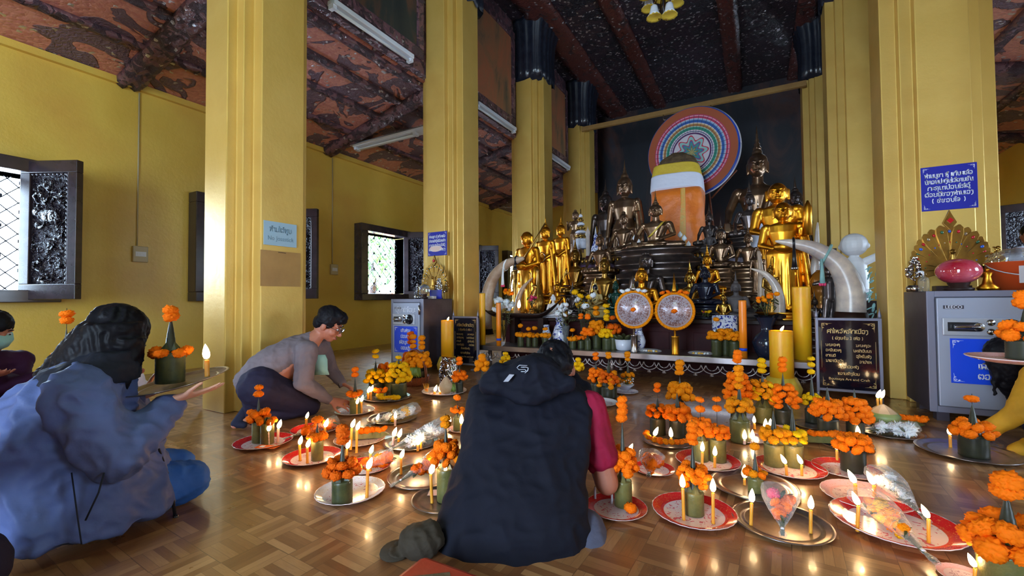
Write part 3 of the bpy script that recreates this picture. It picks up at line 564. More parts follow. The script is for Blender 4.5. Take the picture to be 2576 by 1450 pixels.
# fluorescent fittings (unlit)
def tube_light(p0, p1, label, w_=.06):
    p0, p1 = V(p0), V(p1); d = p1-p0; L = d.length; rz = math.atan2(d.y, d.x)
    t_ = thing('tube_light', label, 'light', p0, rz, 'unlit tube lights')
    sl = d.z/L
    g = Geo(); g.box((0, -w_, -.03), (L, w_, .03)); part('housing', g, 'white_enamel', t_, bevel=.008)
    g = Geo(); g.tube([(.04, 0, -.055), (L-.04, 0, -.055)], .018, 10); part('tube', g, 'tube_glass', t_)
    for e in (0, L-.05): part('end_cap', lambda q: q.box((e, -w_*.7, -.075), (e+.05, w_*.7, -.03)), 'white_enamel', t_)
    return t_
tube_light((-4.12, 3.25, 4.30), (-4.12, 4.57, 4.30), 'longest-looking unlit tube light beside the first column')
tube_light((-4.12, 6.2, 4.30), (-4.12, 7.55, 4.30), 'unlit tube light between the second column and first black capital')
tube_light((-4.12, 9.15, 4.30), (-4.12, 10.45, 4.30), 'unlit tube light just before the farther black capital')
q0, q1 = G(895, 370, 3.72), G(1048, 330, 3.86)
t_ = tube_light(q0, q1, 'unlit tube light with broad reflector crossing the aisle ceiling', .09); t_.rotation_euler[1] = -math.atan2(q1.z-q0.z, (q1-q0).xy.length)
part('reflector', lambda g: g.rings([[(x, -.15, -.02), (x, .15, -.02), (x, .07, .04), (x, -.07, .04)] for x in (-.02, 1.5)], sm=False), 'white_enamel', t_)
p = G(1298, 519, 3.66)
t_ = thing('cable_fitting', 'small white junction box on aisle ceiling with a slack cable', 'cable', p)
part('junction_box', lambda g: g.cbox((0, 0, 0), (.05, .05, .04)), 'white_enamel', t_)
q = G(1255, 522, 3.62)-p
part('cable', lambda g: g.tube([(0, 0, 0), (q.x*.3, q.y*.3, -.05), (q.x*.7, q.y*.7, -.03), tuple(q)], .006, 5), 'white_enamel', t_)
# chandelier: bell shades on curved arms, the hub above the frame
hub = PY(1668, -60, 5.6)
t_ = thing('chandelier', 'chandelier of frosted bell shades with yellow rims under the dark ceiling', 'chandelier', hub)
part('stem', lambda g: g.tube([(0, 0, 0), (0, 0, ZN-hub.z)], .012, 8), 'old_gold', t_)
zl = PY(1666, 50, 5.6).z-hub.z
part('drop', lambda g: g.lathe([(.001, zl), (.028, zl+.02), (.035, zl+.05), (.015, zl+.08), (.03, zl+.11), (.02, zl+.16), (.012, 0)], 14), 'silver', t_)
for px, py in ((1632, 21), (1646, 43), (1684, 37), (1701, 8), (1666, -5), (1625, -12)):
    q = PY(px, py, 5.6+(.18 if px in (1701, 1632) else -.12 if px != 1666 else .25))-hub
    part('arm', lambda g: g.tube([(0, 0, -.05), (q.x*.5, q.y*.5, q.z-.02), (q.x*.9, q.y*.9, q.z+.2), (q.x, q.y, q.z+.16)], .008, 6), 'old_gold', t_)
    s2 = part('lamp_shade', lambda g: g.lathe([(.02, .15), (.04, .13), (.05, .08), (.06, .04), (.085, 0), (.08, 0), (.056, .04), (.045, .08), (.035, .12), (.001, .13)], 20, lobes=10, lob=.03), 'white_enamel', t_, loc=q)
    part('shade_rim', lambda g: g.lathe([(.075, -.002), (.095, -.012), (.078, .012)], 24, lobes=12, lob=.03), 'yellow_silk', s2)
t_ = thing('added_fill_globe', 'added unseen globe giving greenish fill light high in the nave', 'lamp', FILL_POS)
part('globe', lambda g: g.ell((0, 0, 0), (.14, .14, .14)), 'fill_globe_glow', t_); part('rod', lambda g: g.tube([(0, 0, .13), (0, 0, ZN-FILL_POS[2])], .012, 8), 'old_gold', t_); part('cap', lambda g: g.lathe([(.001, .16), (.07, .14), (.1, .1), (.07, .16), (.001, .17)], 20), 'old_gold', t_)  # added globe and rod around the unseen fill light
# outside, seen through the third window
t_ = thing('garden_tree', 'leafy green tree outside the third window', 'tree', (-10.6, 9.9, 0))
g = Geo(); rnd = random.Random(4)
for k2 in range(500):
    a, b_, r_ = rnd.uniform(0, 6.28), rnd.uniform(-1, 1), rnd.uniform(.6, 1)
    c_ = V((1.1*r_*math.cos(a)*math.sqrt(1-b_*b_), 1.5*r_*math.sin(a)*math.sqrt(1-b_*b_), 2.6+1.3*r_*b_))
    g.ell(c_, (.14, .14, .02), nu=5, nv=3, rot=Euler((rnd.uniform(0, 3), rnd.uniform(0, 3), 0)).to_matrix())
part('crown', g, 'foliage_outside', t_); part('trunk', lambda q: q.tube([(0, 0, 0), (.1, 0, 1.4), (0, .1, 2.6)], [.14, .1, .05], 10), 'dark_wood', t_)
g = Geo(); g.box((-13, 6, 0), (-12.8, 20, 1.22)); tag(part('garden_wall', g, 'orange_plastic'), 'low orange wall outside seen at the foot of third window', 'wall')
g = Geo(); g.box((-13, 6, -.1), (-7.4, 20, 0)); tag(part('yard', g, 'white_enamel'), 'pale sunlit yard outside the windows', 'yard', kind='structure')
# ---------------------------------------------------------------- marigolds and offerings
def blossom(name, seed, flat=.72, fr=5.5, amp=.12, sub=4):
    b = bmesh.new(); bmesh.ops.create_icosphere(b, subdivisions=sub, radius=1)
    for v in b.verts:
        q = v.co.normalized(); a = noise.noise(q*fr+V((seed, 0, 0))); c_ = noise.noise(q*fr*2.3+V((0, seed, 0)))
        vd_ = noise.voronoi(q*(fr*.75)+V((seed*3, 0, 0)))[0]; r = 1.02+amp*a*2+.1*c_-.42*max(0, .34-(vd_[1]-vd_[0]))-.16*vd_[0]
        v.co = V((q.x*r, q.y*r, q.z*r*flat))
    m = D.meshes.new(name); b.to_mesh(m); b.free(); m.materials.append(MATS['marigold'])
    for p_ in m.polygons: p_.use_smooth = True
    m.name = name; return m
BL = [blossom('marigold_bloom_a', 1), blossom('marigold_bloom_b', 5, .6), blossom('marigold_bloom_c', 9, .8, 6.5)]
MUM = blossom('chrysanthemum_bloom', 3, .6, 9, .34)
rf = random.Random(11)
def flower(par, loc, r, col='marigold', name='marigold', tilt=.5):
    m = remat(rf.choice(BL) if name == 'marigold' else MUM, col)
    return link(name, m, par, loc, (rf.uniform(-tilt, tilt), rf.uniform(-tilt, tilt), rf.uniform(0, 6.28)), r*rf.uniform(.9, 1.12))
def hz(px, py, P): return PY(px, py, P.y).z-P.z
def offering(px, py, w, ycyl, ytip, top, ring, label, cols='marigold', z0=.006, leafm='banana_leaf', P=None, fr=None, stick=True, group=None, hgt=None, drop=0, cone_r=.42):
    """leaf cup with a pointed leaf cone, blossoms round the shoulder and threaded above the tip
    top: pixel rows of the blossoms above; ring: (row, count, layers, spread)"""
    P = P or G(px, py, z0); k = dep(P)/F; R_ = w*k/2; H = lambda y: hz(px, y, P)
    c1 = cols if isinstance(cols, str) else cols[0]; c2 = cols if isinstance(cols, str) else cols[1]
    fr = (fr or 15)*k
    t_ = thing('marigold_offering', label, 'flower offering', P, rf.uniform(-.4, .4), group)
    hc, ht = H(ycyl), H(ytip)
    nb = 7; prof = [(.001, 0), (R_*.97, 0)]
    for i in range(nb):
        z = hc*i/nb; prof += [(R_*1.0, z+.001), (R_*.985, z+hc/nb-.002)]
    part('leaf_cup', lambda g: g.lathe(prof+[(R_*.96, hc), (.001, hc)], 22), leafm, t_)
    g = Geo()
    for i in range(4):                                     # folded leaf points round the shoulder
        a = i*1.57+.4; q = Matrix.Rotation(a, 4, 'Z')
        g.rings([[(R_*.25, -R_*.42*s_, hc*.9), (R_*1.0, -R_*.42*s_*.8, hc*.92), (R_*.9, R_*.42*s_*.8, hc*.92), (R_*.25, R_*.42*s_, hc*.9)] if j == 0 else [(R_*.3, 0, hc+R_*.9)]*4 for j, s_ in ((0, 1), (1, 1))], q, False)
    part('folded_leaf', g, leafm, t_)
    g = Geo(); n = 7; pr = []
    for i in range(n+1):
        f_ = i/n; z = hc*.98+(ht-hc*.98)*f_; r_ = R_*cone_r*(1-f_)**.8+.0015
        pr += [(r_, z), (r_*.93, z+.001)]
    part('leaf_cone', lambda g: g.lathe([(.001, hc*.9)]+pr+[(.001, ht+.002)], 14, lobes=1, lob=.06), 'dark_leaf', t_)
    if top:
        ys = sorted(top); ztop = H(ys[0])
        if stick: part('stick', lambda g: g.tube([(0, 0, ht-.01), (0, 0, ztop+fr*.9)], .0014, 5), 'wick', t_)
        for y in top: flower(t_, (rf.uniform(-.1, .1)*fr, 0, H(y)), fr, c1, tilt=.25)
    if ring:
        yr, n, lay, spread = ring; z = H(yr); r0 = R_*.55+fr*.35
        for L_ in range(lay):
            for i in range(n):
                a = 2*math.pi*(i+.5*(L_ % 2))/n+.2; r_ = (r0+spread*k*(L_+.5)/max(1, lay))
                flower(t_, (r_*math.cos(a), r_*math.sin(a), z+fr*(lay/2-L_-.3)*1.15+rf.uniform(-.2, .2)*fr), fr*rf.uniform(.88, 1.05), c2 if rf.random() < .75 else c1, tilt=.9)
    if drop:                                               # threaded strings hanging down the cup
        yr = ring[0]; z = H(yr)
        for i in range(4):
            a = .8+i*1.57
            for j in range(drop): flower(t_, ((R_*.75+fr*(.5+.35*j))*math.cos(a), (R_*.75+fr*(.5+.35*j))*math.sin(a), z-fr*(.4+1.15*j)), fr*.95, c1, tilt=.3)
    return t_
TR = {}
tray_prof = {'enamel': [(.001, .0), (.66, .0), (.7, .01), (.92, .09), (.985, .125), (1.0, .13), (1.0, .115), (.98, .105), (.9, .12*.55), (.72, .028), (.001, .026)],
             'silver': [(.001, .0), (.7, .0), (.8, .02), (.93, .075), (1.0, .085), (1.005, .075), (.94, .055), (.82, .03), (.76, .026), (.74, .034), (.72, .026), (.001, .024)]}
def tray(key, px, py, w, kind, desc, P=None, rot=None):
    P = P or G(px, py, .012); r = w*dep(P)/F/2*.97; P = V((P.x, P.y, P.z if rot else 0.0))
    pk = 'silver' if kind in ('silver', 'dark_steel') else 'enamel'; mt = {'red': 'red_enamel', 'pink': 'pink_enamel', 'white': 'white_enamel_tray', 'silver': 'steel', 'dark_steel': 'steel'}[kind]
    g = Geo(); pr = [(a, b) for a, b in tray_prof[pk]]; outer = pr[:6] if pk == 'enamel' else pr[:5]
    g.lathe(pr, 56, lobes=28, lob=.006 if pk == 'enamel' else 0)
    o = link('tray', g.mesh('tray', mt), None, P, rot or (0, 0, rf.uniform(0, 6)), r)
    tag(o, desc, 'tray'); TR[key] = (P, r, desc); return o
flame_m = None
def candle(px, yb, yf, label, col='wax', rad=4.2, z0=.006, lean=1, P=None, fl=17, power=None, loc_tilt=0):
    """slender burning candle: foot row yb, wick row yf"""
    global flame_m
    P = P or G(px, yb, z0); k = dep(P)/F; h = hz(px, yf, P); r_ = rad*k
    t_ = thing('candle', label, 'candle', P)
    t_.rotation_euler = (rf.uniform(-.03, .03), rf.uniform(-.05, .05)+loc_tilt, 0)
    part('wax_stick', lambda g: g.lathe([(.001, 0), (r_*1.15, 0), (r_, .004), (r_*.96, h*.5), (r_, h-.002), (r_*.7, h), (.001, h-.001)], 12), col, t_)
    part('wick', lambda g: g.tube([(0, 0, h-.002), (0, 0, h+.006), (.001*lean, 0, h+.009)], .0009, 5), 'wick', t_)
    if flame_m is None:
        g = Geo(); g.lathe([(.001, 0), (.16, .05), (.25, .2), (.26, .38), (.2, .62), (.1, .85), (.001, 1.0)], 12); flame_m = g.mesh('flame', 'flame')
    fh = fl*k*2.3
    f_ = link('flame', flame_m, t_, (0, 0, h+.004), (0, .35*lean, 0), (fh*.8, fh*.8, fh))
    l = D.lights.new('flame_light', 'POINT'); l.energy = power or CANDLE; l.color = (1, .56, .22); l.shadow_soft_size = .012
    lo = D.objects.new('flame_light', l); C.objects.link(lo); lo.parent = t_; lo.location = (0, 0, h+.004+fh*.5)
    return t_
CANDLE = .8
def bouquet(tip, mouth, wid, label, cols, n=9, z1=.03, z2=.07, flat=.55, filler='leaf', fr=None, stem=.0, paper=None):
    """flowers in a cellophane cone lying down: tip and mouth as floor-plan pixels"""
    A, B = G(*tip, z1), G(*mouth, z2); k = (dep(A)+dep(B))/2/F; W = wid*k/2; d = B-A; L = d.length; dn = d.normalized(); up = V((0, 0, 1)); sd = dn.cross(up).normalized(); u2 = sd.cross(dn)
    t_ = thing('wrapped_bouquet', label, 'bouquet', A)
    secs = []
    for f_, s_ in ((-.22, .16), (-.14, .2), (-.02, .07), (.0, .08), (.15, .26), (.4, .6), (.7, .92), (.92, 1.0), (1.02, 1.02)):
        secs.append((dn*L*f_+u2*W*.15*s_, sd*W*s_, u2*W*flat*s_))
    g = Geo(); g.rings([[c_+ax*math.cos(a)*(1+.07*math.sin(5*a+i))+ay*math.sin(a)*(1+.1*math.cos(7*a+i*2)) for a in [2*math.pi*j/26 for j in range(26)]] for i, (c_, ax, ay) in enumerate([(V(a), V(b), V(c)) for a, b, c in secs])], cap=False)
    part('cellophane_wrap', g, 'cellophane', t_)
    part('tie', lambda q: q.tube([dn*L*-.03, dn*L*.01], W*.1, 10), paper or 'white_silk', t_)
    part('stems', lambda q: [q.tube([dn*L*-.18+sd*W*.03*i, dn*L*.1+sd*W*.05*i, dn*L*.55+sd*W*.18*i], .0022, 5) for i in (-2, -1, 0, 1, 2)] and None, filler, t_)
    fr = (fr or 16)*k
    for i in range(int(n*1.5)):
        f_ = .28+.64*((i+.5)/int(n*1.5)); s_ = min(1, .1+f_)
        q = dn*L*f_+sd*W*.7*s_*rf.uniform(-1, 1)*(.3+.6*f_)+u2*W*flat*.6*rf.uniform(-.35, .45)
        flower(t_, q, fr*rf.uniform(.8, 1.1), rf.choice(cols), tilt=1.2, name='marigold' if 'marigold' in cols[0] else 'chrysanthemum')
    g = Geo()
    for i in range(14):
        f_ = rf.uniform(.2, .95); q = dn*L*f_+sd*W*.75*rf.uniform(-1, 1)*f_+u2*W*.2*rf.uniform(-1, 1)
        g.ell(q, (.024*k*600, .008*k*600, .003), nu=6, nv=4, rot=Euler((rf.uniform(-.6, .6), rf.uniform(-.6, .6), rf.uniform(0, 3))).to_matrix())
    part('leaves', g, filler, t_); return t_
# ---- trays on the floor
for a in [
 ('A', 663, 1112, 138, 'red', 'red rimmed enamel tray nearest the kneeling man\'s socked feet'),
 ('B', 786, 1149, 142, 'red', 'red scalloped enamel tray with a lone leaf cup and two orange candles'),
 ('C', 882, 1236, 173, 'white', 'white enamel tray with thin red rim, nearest the woman in blue'),
 ('D', 893, 1034, 98, 'white', 'white tray beneath the kneeling man\'s hands'),
 ('E', 793, 1080, 118, 'red', 'red tray half covered by an orange wrapped bouquet, beside the knees'),
 ('F', 905, 1106, 128, 'pink', 'pale pink tray holding a folded leaf of marigolds'),
 ('H', 922, 1172, 124, 'red', 'deep red tray behind the white tray nearest the woman in blue'),
 ('I', 975, 999, 122, 'dark_steel', 'steel tray carrying the yellow marigold cones'),
 ('J', 987, 1051, 126, 'silver', 'steel tray with bouquet of green and lime flowers'),
 ('K', 1035, 1111, 142, 'silver', 'steel tray with white net wrapped bouquet'),
 ('L', 1062, 1196, 176, 'silver', 'steel tray with orange bouquet in crinkled film'),
 ('M', 1118, 1252, 170, 'silver', 'bare steel tray beside the navy vest with a banknote'),
 ('N', 1118, 986, 116, 'white', 'white tray with coconut, green bananas and candles'),
 ('O', 1163, 1078, 74, 'pink', 'small pink tray tucked behind the navy vest'),
 ('P', 1550, 1275, 156, 'red', 'maroon rimmed floral tray by the red sleeved elbow'),
 ('Q', 1745, 1287, 205, 'red', 'broad red tray with roses and gilt scrolls, two tall candles'),
 ('R', 1780, 1160, 156, 'red', 'red tray under the pair of orange flowered leaf cups'),
 ('S', 1645, 1178, 104, 'red', 'dark red tray with small film wrapped marigold bunch'),
 ('U', 1679, 1108, 124, 'dark_steel', 'steel tray edged with a string of marigold heads'),
 ('V', 1880, 1101, 98, 'pink', 'pink and white tray under the tallest amber offering'),
 ('W', 1985, 1177, 166, 'red', 'red tray under the paired yellow flowered cups'),
 ('X', 1896, 1221, 206, 'silver', 'wide steel tray with a small solitary orange cone'),
 ('Y', 1965, 1312, 230, 'silver', 'large steel tray with a pleated film bouquet and two candles'),
 ('Z', 2128, 1180, 150, 'red', 'red rimmed tray with stout dark leaf cup'),
 ('a', 2178, 1250, 196, 'pink', 'rose pink tray with two short orange candles'),
 ('b', 2250, 1318, 276, 'red', 'largest red tray holding the long yellow bouquet'),
 ('c', 2130, 1118, 116, 'silver', 'steel tray with marigolds on a folded leaf'),
 ('d', 2045, 1067, 100, 'silver', 'steel tray below the black prayer board beside the big candle'),
 ('e', 2238, 1086, 140, 'silver', 'steel tray with green coconut and clear wrapped spray'),
 ('f', 2432, 1136, 204, 'silver', 'steel tray being set down by the yellow sleeved person'),
 ('g', 2428, 1446, 112, 'pink', 'small glossy pink dish with one candle, nearest the camera'),
 ('h', 1572, 985, 68, 'white', 'white plate with bowl of beaded marigolds below the offering shelf'),
 ('i', 1508, 1013, 96, 'white', 'white plate under the garlanded cone near the red sleeve'),
 ('j', 1965, 1082, 90, 'pink', 'pinkish tray behind the paired yellow flowered cups'),
 ('k', 952, 945, 40, 'red', 'small far red tray standing alone towards the window wall')]: tray(*a)
# ---- leaf cup offerings on the trays
O = offering
O(650, 1112, 30, 1060, 1002, [975, 992], (1048, 6, 2, 12), 'tall twin-topped leaf cup on the tray by the socked feet', fr=11, drop=0)
O(672, 1116, 32, 1064, 1050, [], (1062, 4, 1, 8), 'short leaf cup pressed against the twin-topped one by the socked feet', fr=10)
O(798, 1157, 29, 1108, 1068, [1056], (1100, 7, 1, 4), 'small leaf cup with one flat orange bloom above its tip', fr=13)
O(861, 1262, 50, 1207, 1112, [1108, 1092, 1080], (1180, 7, 2, 18), 'dark green leaf cup with rust marigolds, nearest the woman in blue', 'burnt_marigold', fr=16, leafm='leaf')
O(893, 1042, 26, 1004, 952, [930, 943], (992, 6, 1, 5), 'leaf cup held between the kneeling man\'s hands', fr=9)
O(945, 992, 34, 962, 908, [884, 897], (948, 6, 3, 12), 'yellow offering farthest over on the steel tray, two heads above', 'yellow_marigold', fr=9, leafm='dark_leaf')
O(1003, 995, 40, 962, 902, [900], (938, 7, 4, 14), 'dense yellow offering with a single flat head at the tip', 'yellow_marigold', fr=9.5, drop=2, leafm='leaf')
O(972, 985, 28, 962, 920, [], (928, 5, 2, 10), 'orange offering squeezed behind the yellow ones', 'marigold', fr=9)
O(958, 1002, 26, 990, 980, [], (985, 5, 1, 4), 'low cup of orange heads in front of yellow offerings', 'marigold', fr=8)
O(1156, 990, 19, 962, 922, [904, 914], (948, 6, 2, 8), 'slim offering on the coconut tray with doubled orange heads', fr=9, leafm='dark_leaf')
O(1151, 1082, 22, 1050, 1020, [1001], (1034, 5, 1, 6), 'small offering on the pink tray tucked behind the vest', fr=9)
O(1122, 1258, 46, 1178, 1072, [1068, 1054], (1140, 7, 3, 22), 'leafy offering with big orange cluster brushing the navy vest', ('amber_marigold', 'marigold'), fr=14)
O(1568, 1272, 44, 1208, 1062, [1052, 1036, 1020, 1006], (1160, 6, 3, 14), 'tall offering beside the red sleeve with stacked orange heads', fr=15, drop=2)
O(1745, 1292, 50, 1236, 1122, [1112, 1098, 1082, 1070], (1192, 6, 2, 16), 'banded leaf cup at the middle of the rose patterned red tray', fr=14, drop=2)
O(1764, 1158, 36, 1106, 1060, [1030, 1006], (1074, 7, 2, 14), 'offering with two discs above, paired cup farther from the altar candle', 'marigold', fr=12)
O(1806, 1160, 40, 1104, 1068, [1028, 1005], (1088, 7, 2, 10), 'squat banded offering with two separate discs on its stick', 'marigold', fr=11.5)
O(1655, 1092, 38, 1050, 1002, [982, 970], (1036, 6, 2, 12), 'slim offering on marigold-edged tray with two small heads on top', fr=9.5, leafm='dark_leaf')
O(1705, 1098, 40, 1055, 990, [], (1040, 7, 2, 16), 'offering with brown cone between the two on the marigold-edged tray', 'marigold', fr=13, leafm='dark_leaf')
O(1712, 1070, 34, 1020, 950, [938, 926, 914], (985, 7, 3, 16), 'offering with three stacked amber heads rising behind', ('amber_marigold', 'amber_marigold'), fr=11.5, leafm='dark_leaf')
O(1862, 1110, 46, 1056, 966, [972, 954, 940, 928], (1022, 7, 2, 14), 'tallest amber offering with grooved leaf cup on pink and white tray', 'amber_marigold', fr=12, leafm='banana_leaf')
O(1858, 1062, 36, 1018, 925, [908, 898, 888], (970, 6, 4, 16), 'offering with long orange strings behind the tallest amber one', 'marigold', fr=11, drop=3, leafm='dark_leaf')
O(1920, 1062, 44, 1022, 940, [933, 920, 908], (982, 7, 3, 16), 'offering with three lemon heads against the steel shelf edge', ('yellow_marigold', 'amber_marigold'), fr=11, drop=2)
O(1972, 1068, 40, 1030, 940, [930, 918, 906], (990, 7, 3, 20), 'orange offering directly before the biggest altar candle', 'marigold', fr=10.5, drop=3, leafm='dark_leaf')
O(1948, 1170, 46, 1116, 1035, [], (1096, 6, 2, 12), 'paired yellow flowered cup closer to the steel tray cone', ('amber_marigold', 'amber_marigold'), fr=13)
O(1996, 1172, 46, 1118, 1030, [], (1098, 6, 2, 10), 'paired yellow flowered cup closer to the stout dark cup', ('amber_marigold', 'yellow_marigold'), fr=13)
O(2044, 1062, 32, 1030, 940, [936, 918, 903], (1008, 7, 2, 14), 'bluish leaf offering with tiers of lemon heads before the black board', 'yellow_marigold', fr=9.5, leafm='dark_leaf')
O(2084, 1100, 46, 1052, 975, [], (1030, 8, 3, 18), 'wide orange offering with a bare cone before the black board', 'marigold', fr=12, leafm='dark_leaf')
O(2152, 1098, 38, 1060, 980, [1008], (1035, 8, 4, 18), 'orange offering piled higher on one side under the board corner', 'marigold', fr=12, leafm='dark_leaf')
O(2147, 1184, 54, 1128, 1105, [], (1118, 7, 2, 16), 'stout nearly black leaf cup capped with orange heads', 'marigold', fr=15, leafm='dark_leaf')
O(1901, 1237, 36, 1202, 1138, [1124], (1192, 6, 1, 10), 'small solitary orange cone on the wide steel tray', ('amber_marigold', 'marigold'), fr=12)
O(2450, 1147, 58, 1092, 1018, [1004], (1082, 7, 2, 22), 'dark offering being set down by the yellow sleeved person', 'marigold', fr=14, leafm='dark_leaf', drop=1)
O(2540, 1478, 118, 1376, 1246, [1236, 1212], (1358, 7, 2, 30), 'largest closest offering with bright orange heads at the frame corner', ('marigold', 'marigold'), fr=34, leafm='banana_leaf')
O(1532, 1000, 40, 972, 905, [898, 890], (950, 8, 3, 8), 'garlanded cone offering behind the vest man\'s shoulder', ('amber_marigold', 'burnt_marigold'), fr=7.5, drop=3, leafm='dark_leaf')
O(1500, 992, 26, 965, 910, [902, 892], (945, 6, 3, 6), 'slim offering half hidden by the red sleeve shoulder', fr=8, leafm='dark_leaf')
O(1580, 968, 20, 950, 912, [905, 896, 890], (945, 4, 1, 5), 'cone offering rising from the bowl under the shelf', 'amber_marigold', fr=8, z0=.06)
O(1213, 990, 20, 960, 930, [915, 905, 897], (925, 4, 2, 6), 'offering peeking out beside the navy hood towards the board', 'amber_marigold', fr=10, leafm='leaf')
O(1272, 965, 16, 940, 915, [898, 890], (908, 4, 2, 5), 'little yellow offering seen over the navy hood', 'yellow_marigold', fr=7, leafm='leaf')
O(1456, 985, 16, 960, 940, [915, 905], (925, 3, 2, 4), 'yellow offering appearing beside the bowed black hair', 'yellow_marigold', fr=8, leafm='leaf')
# ---- basket of fruit and offerings
P = G(1043, 968, 0); k = dep(P)/F
t_ = thing('fruit_basket', 'oval wicker basket with arched handle before the dark safe', 'basket', P)
RB = 37*k
part('basket_body', lambda g: g.lathe([(.001, .005), (RB*.8, .0), (RB*.9, .03), (RB, .09), (RB*1.04, .095), (RB*.97, .09), (RB*.8, .03), (.001, .02)], 28), 'wicker', t_)
for i in range(18):
    a = i*math.pi/9; part('wicker_stake', lambda g: g.tube([(RB*.86*math.cos(a), RB*.86*math.sin(a), 0), (RB*1.02*math.cos(a), RB*1.02*math.sin(a), .1)], .006, 6), 'wicker', t_)
hh = hz(1043, 880, P)
for s_ in (-.012, .012): part('handle', lambda g: g.tube([(-RB*math.cos(q), s_, .09+(hh-.09)*math.sin(q)) for q in [math.pi*i/14 for i in range(15)]], .007, 8), 'wicker', t_)
Pb = V((P.x, P.y, .028))
def inb(dx, dy): return V((P.x+dx, P.y+dy, .03))
for dx, dy, tops, col, lb in ((-.1, .05, [840, 850, 862], 'burnt_marigold', 'orange heads'), (-.02, .0, [848, 860, 872], 'amber_marigold', 'amber heads in the centre'), (.07, .04, [850, 862, 873], 'amber_marigold', 'amber heads near the handle end')):
    q = inb(dx, dy)
    O(1043, 0, 26, 930, 885, tops, (905, 6, 3, 8), f'cone offering in the wicker basket with {lb}', col, P=q, fr=9, drop=2, leafm='dark_leaf')
def bananas(P, rz, n, label, s_=1.0):
    t_ = thing('banana_hand', label, 'bananas', P, rz)
    for row in range(2):
        for i in range(n):
            a = (i-(n-1)/2)*.28
            part('banana', lambda g: g.tube([(math.sin(a)*.02*s_, -.01*s_+row*.02*s_, .07*s_), (math.sin(a)*.045*s_, -.045*s_+row*.022*s_, .062*s_), (math.sin(a)*.07*s_, -.06*s_+row*.022*s_, .035*s_), (math.sin(a)*.08*s_, -.052*s_+row*.022*s_, .012*s_)], [.004*s_, .012*s_, .013*s_, .003*s_], 8), 'banana', t_)
    part('stalk', lambda g: g.tube([(0, 0, .06*s_), (0, .01, .085*s_)], .008*s_, 6), 'banana', t_); return t_
bananas(G(1050, 950, .09), .1, 6, 'hand of small green bananas in the wicker basket', 1.5)
bananas(G(1138, 987, .02), .2, 5, 'hand of green bananas on the white coconut tray', 1.2)
def nut(px, py, w, h, label, mt, z0=.02, tip=True):
    P = G(px, py, z0); k = dep(P)/F; r_ = w*k/2; hh = h*k
    t_ = thing('coconut', label, 'coconut', P, .3)
    part('husk', lambda g: g.lathe([(.001, 0), (r_*.6, .002), (r_*.95, hh*.25), (r_, hh*.45), (r_*.82, hh*.62)], 18, lobes=4, lob=.03), mt, t_)
    part('trimmed_top', lambda g: g.lathe([(r_*.82, hh*.62), (r_*.4, hh*.86), (r_*.1, hh), (.001, hh)], 8, sm=False), 'coconut', t_); return t_
nut(1122, 990, 36, 42, 'trimmed pale coconut on the white tray with bananas', 'coconut')
nut(1027, 952, 22, 26, 'trimmed pale coconut in the wicker basket', 'coconut', .06)
nut(2222, 1068, 72, 50, 'green trimmed coconut carrying two candles on steel tray', 'coconut_green')
part_f = thing('foil_bag', 'crumpled silver foil bag behind the coconut on white tray', 'bag', G(1128, 962, .01))
me = sculpt(lambda g: g.loft([((0, 0, 0), (.11, 0, 0), (0, .05, 0)), ((0, 0, .1), (.12, 0, 0), (0, .06, 0)), ((.01, 0, .2), (.11, 0, 0), (0, .035, 0)), ((0, 0, .27), (.09, 0, 0), (0, .012, 0))]) and None, .008, 0, (.012, 26), 'foil_sheet', 'silver')
link('foil_sheet', me, part_f)
part('fold_seal', lambda g: g.box((-.08, -.008, .255), (.08, .008, .28)), 'silver', part_f)
# string of heads round the steel tray U, leaf rolls
P, R_, _d = TR['U']
t_ = thing('marigold_string', 'string of orange marigold heads laid around steel tray rim', 'garland', (P.x, P.y, .03))
for i in range(15):
    a = math.pi*(.98+1.1*i/14); flower(t_, (R_*.86*math.cos(a), R_*.86*math.sin(a), .012), 8.5*dep(P)/F, rf.choice(['marigold', 'amber_marigold']))
part('thread', lambda g: g.tube([(R_*.86*math.cos(math.pi*(.98+1.1*i/14)), R_*.86*math.sin(math.pi*(.98+1.1*i/14)), .01) for i in range(15)], .001, 4), 'white_silk', t_)
P, R_, _d = TR['I']
t_ = thing('marigold_string', 'yellow marigold heads strung along the near tray edge', 'garland', (P.x, P.y, .03))
for i in range(12): flower(t_, (-.02+.22*i/11, -R_*.72+.07*abs(i-5)/5, .012+.02*(i == 4)), 7.5*dep(P)/F, 'yellow_marigold')
part('thread', lambda g: g.tube([(-.02, -R_*.68, .01), (.1, -R_*.72, .01), (.2, -R_*.66, .01)], .001, 4), 'white_silk', t_)
def leafroll(px, py, rz, label, n=5):
    P = G(px, py, .012); k = dep(P)/F
    t_ = thing('leaf_parcel', label, 'flower parcel', P, rz)
    part('folded_leaf', lambda g: g.rings([[(x, -.04, 0), (x, .04, 0), (x, .02, .035), (x, -.02, .035)] if abs(x) < .1 else [(x, -.005, .01), (x, .005, .01), (x, .005, .012), (x, -.005, .012)] for x in (-.15, -.09, .09, .14)], sm=False), 'banana_leaf', t_)
    for i in range(n): flower(t_, (-.04+.035*i, rf.uniform(-.012, .012), .045), 12*k, 'marigold')
leafroll(925, 1100, .7, 'folded banana leaf parcel of marigolds on pale pink tray')
leafroll(2062, 1110, .3, 'folded banana leaf parcel with orange heads on steel tray', 6)
leafroll(2262, 1068, .1, 'leaf parcel with orange heads beside the green coconut', 6)
o = thing('fallen_marigold', 'loose marigold head lying on the maroon floral tray', 'flower', G(1586, 1279, .03))
flower(o, (0, 0, 0), 17*dep(o.location)/F); part('calyx', lambda g: g.lathe([(.001, -.02), (.008, -.012), (.003, 0)], 8), 'leaf', o)
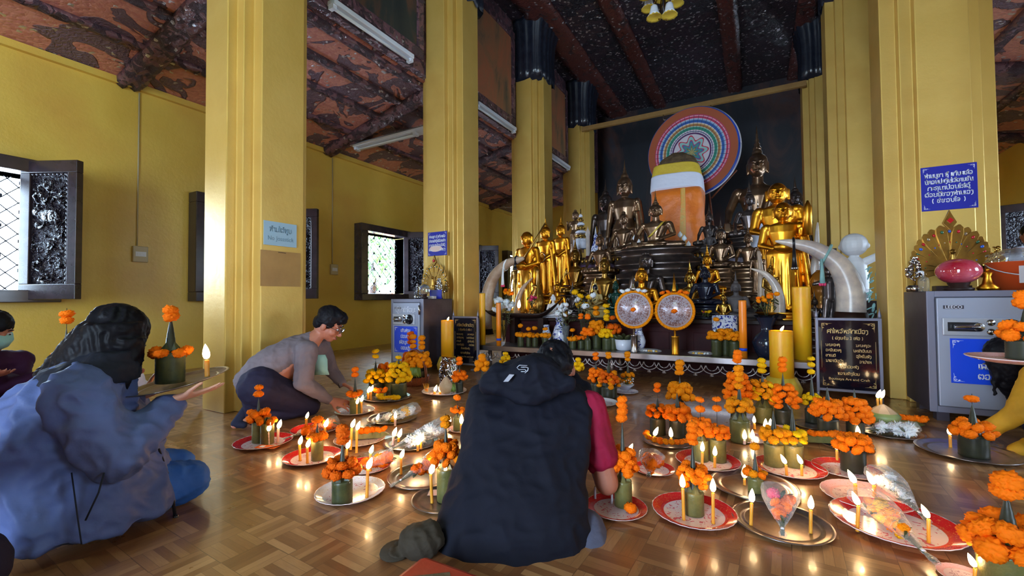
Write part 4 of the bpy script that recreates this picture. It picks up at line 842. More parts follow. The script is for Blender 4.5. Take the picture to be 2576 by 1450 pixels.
# ---- candles; tray letter gives the height of the foot
CL = [
 (676, 1119, 1086, 'pink_wax', 'slim pale candle nearer the leaf cup by the socked feet', 1), (699, 1113, 1079, 'pink_wax', 'slim pale candle nearer the rim by the socked feet', 1),
 (770, 1078, 1054, 'wax', 'orange candle before the kneeling man\'s knee', 1), (817, 1096, 1076, 'wax', 'orange candle burning behind the orange wrapped bouquet', 1),
 (755, 1160, 1120, 'wax', 'orange candle nearer the rim of red scalloped tray', 1), (773, 1166, 1127, 'wax', 'orange candle nearer the lone leaf cup on red scalloped tray', 1),
 (882, 1132, 1077, 'wax', 'taller yellow candle on the pale pink tray', 1), (897, 1140, 1083, 'wax', 'yellow candle beside folded leaf on the pale pink tray', 1),
 (871, 1160, 1130, 'wax', 'yellow candle rising from the deep red tray edge', 1), (932, 1186, 1142, 'wax', 'thin candle through the film of orange bouquet on deep red tray', 1),
 (923, 1252, 1182, 'wax', 'tall yellow candle alone on white tray nearest woman in blue', 1),
 (897, 1044, 1018, 'wax', 'small yellow candle before the leaf cup between the hands', 1), (909, 1040, 1012, 'wax', 'small yellow candle just behind the one between the hands', 1),
 (926, 1005, 989, 'wax', 'tiny candle nearest the rim of the yellow offering tray', 1), (933, 1007, 986, 'wax', 'tiny candle second from rim of the yellow offering tray', 1),
 (948, 1065, 1058, 'pink_wax', 'short pale candle at the bouquet neck on steel tray', 1), (994, 1072, 1055, 'pink_wax', 'short pale candle near lime flowers on steel tray', 0),
 (989, 1120, 1098, 'pink_wax', 'pale candle by the net wrapped bouquet neck', 1), (1003, 1112, 1102, 'wax', 'orange stub by the net wrapped bouquet neck', 1),
 (1051, 1135, 1121, 'wax', 'yellow stub in front of the net wrapped bouquet', 1), (1059, 1131, 1113, 'wax', 'slightly taller yellow stub before net wrapped bouquet', 1),
 (1009, 1194, 1154, 'wax', 'yellow candle beside the crinkled film bouquet', 1), (1087, 1266, 1194, 'wax', 'tall yellow candle with sooty foot on bare steel tray', 1),
 (1117, 1262, 1204, 'wax', 'tall pale yellow candle nearest the navy vest', 1), (1100, 1160, 1146, 'wax', 'candle hidden among blooms brushing the navy vest', 1),
 (1093, 992, 986, 'wax', 'stub candle before the coconut, nearer the incense', 1), (1107, 992, 987, 'wax', 'stub candle directly before the coconut', 0),
 (1125, 955, 945, 'wax', 'tiny candle burning on the coconut top', 0), (1160, 1090, 1068, 'wax', 'pale candle on the small tray behind the vest', 0), (1131, 1075, 1066, 'wax', 'candle half hidden by big orange cluster', 0),
 (1582, 1172, 1140, 'wax', 'yellow candle behind the tall offering by the red sleeve', 1), (1646, 1113, 1098, 'wax', 'candle in the marigold string nearer its loose end', 1), (1689, 1116, 1102, 'wax', 'candle in the marigold string at its middle', 0),
 (1766, 1172, 1138, 'wax', 'yellow candle before the taller paired orange cup', 0), (1798, 1177, 1149, 'wax', 'yellow candle before the squat banded offering', 0),
 (1720, 1309, 1230, 'wax', 'tallest bent yellow candle standing on the printed roses', 0), (1794, 1318, 1240, 'wax', 'tall yellow candle near gilt scrolls on rose tray', 0),
 (1889, 1322, 1266, 'wax', 'yellow candle on large steel tray beside bouquet mouth', 0), (2039, 1342, 1284, 'wax', 'yellow candle on large steel tray near its outer rim', 0),
 (1873, 1221, 1205, 'wax', 'short candle left burning low on the wide steel tray', 0), (1873, 1118, 1108, 'pink_wax', 'pale stub before the tallest amber offering', 0), (1893, 1116, 1108, 'pink_wax', 'pale stub nearer the rim by tallest amber offering', 0),
 (1898, 1080, 1066, 'wax', 'orange candle between amber and lemon offerings', 0), (1926, 1090, 1080, 'wax', 'far stub behind the paired yellow cups, nearer amber one', 0), (1938, 1090, 1080, 'wax', 'far stub behind the paired yellow cups', 0),
 (1979, 1196, 1170, 'wax', 'candle before the gap of the paired yellow cups', -1), (2017, 1197, 1170, 'wax', 'candle with long leaning flame by paired yellow cups', -1),
 (2106, 1160, 1134, 'wax', 'orange candle on tray of the stout dark cup', 0), (2160, 1108, 1098, 'wax', 'candle glowing just above the stout dark cup', 0),
 (2391, 1126, 1096, 'wax', 'yellow candle on the tray being set down', 0), (2424, 1128, 1100, 'wax', 'yellow candle beside the offering being set down', 0),
 (2153, 1246, 1218, 'wax', 'orange candle farther up the rose pink tray', -1), (2200, 1250, 1222, 'wax', 'short orange candle nearer the long yellow bouquet', -1),
 (2157, 1337, 1272, 'wax', 'dripping yellow candle leaning by the largest red tray edge', -1), (2336, 1366, 1306, 'wax', 'tall yellow candle with biggest flame on largest red tray', -1),
 (2452, 1462, 1430, 'wax', 'candle on the small glossy pink dish', -1), (2186, 1072, 1064, 'pink_wax', 'pale stub on the green coconut tray', 0)]
for px, yb, yf, mt, lb, ln in CL:
    d_ = dep(G(px, yb, .01)); candle(px, yb, yf, lb, mt, rad=4.0 if d_ < 2.1 else 3.2, lean=ln*1.2, fl=15 if d_ < 2.2 else 11 if d_ < 3 else 8)
Pc = G(2222, 1068, .02)
for px, lb in ((2206, 'thin candle on the green coconut, nearer the black board'), (2213, 'thin candle on the green coconut, nearer the pale safe')):
    q = V((Pc.x+(px-2216)*.0026, Pc.y, .02+50*dep(Pc)/F*.84)); candle(px, 0, 1003, lb, P=q, rad=2.6, fl=10, lean=1)
for px, yb, lb in ((1497, 1255, 'unlit white candle on the maroon floral tray near the vest'), (1540, 1268, 'unlit white candle leaning toward the elbow')):
    P = G(px, yb, .008); t_ = thing('candle', lb, 'candle', P); part('wax_stick', lambda g: g.lathe([(.001, 0), (.006, 0), (.005, .05), (.001, .052)], 10), 'white_silk', t_); part('wick', lambda g: g.tube([(0, 0, .05), (0, 0, .058)], .001, 5), 'wick', t_)
# ---- wrapped bouquets
mg = ['marigold', 'burnt_marigold']; ym = ['amber_marigold', 'yellow_marigold', 'marigold']; wp = ['white_petal', 'white_petal', 'yellow_marigold']
bouquet((735, 1098), (845, 1062), 48, 'orange bouquet in film lying before the kneeling man\'s knees', mg, 8)
bouquet((890, 1180), (990, 1148), 52, 'orange bouquet in film on the deep red tray', mg, 9)
bouquet((942, 1065), (1045, 1030), 50, 'film cone with green sprays and lime blooms', ['yellow_marigold', 'white_petal'], 5, filler='leaf')
bouquet((985, 1130), (1115, 1075), 66, 'white net patterned bouquet cone of green sprays', ['white_petal'], 4, filler='leaf', z2=.1)
bouquet((1010, 1208), (1125, 1138), 62, 'orange bouquet in crinkled film with long twisted tail', mg, 11, z2=.09)
bouquet((1633, 1190), (1640, 1150), 62, 'small bunch of marigolds in pleated film, tail towards camera', mg, 6, flat=.8, z1=.05, z2=.1)
bouquet((1968, 1330), (1962, 1236), 88, 'pleated film bouquet with pink paper and marigolds, tail towards camera', mg+['pink_petal'], 7, flat=.6, z1=.03, z2=.12)
bouquet((2320, 1385), (2180, 1256), 96, 'long bouquet of yellow flowers in film on largest red tray', ym, 16, flat=.5, z1=.04, z2=.07, fr=17)
bouquet((2312, 1290), (2215, 1195), 76, 'long film sleeve of leafy white flowers over rose pink tray', ['white_petal'], 5, filler='leaf', z1=.04, z2=.07)
bouquet((2170, 1080), (2300, 1078), 44, 'clear wrapped spray beside the green coconut', ['white_petal'], 3, filler='leaf', z1=.04, z2=.06)
# incense sticks, banknote, small packets
P = G(1070, 985, .02)
t_ = thing('incense_bundle', 'bundle of pale sticks leaning on the coconut tray edge', 'incense', P, -.4)
for i in range(5): part('stick', lambda g: g.tube([(.012*i, 0, 0), (.012*i-.05, .01*i, .07)], .0025, 5), 'wax', t_)
part('band', lambda g: g.tube([(0, 0, .02), (.05, 0, .02)], .004, 6), 'marigold', t_)
P = G(1110, 1240, .014); t_ = thing('banknote', 'pale banknote lying on the bare steel tray', 'banknote', P, .5)
part('paper', lambda g: g.box((-.06, -.03, 0), (.06, .03, .001)), 'pink_wax', t_); part('portrait_patch', lambda g: g.box((.0, -.015, .001), (.03, .015, .0014)), 'burnt_marigold', t_)
P = G(672, 1125, .014); t_ = thing('banknote', 'orange banknote flat on tray by the socked feet', 'banknote', P, .3)
part('paper', lambda g: g.box((-.07, -.03, 0), (.07, .03, .001)), 'burnt_marigold', t_); part('portrait_patch', lambda g: g.box((-.05, -.015, .001), (-.02, .015, .0014)), 'white_silk', t_)
P = G(1571, 980, .03); t_ = thing('beaded_bowl', 'white bowl of yellow heads with white beads under the shelf', 'bowl', P)
part('bowl', lambda g: g.lathe([(.001, 0), (.04, 0), (.09, .045), (.095, .05), (.085, .045), (.001, .01)], 22), 'porcelain', t_)
for i in range(6): flower(t_, (.06*math.cos(i), .06*math.sin(i), .07+.02*(i % 2)), .022, 'amber_marigold')
part('bead_string', lambda g: [g.ell((.085*math.cos(q*.26), .085*math.sin(q*.26), .085+.02*math.sin(q)), (.006,)*3, nu=6, nv=4) for q in range(24)] and None, 'white_petal', t_)
# ---------------------------------------------------------------- big candles, boards, safes
def pillar_candle(px, yb, yt, w, label, base=True, lit=True, mt='candle_yellow', P=None, bulge=1.0, power=1.2, band=False):
    P = P or G(px, yb, 0); k = dep(P)/F; r_ = w*k/2; h = hz(px, yt, P)
    t_ = thing('pillar_candle', label, 'candle', P)
    zb = 0
    if base:
        zb = r_*2.3*bulge
        part('lotus_base', lambda g: g.lathe([(.001, 0), (r_*1.0, 0), (r_*1.45, zb*.2), (r_*1.6, zb*.5), (r_*1.35, zb*.8), (r_*1.15, zb), (.001, zb)], 40, lobes=10, lob=.05), 'yellow_silk', t_)
    part('wax_body', lambda g: g.lathe([(.001, zb*.95), (r_, zb*.95), (r_*.99, zb+(h-zb)*.5), (r_, h-.012), (r_*.98, h), (r_*.85, h-.004), (r_*.8, h-.02), (.001, h-.025)], 32, lobes=3, lob=.01), mt, t_)
    part('wick', lambda g: g.tube([(0, 0, h-.03), (0, 0, h+.004), (.003, 0, h+.012)], .002, 5), 'wick', t_)
    if band: part('paper_band', lambda g: g.lathe([(r_*1.02, h*.12), (r_*1.02, h*.17)], 24), 'sign_bright', t_)
    if lit:
        fh = .055; link('flame', flame_m, t_, (0, 0, h-.005), (0, .5, 0), (fh*.8, fh*.8, fh))
        l = D.lights.new('flame_light', 'POINT'); l.energy = power; l.color = (1, .56, .22); l.shadow_soft_size = .015
        lo = D.objects.new('flame_light', l); C.objects.link(lo); lo.parent = t_; lo.location = (.01, 0, h+.035)
    return t_
pillar_candle(1968, 1004, 832, 53, 'thickest burning amber candle standing before the shelf end', bulge=.9)
pillar_candle(1126, 938, 806, 32, 'burning amber candle standing before the dark safe', bulge=1.1)
SH = .30                                                   # height of the steel shelf
pillar_candle(2006, 0, 722, 40, 'tall yellow wrapped unlit candle behind the thickest one', base=False, lit=False, P=V((.405, 5.22, SH)))
pillar_candle(1872, 0, 756, 18, 'glossy orange candle beside the dark vase', base=False, lit=False, mt='candle_orange', P=V((-.115, 5.1, SH)), band=True)
pillar_candle(1268, 0, 762, 12, 'glossy orange candle at the window-side end of the shelf', base=False, lit=False, mt='candle_orange', P=V((-3.03, 5.07, SH)), band=True)
pillar_candle(1221, 0, 738, 15, 'rough yellow candle at the very end of the shelf', base=False, lit=False, P=V((-3.29, 5.07, SH)))
for px, Pq, lb in ((1284, V((-3.1, 5.56, .76)), 'small lit candle in the boat nearer its prow'), (1303, V((-2.98, 5.56, .76)), 'small lit candle in the boat beside the gold naga')):
    candle(px, 0, 776, lb, P=Pq, rad=2.6, fl=9, lean=.4)
def board(pl, pr, yt_l, yt_r, yb_l, yb_r, Y, label, narrow):
    a = PY(pl, yb_l, Y); yr = Y+.0; b = PY(pr, yb_r, yr)
    w_ = b.x-a.x; z1 = PY(pl, yt_l, Y).z; z0 = PY(pl, yb_l, Y).z; h = z1-z0
    t_ = thing('prayer_board', label, 'sign', (a.x, Y, 0))
    fr = Geo(); e = .022
    fr.box((-e, -.02, z0-.03), (0, .02, z1+e)); fr.box((w_, -.02, z0-.03), (w_+e, .02, z1+e)); fr.box((-e, -.018, z1), (w_+e, .018, z1+e)); fr.box((-e, -.018, z0-e), (w_+e, .018, z0))
    part('frame', fr, 'safe_trim', t_, bevel=.003)
    for x in (-e/2, w_+e/2):
        part('leg', lambda g: g.tube([(x, 0, 0), (x, 0, z0)], .012, 8), 'safe_trim', t_); part('foot', lambda g: g.box((x-.015, -.15, 0), (x+.015, .15, .02)), 'safe_trim', t_)
        part('finial', lambda g: g.lathe([(.01, z1+e), (.014, z1+e+.02), (.004, z1+e+.06), (.001, z1+e+.09)], 10, Matrix.Translation((x, 0, 0))), 'safe_trim', t_)
    part('panel', lambda g: g.box((0, -.006, z0), (w_, .006, z1)), 'sign_black', t_)
    y = -.0062; u = h/12.6; c = w_/2; m_ = w_*.09
    def tl(s_, *a): q_ = Geo(); lao(q_, s_, *a); part('text_line', q_, 'letter_gold', t_)
    tl('ຄຳໄຫວ້ຫລັກເມືອງ', c, z1-u*2.35, u*.62, w_*.72, 'c', y); tl('( ຕັ້ງນະໂມ 3 ເທື່ອ )', c, z1-u*3.5, u*.42, w_*.6, 'c', y)
    for i, (l_, r_) in enumerate((('ນະມະອະຄຸ', 'ມະນະຄຸອະ'), ('ອະນັນຕະຄຸ', 'ນະສຳປັນນາ'), ('ຊາເນຕິ', 'ອຸໂທໂມສັງ'), ('ມາຕາປິຕຸນັງ', 'ວາຢາເທ'))):
        z = z1-u*(4.75+i*.98); tl(l_, m_+w_*.03, z, u*.4, w_*.32, 'l', y); tl(r_, w_-m_-w_*.03, z, u*.4, w_*.34, 'r', y)
    tl('ວັນທາມິຕະຫັງ', c, z1-u*8.7, u*.4, w_*.5, 'c', y); tl('ຖວາຍສ້າງໂດຍ', c, z1-u*9.95, u*.4, w_*.44, 'c', y)
    latin('maker_line', 'Boutsaya Art and Craft', t_, 'letter_gold', (c, -.0065, z1-u*10.95), u*.62, w_*.68)
    g = Geo(); q = w_*.055
    for cx_, cz_, sx_, sz_ in ((q, z1-q, 1, -1), (w_-q, z1-q, -1, -1), (q, z0+q, 1, 1), (w_-q, z0+q, -1, 1)): scroll(g, cx_, cz_, w_*.11, sx_, sz_, -.0065)
    for s_ in (q*.9, w_-q*.9): g.tube([(s_, -.0065, z0+h*.3), (s_, -.0065, z0+h*.7)], .002, 4)
    part('gilt_scrolls', g, 'letter_gold', t_); return t_
board(2062, 2214, 806, 806, 975, 985, 4.72, 'black prayer board with gilt scrolls beside the pale safe', 0)
board(1143, 1201, 800, 800, 912, 912, 4.86, 'narrow black prayer board at the window-side end of shelf', 1)
def blue_sign(o, w_, h_, lines, label, mt='sign_blue', P=None, rot=0, par=None, small=False, cat='sign'):
    t_ = thing('blue_sign', label, cat, P, rot)
    part('plate', lambda g: g.box((-w_/2, -.006, -h_/2), (w_/2, 0, h_/2)), mt, t_, bevel=.001)
    g = Geo(); n = len(lines)
    for i, s_ in enumerate(lines):
        q_ = Geo(); lao(q_, s_, 0, h_/2-h_*(.25+i*.72/n), h_*.075 if n > 4 else h_*.09, w_*.86, 'c', -.0062, .1); part('text_line', q_, 'letter_white', t_)
    q = w_*.04
    for cx_, cz_, sx_, sz_ in ((-w_/2+q, h_/2-q, 1, -1), (w_/2-q, h_/2-q, -1, -1), (-w_/2+q, -h_/2+q, 1, 1), (w_/2-q, -h_/2+q, -1, 1)): scroll(g, cx_, cz_, w_*.07, sx_, sz_, -.0065)
    part('corner_scrolls', g, 'letter_white', t_); return t_
LN = ['ທ່ານບູຊາ ຫຼື ແກ້ບະແລ້ວ', 'ບໍ່ຄວນປະເງິນໄວ້ຕາມຂັນ', 'ກະລຸນາປ່ອນໃສ່ຕູ້', 'ດ້ວຍມືຂອງທ່ານເອງ', '( ຂໍຂອບໃຈ )']
yf_ = 5.31-.373-.001
a, b = PY(2315, 424, yf_), PY(2461, 522, yf_)
blue_sign(0, b.x-a.x, a.z-b.z, LN, 'dark blue Lao sign on the column above the crystal ball', P=V(((a.x+b.x)/2, yf_, (a.z+b.z)/2)))
a, b = PY(1077, 586, yf_), PY(1125, 642, yf_)
t_ = blue_sign(0, b.x-a.x, a.z-b.z, LN[:4], 'small blue Lao sign with a pink smudge above the dark safe', P=V(((a.x+b.x)/2, yf_, (a.z+b.z)/2)))
part('pink_smudge', lambda g: g.ell((-.03, -.007, -.07), (.12, .001, .045), nu=20, nv=8), 'pink_wax', t_)
xf_ = -4.0+.374
a, b = PX(663, 554, xf_), PX(745, 624, xf_)
t_ = thing('notice', 'pale blue notice with faded lettering on the first column', 'sign', (xf_, (a.y+b.y)/2, (a.z+b.z)/2), math.pi/2)
w_, h_ = b.y-a.y, (a.z-b.z)*1.0
part('plate', lambda g: g.box((-w_/2, -.006, -h_/2), (w_/2, 0, h_/2)), 'sign_pale', t_)
g = Geo(); lao(g, 'ຫ້າມໄຕ້ທູບ', 0, h_*.08, h_*.17, w_*.7, 'c', -.0062, .08); part('lettering', g, 'letter_grey', t_); latin('latin_line', 'No Jossstick', t_, 'letter_grey', (0, -.0066, -h_*.28), h_*.26, w_*.78)
a, b = PX(655, 628, xf_), PX(755, 722, xf_)
t_ = thing('board_patch', 'bare brownish board patch under the pale notice', 'board', (xf_, (a.y+b.y)/2, (a.z+b.z)/2), math.pi/2)
w_, h_ = b.y-a.y, a.z-b.z
part('sheet', lambda g: g.box((-w_/2, -.003, -h_/2), (w_/2, 0, h_/2)), 'tan_paint', t_); part('nail', lambda g: g.tube([(-.03, -.006, h_/2-.01), (.04, -.006, h_/2-.012)], .002, 5), 'wick', t_)
def safe(P, w_, d_, h_, label, bodym, doorm, panel_left, sign, brand, small):
    t_ = thing('safe', label, 'safe', P)
    part('body', lambda g: g.box((0, 0, .07), (w_, d_, h_)), bodym, t_, bevel=.008)
    part('front_frame', lambda g: [g.box((0, -.012, .07), (.045, 0, h_)), g.box((w_-.045, -.012, .07), (w_, 0, h_)), g.box((.045, -.012, h_-.045), (w_-.045, 0, h_)), g.box((.045, -.012, .07), (w_-.045, 0, .115))] and None, 'safe_trim', t_, bevel=.004)
    for x in (.05, w_-.12):
        for y in (.04, d_-.12): part('foot', lambda g: g.box((x, y, 0), (x+.07, y+.08, .07)), 'safe_dark', t_)
    dr = part('door', lambda g: g.box((.05, -.03, .12), (w_-.05, 0, h_-.05)), doorm, t_, bevel=.006)
    pz = h_*.73 if not small else h_*.72; ph = .065 if not small else .07; x0, x1 = (.075, min(w_-.08, .52)) if not small else (.06, w_-.12)
    part('lock_panel', lambda g: g.box((x0, -.045, pz-ph), (x1, -.03, pz+ph)), 'panel_silver', dr, bevel=.012)
    L = x1-x0; hx = x0+L*.42
    part('handle_recess', lambda g: g.box((x0+L*.06, -.047, pz-ph*.5), (hx, -.045, pz+ph*.5)), 'black_plastic', dr)
    part('handle', lambda g: [g.tube([(hx-.005, -.05, pz), (hx-.005, -.075, pz)], .03, 16), g.tube([(hx, -.075, pz), (x0+L*.12, -.075, pz)], .014, 10)] and None, 'silver', dr, bevel=.002)
    for s_ in (-1, 1): part('keyhole', lambda g: g.tube([(hx+L*.14, -.045, pz+s_*ph*.5), (hx+L*.14, -.052, pz+s_*ph*.5)], ph*.34, 16), 'silver', dr)
    dx = hx+L*.36
    part('dial', lambda g: [g.tube([(dx, -.045, pz), (dx, -.055, pz)], ph*.9, 24), g.tube([(dx, -.055, pz), (dx, -.08, pz)], ph*.5, 20)] and None, 'black_plastic', dr)
    if small:
        for z in (h_*.85, h_*.15): part('hinge', lambda g: g.tube([(w_-.045, -.035, z-.06), (w_-.045, -.035, z+.06)], .012, 8), 'silver', t_)
    bp = part('badge', lambda g: g.box((.085, -.033, h_-.13), (.085+.11, -.03, h_-.105)), 'safe_dark', dr)
    latin('badge_lettering', 'LEECO', bp, 'letter_white', (.14, -.0345, h_-.127), .03, .09)
    sw = .62 if not small else w_-.16; sh = .32 if not small else .34; sx0 = .115 if not small else .08; sz = pz-ph-.02
    sg = part('door_sign', lambda g: g.box((sx0, -.034, sz-sh), (sx0+sw, -.03, sz)), 'sign_bright', dr)
    g = Geo()
    for i, s_ in enumerate(sign): q_ = Geo(); lao(q_, s_, sx0+sw/2, sz-sh*(.22+i*.22), sh*.1, sw*.84, 'c', -.0345, .1); part('text_line', q_, 'letter_white', dr)
    for cx_, cz_, a_, b_ in ((sx0+.012, sz-.012, 1, -1), (sx0+sw-.012, sz-.012, -1, -1), (sx0+.012, sz-sh+.012, 1, 1), (sx0+sw-.012, sz-sh+.012, -1, 1)): scroll(g, cx_, cz_, .035, a_, b_, -.035)
    part('corner_scrolls', g, 'letter_white', dr)
    if small:
        g = Geo(); lao(g, 'ຕູ້ປະຖ່າໂດຍ:', w_/2+.0, h_*.84-.02, .05, w_*.62, 'c', -.0305); part('door_lettering', g, 'letter_white', dr)
    return t_
safe(V((1.112, 4.34, 0)), 1.05, .55, .957, 'large pale steel safe with blue Lao panel, crystal ball on top', 'safe_dark', 'safe_grey', 1, ['ເຊີນທ່ານຜູ້ມີໃຈ', 'ຍ່ອມບໍລິຈາກປັດໃຈ', 'ເພື່ອບູລະນະສ້າງວັດ', 'ຕອມປູງວັດ ວິຫານ'], 1, False)
safe(V((-4.225, 4.3, 0)), .55, .6, .938, 'dark bodied safe with pale door near the third window', 'safe_dark', 'safe_grey', 1, ['ເຊີນທ່ານ', 'ຍ່ອມບໍລິ', 'ເພື່ອບູລະນະ', 'ຕອມປູງ'], 1, True)
# peacock fans, crystal balls, sparkling trees on the safes
def peacock(P, s_, label, gems, rz=0):
    t_ = thing('peacock_ornament', label, 'ornament', P, rz)
    part('plinth', lambda g: g.box((-.12*s_, -.06*s_, 0), (.12*s_, .06*s_, .05*s_)), 'dark_wood', t_, bevel=.004)
    nf = 23
    for i in range(nf):
        a = math.radians(-12+204*i/(nf-1)); L = (.3+.12*max(0, math.sin(a))**3)*s_; c_, d_ = math.cos(a), math.sin(a); q = Matrix.Translation((0, .012*(i % 2), .2*s_)) @ Matrix.Rotation(math.pi/2-a, 4, 'Y')
        f_ = part('tail_feather', lambda g: g.rings([[(-w_*s_, -.006, z*L), (w_*s_, -.006, z*L), (w_*s_, .006, z*L), (-w_*s_, .006, z*L)] for z, w_ in ((.1, .01), (.5, .03), (.82, .04), (.94, .032), (1.0, .006))], q, False), 'old_gold', t_, bevel=.002)
        part('jewel', lambda g: g.ell((0, -.01, L*.84), (.012*s_, .006, .015*s_), q, 10, 6), gems[i % len(gems)], f_); part('jewel', lambda g: g.ell((0, -.009, L*.6), (.006*s_, .005, .007*s_), q, 8, 5), gems[(i+2) % len(gems)], f_)
    part('crest', lambda g: g.prism([(0, 0), (.05*s_, .07*s_), (.02*s_, .14*s_), (0, .19*s_), (-.02*s_, .14*s_), (-.05*s_, .07*s_)], -.012, .012, Matrix.Translation((0, 0, .56*s_)) @ Matrix.Rotation(math.pi/2, 4, 'X')), 'old_gold', t_, bevel=.003)
    part('crest_jewel', lambda g: g.prism([(0, -.026*s_), (.024*s_, 0), (0, .026*s_), (-.024*s_, 0)], 0, .012, Matrix.Translation((0, -.012, .65*s_)) @ Matrix.Rotation(math.pi/2, 4, 'X')), 'gem_red', t_)
    me = sculpt(lambda g: [g.capsule((0, -.02*s_, .08*s_), .04*s_, (0, -.03*s_, .2*s_), .045*s_), g.capsule((0, -.03*s_, .2*s_), .035*s_, (0, -.05*s_, .34*s_), .018*s_), g.ell((0, -.055*s_, .36*s_), (.022*s_, .028*s_, .024*s_)), g.capsule((0, -.07*s_, .36*s_), .009*s_, (0, -.1*s_, .35*s_), .003*s_)] and None, .006*s_, 2, None, 'peacock_body', 'old_gold')
    link('body', me, t_); return t_
sx = lambda px, Y: PY(px, 700, Y).x
peacock(V((sx(2393, 4.66), 4.66, .957)), (PY(2393, 528, 4.66).z-.957)/.75, 'broad gold peacock fan set with red and blue gems', ['gem_red', 'gem_blue', 'gem_green', 'gem_red', 'crystal'])
peacock(V((sx(1093, 4.82), 4.82, .938)), (PY(1093, 642, 4.82).z-.938)/.75, 'smaller gilt peacock fan glittering on the dark safe', ['mirror_tile', 'gem_green', 'mirror_tile'])
def ball(P, rx, rz_, mt, label, stand='dark_wood'):
    t_ = thing('glass_ball', label, 'ball', P)
    part('stand', lambda g: g.lathe([(.001, 0), (rx*.62, 0), (rx*.66, .02), (rx*.4, .03), (rx*.5, .06), (rx*.3, .06), (.001, .04)], 24), stand, t_)
    part('ball', lambda g: g.ell((0, 0, .05+rz_), (rx, rx, rz_), nu=36, nv=24), mt, t_)
ball(V((sx(2411, 4.44), 4.44, .957)), .128, .095, 'red_glass', 'polished red and pink crystal ball on dark stand')
ball(V((sx(1068, 4.4), 4.4, .938)), .07, .07, 'crystal', 'clear glass ball on dark stand atop the dark safe')
def gem_tree(P, h, label, mt, n=46):
    t_ = thing('gem_tree', label, 'ornament', P)
    part('pot', lambda g: g.lathe([(.001, 0), (.05, 0), (.055, .03), (.04, .05), (.001, .05)], 18), 'silver', t_)
    part('trunk', lambda g: g.tube([(0, 0, .04), (.005, 0, h*.5), (0, 0, h*.95)], [.008, .006, .003], 8), 'old_gold', t_)
    g = Geo(); rnd = random.Random(int(h*1000))
    for i in range(n):
        z = rnd.uniform(.35, 1)*h; r_ = .12*h/.35*(1.15-z/h)*rnd.uniform(.4, 1); a = rnd.uniform(0, 6.28)
        g.ell((r_*math.cos(a), r_*math.sin(a), z), (.016, .006, .02), nu=6, nv=4, rot=Euler((rnd.uniform(-1, 1), rnd.uniform(-1, 1), a)).to_matrix())
    o = part('gem_leaves', g, mt, t_); return t_
gem_tree(V((sx(2300, 4.6), 4.6, .957)), .27, 'smoky glass bead tree in silver pot beside the peacock fan', 'mirror_tile')
gem_tree(V((sx(2502, 4.6), 4.56, .957)), .32, 'gilded bead tree beside the orange bucket', 'pale_gold', 56)
gem_tree(V((sx(1107, 4.74), 4.72, .938)), .27, 'sparkling silver bead tree on the dark safe', 'mirror_tile', 60)
gem_tree(V((sx(1052, 4.55), 4.55, .938)), .2, 'slim grey bead tree behind the clear glass ball', 'silver', 30)
t_ = thing('pump_bottle', 'clear pump bottle standing on the pale safe', 'bottle', (sx(2323, 4.42), 4.42, .957))
part('bottle', lambda g: g.lathe([(.001, 0), (.032, 0), (.034, .08), (.028, .1), (.012, .11), (.012, .12), (.001, .12)], 18), 'clear_lid', t_); part('pump', lambda g: [g.tube([(0, 0, .12), (0, 0, .15)], .006, 8), g.tube([(0, 0, .15), (-.03, 0, .148)], .007, 8)] and None, 'white_enamel', t_)
t_ = thing('bucket', 'orange plastic bucket with white label and clear lid', 'bucket', (sx(2572, 4.55), 4.55, .957))
part('bucket_body', lambda g: g.lathe([(.001, 0), (.15, 0), (.19, .2), (.195, .205), (.185, .2), (.001, .01)], 32), 'orange_plastic', t_)
part('bucket_lid', lambda g: g.lathe([(.19, .205), (.16, .27), (.1, .3), (.001, .31)], 28), 'clear_lid', t_)
part('bail', lambda g: g.tube([(-.19*math.cos(q), -.19*math.sin(q), .19-.09*math.sin(q)) for q in [math.pi*i/12 for i in range(13)]], .004, 6), 'white_enamel', t_)
part('label', lambda g: g.rings([[(.178*math.cos(a), .178*math.sin(a), z) for z in (.05, .17)]+[(.196*math.cos(a), .196*math.sin(a), z) for z in (.17, .05)] for a in [-2.0+.1*i for i in range(9)]], sm=False), 'white_silk', t_)
t_ = thing('gold_jar', 'small polished gold jar between crystal ball and bucket', 'jar', (sx(2484, 4.42), 4.42, .957))
part('jar_body', lambda g: g.lathe([(.001, 0), (.05, 0), (.06, .02), (.03, .05), (.02, .1), (.03, .13), (.001, .14)], 20), 'gold', t_); part('knob', lambda g: g.ell((0, 0, .15), (.012,)*3), 'gold', t_)
t_ = thing('card_box', 'little cream card box beside the clear glass ball', 'box', (sx(1085, 4.58), 4.58, .938))
part('carton', lambda g: g.box((-.06, -.03, 0), (.06, .03, .035)), 'ivory', t_, bevel=.002); part('flap', lambda g: g.box((-.058, -.032, .03), (.058, -.03, .036)), 'white_silk', t_)
t_ = thing('name_plate', 'deep blue name plate under the small peacock fan', 'sign', (sx(1096, 4.66), 4.66, .938))
part('plate', lambda g: g.box((-.1, -.005, 0), (.1, .005, .12)), 'sign_blue', t_); part('rest', lambda g: g.box((-.05, .005, 0), (.05, .04, .02)), 'black_plastic', t_)
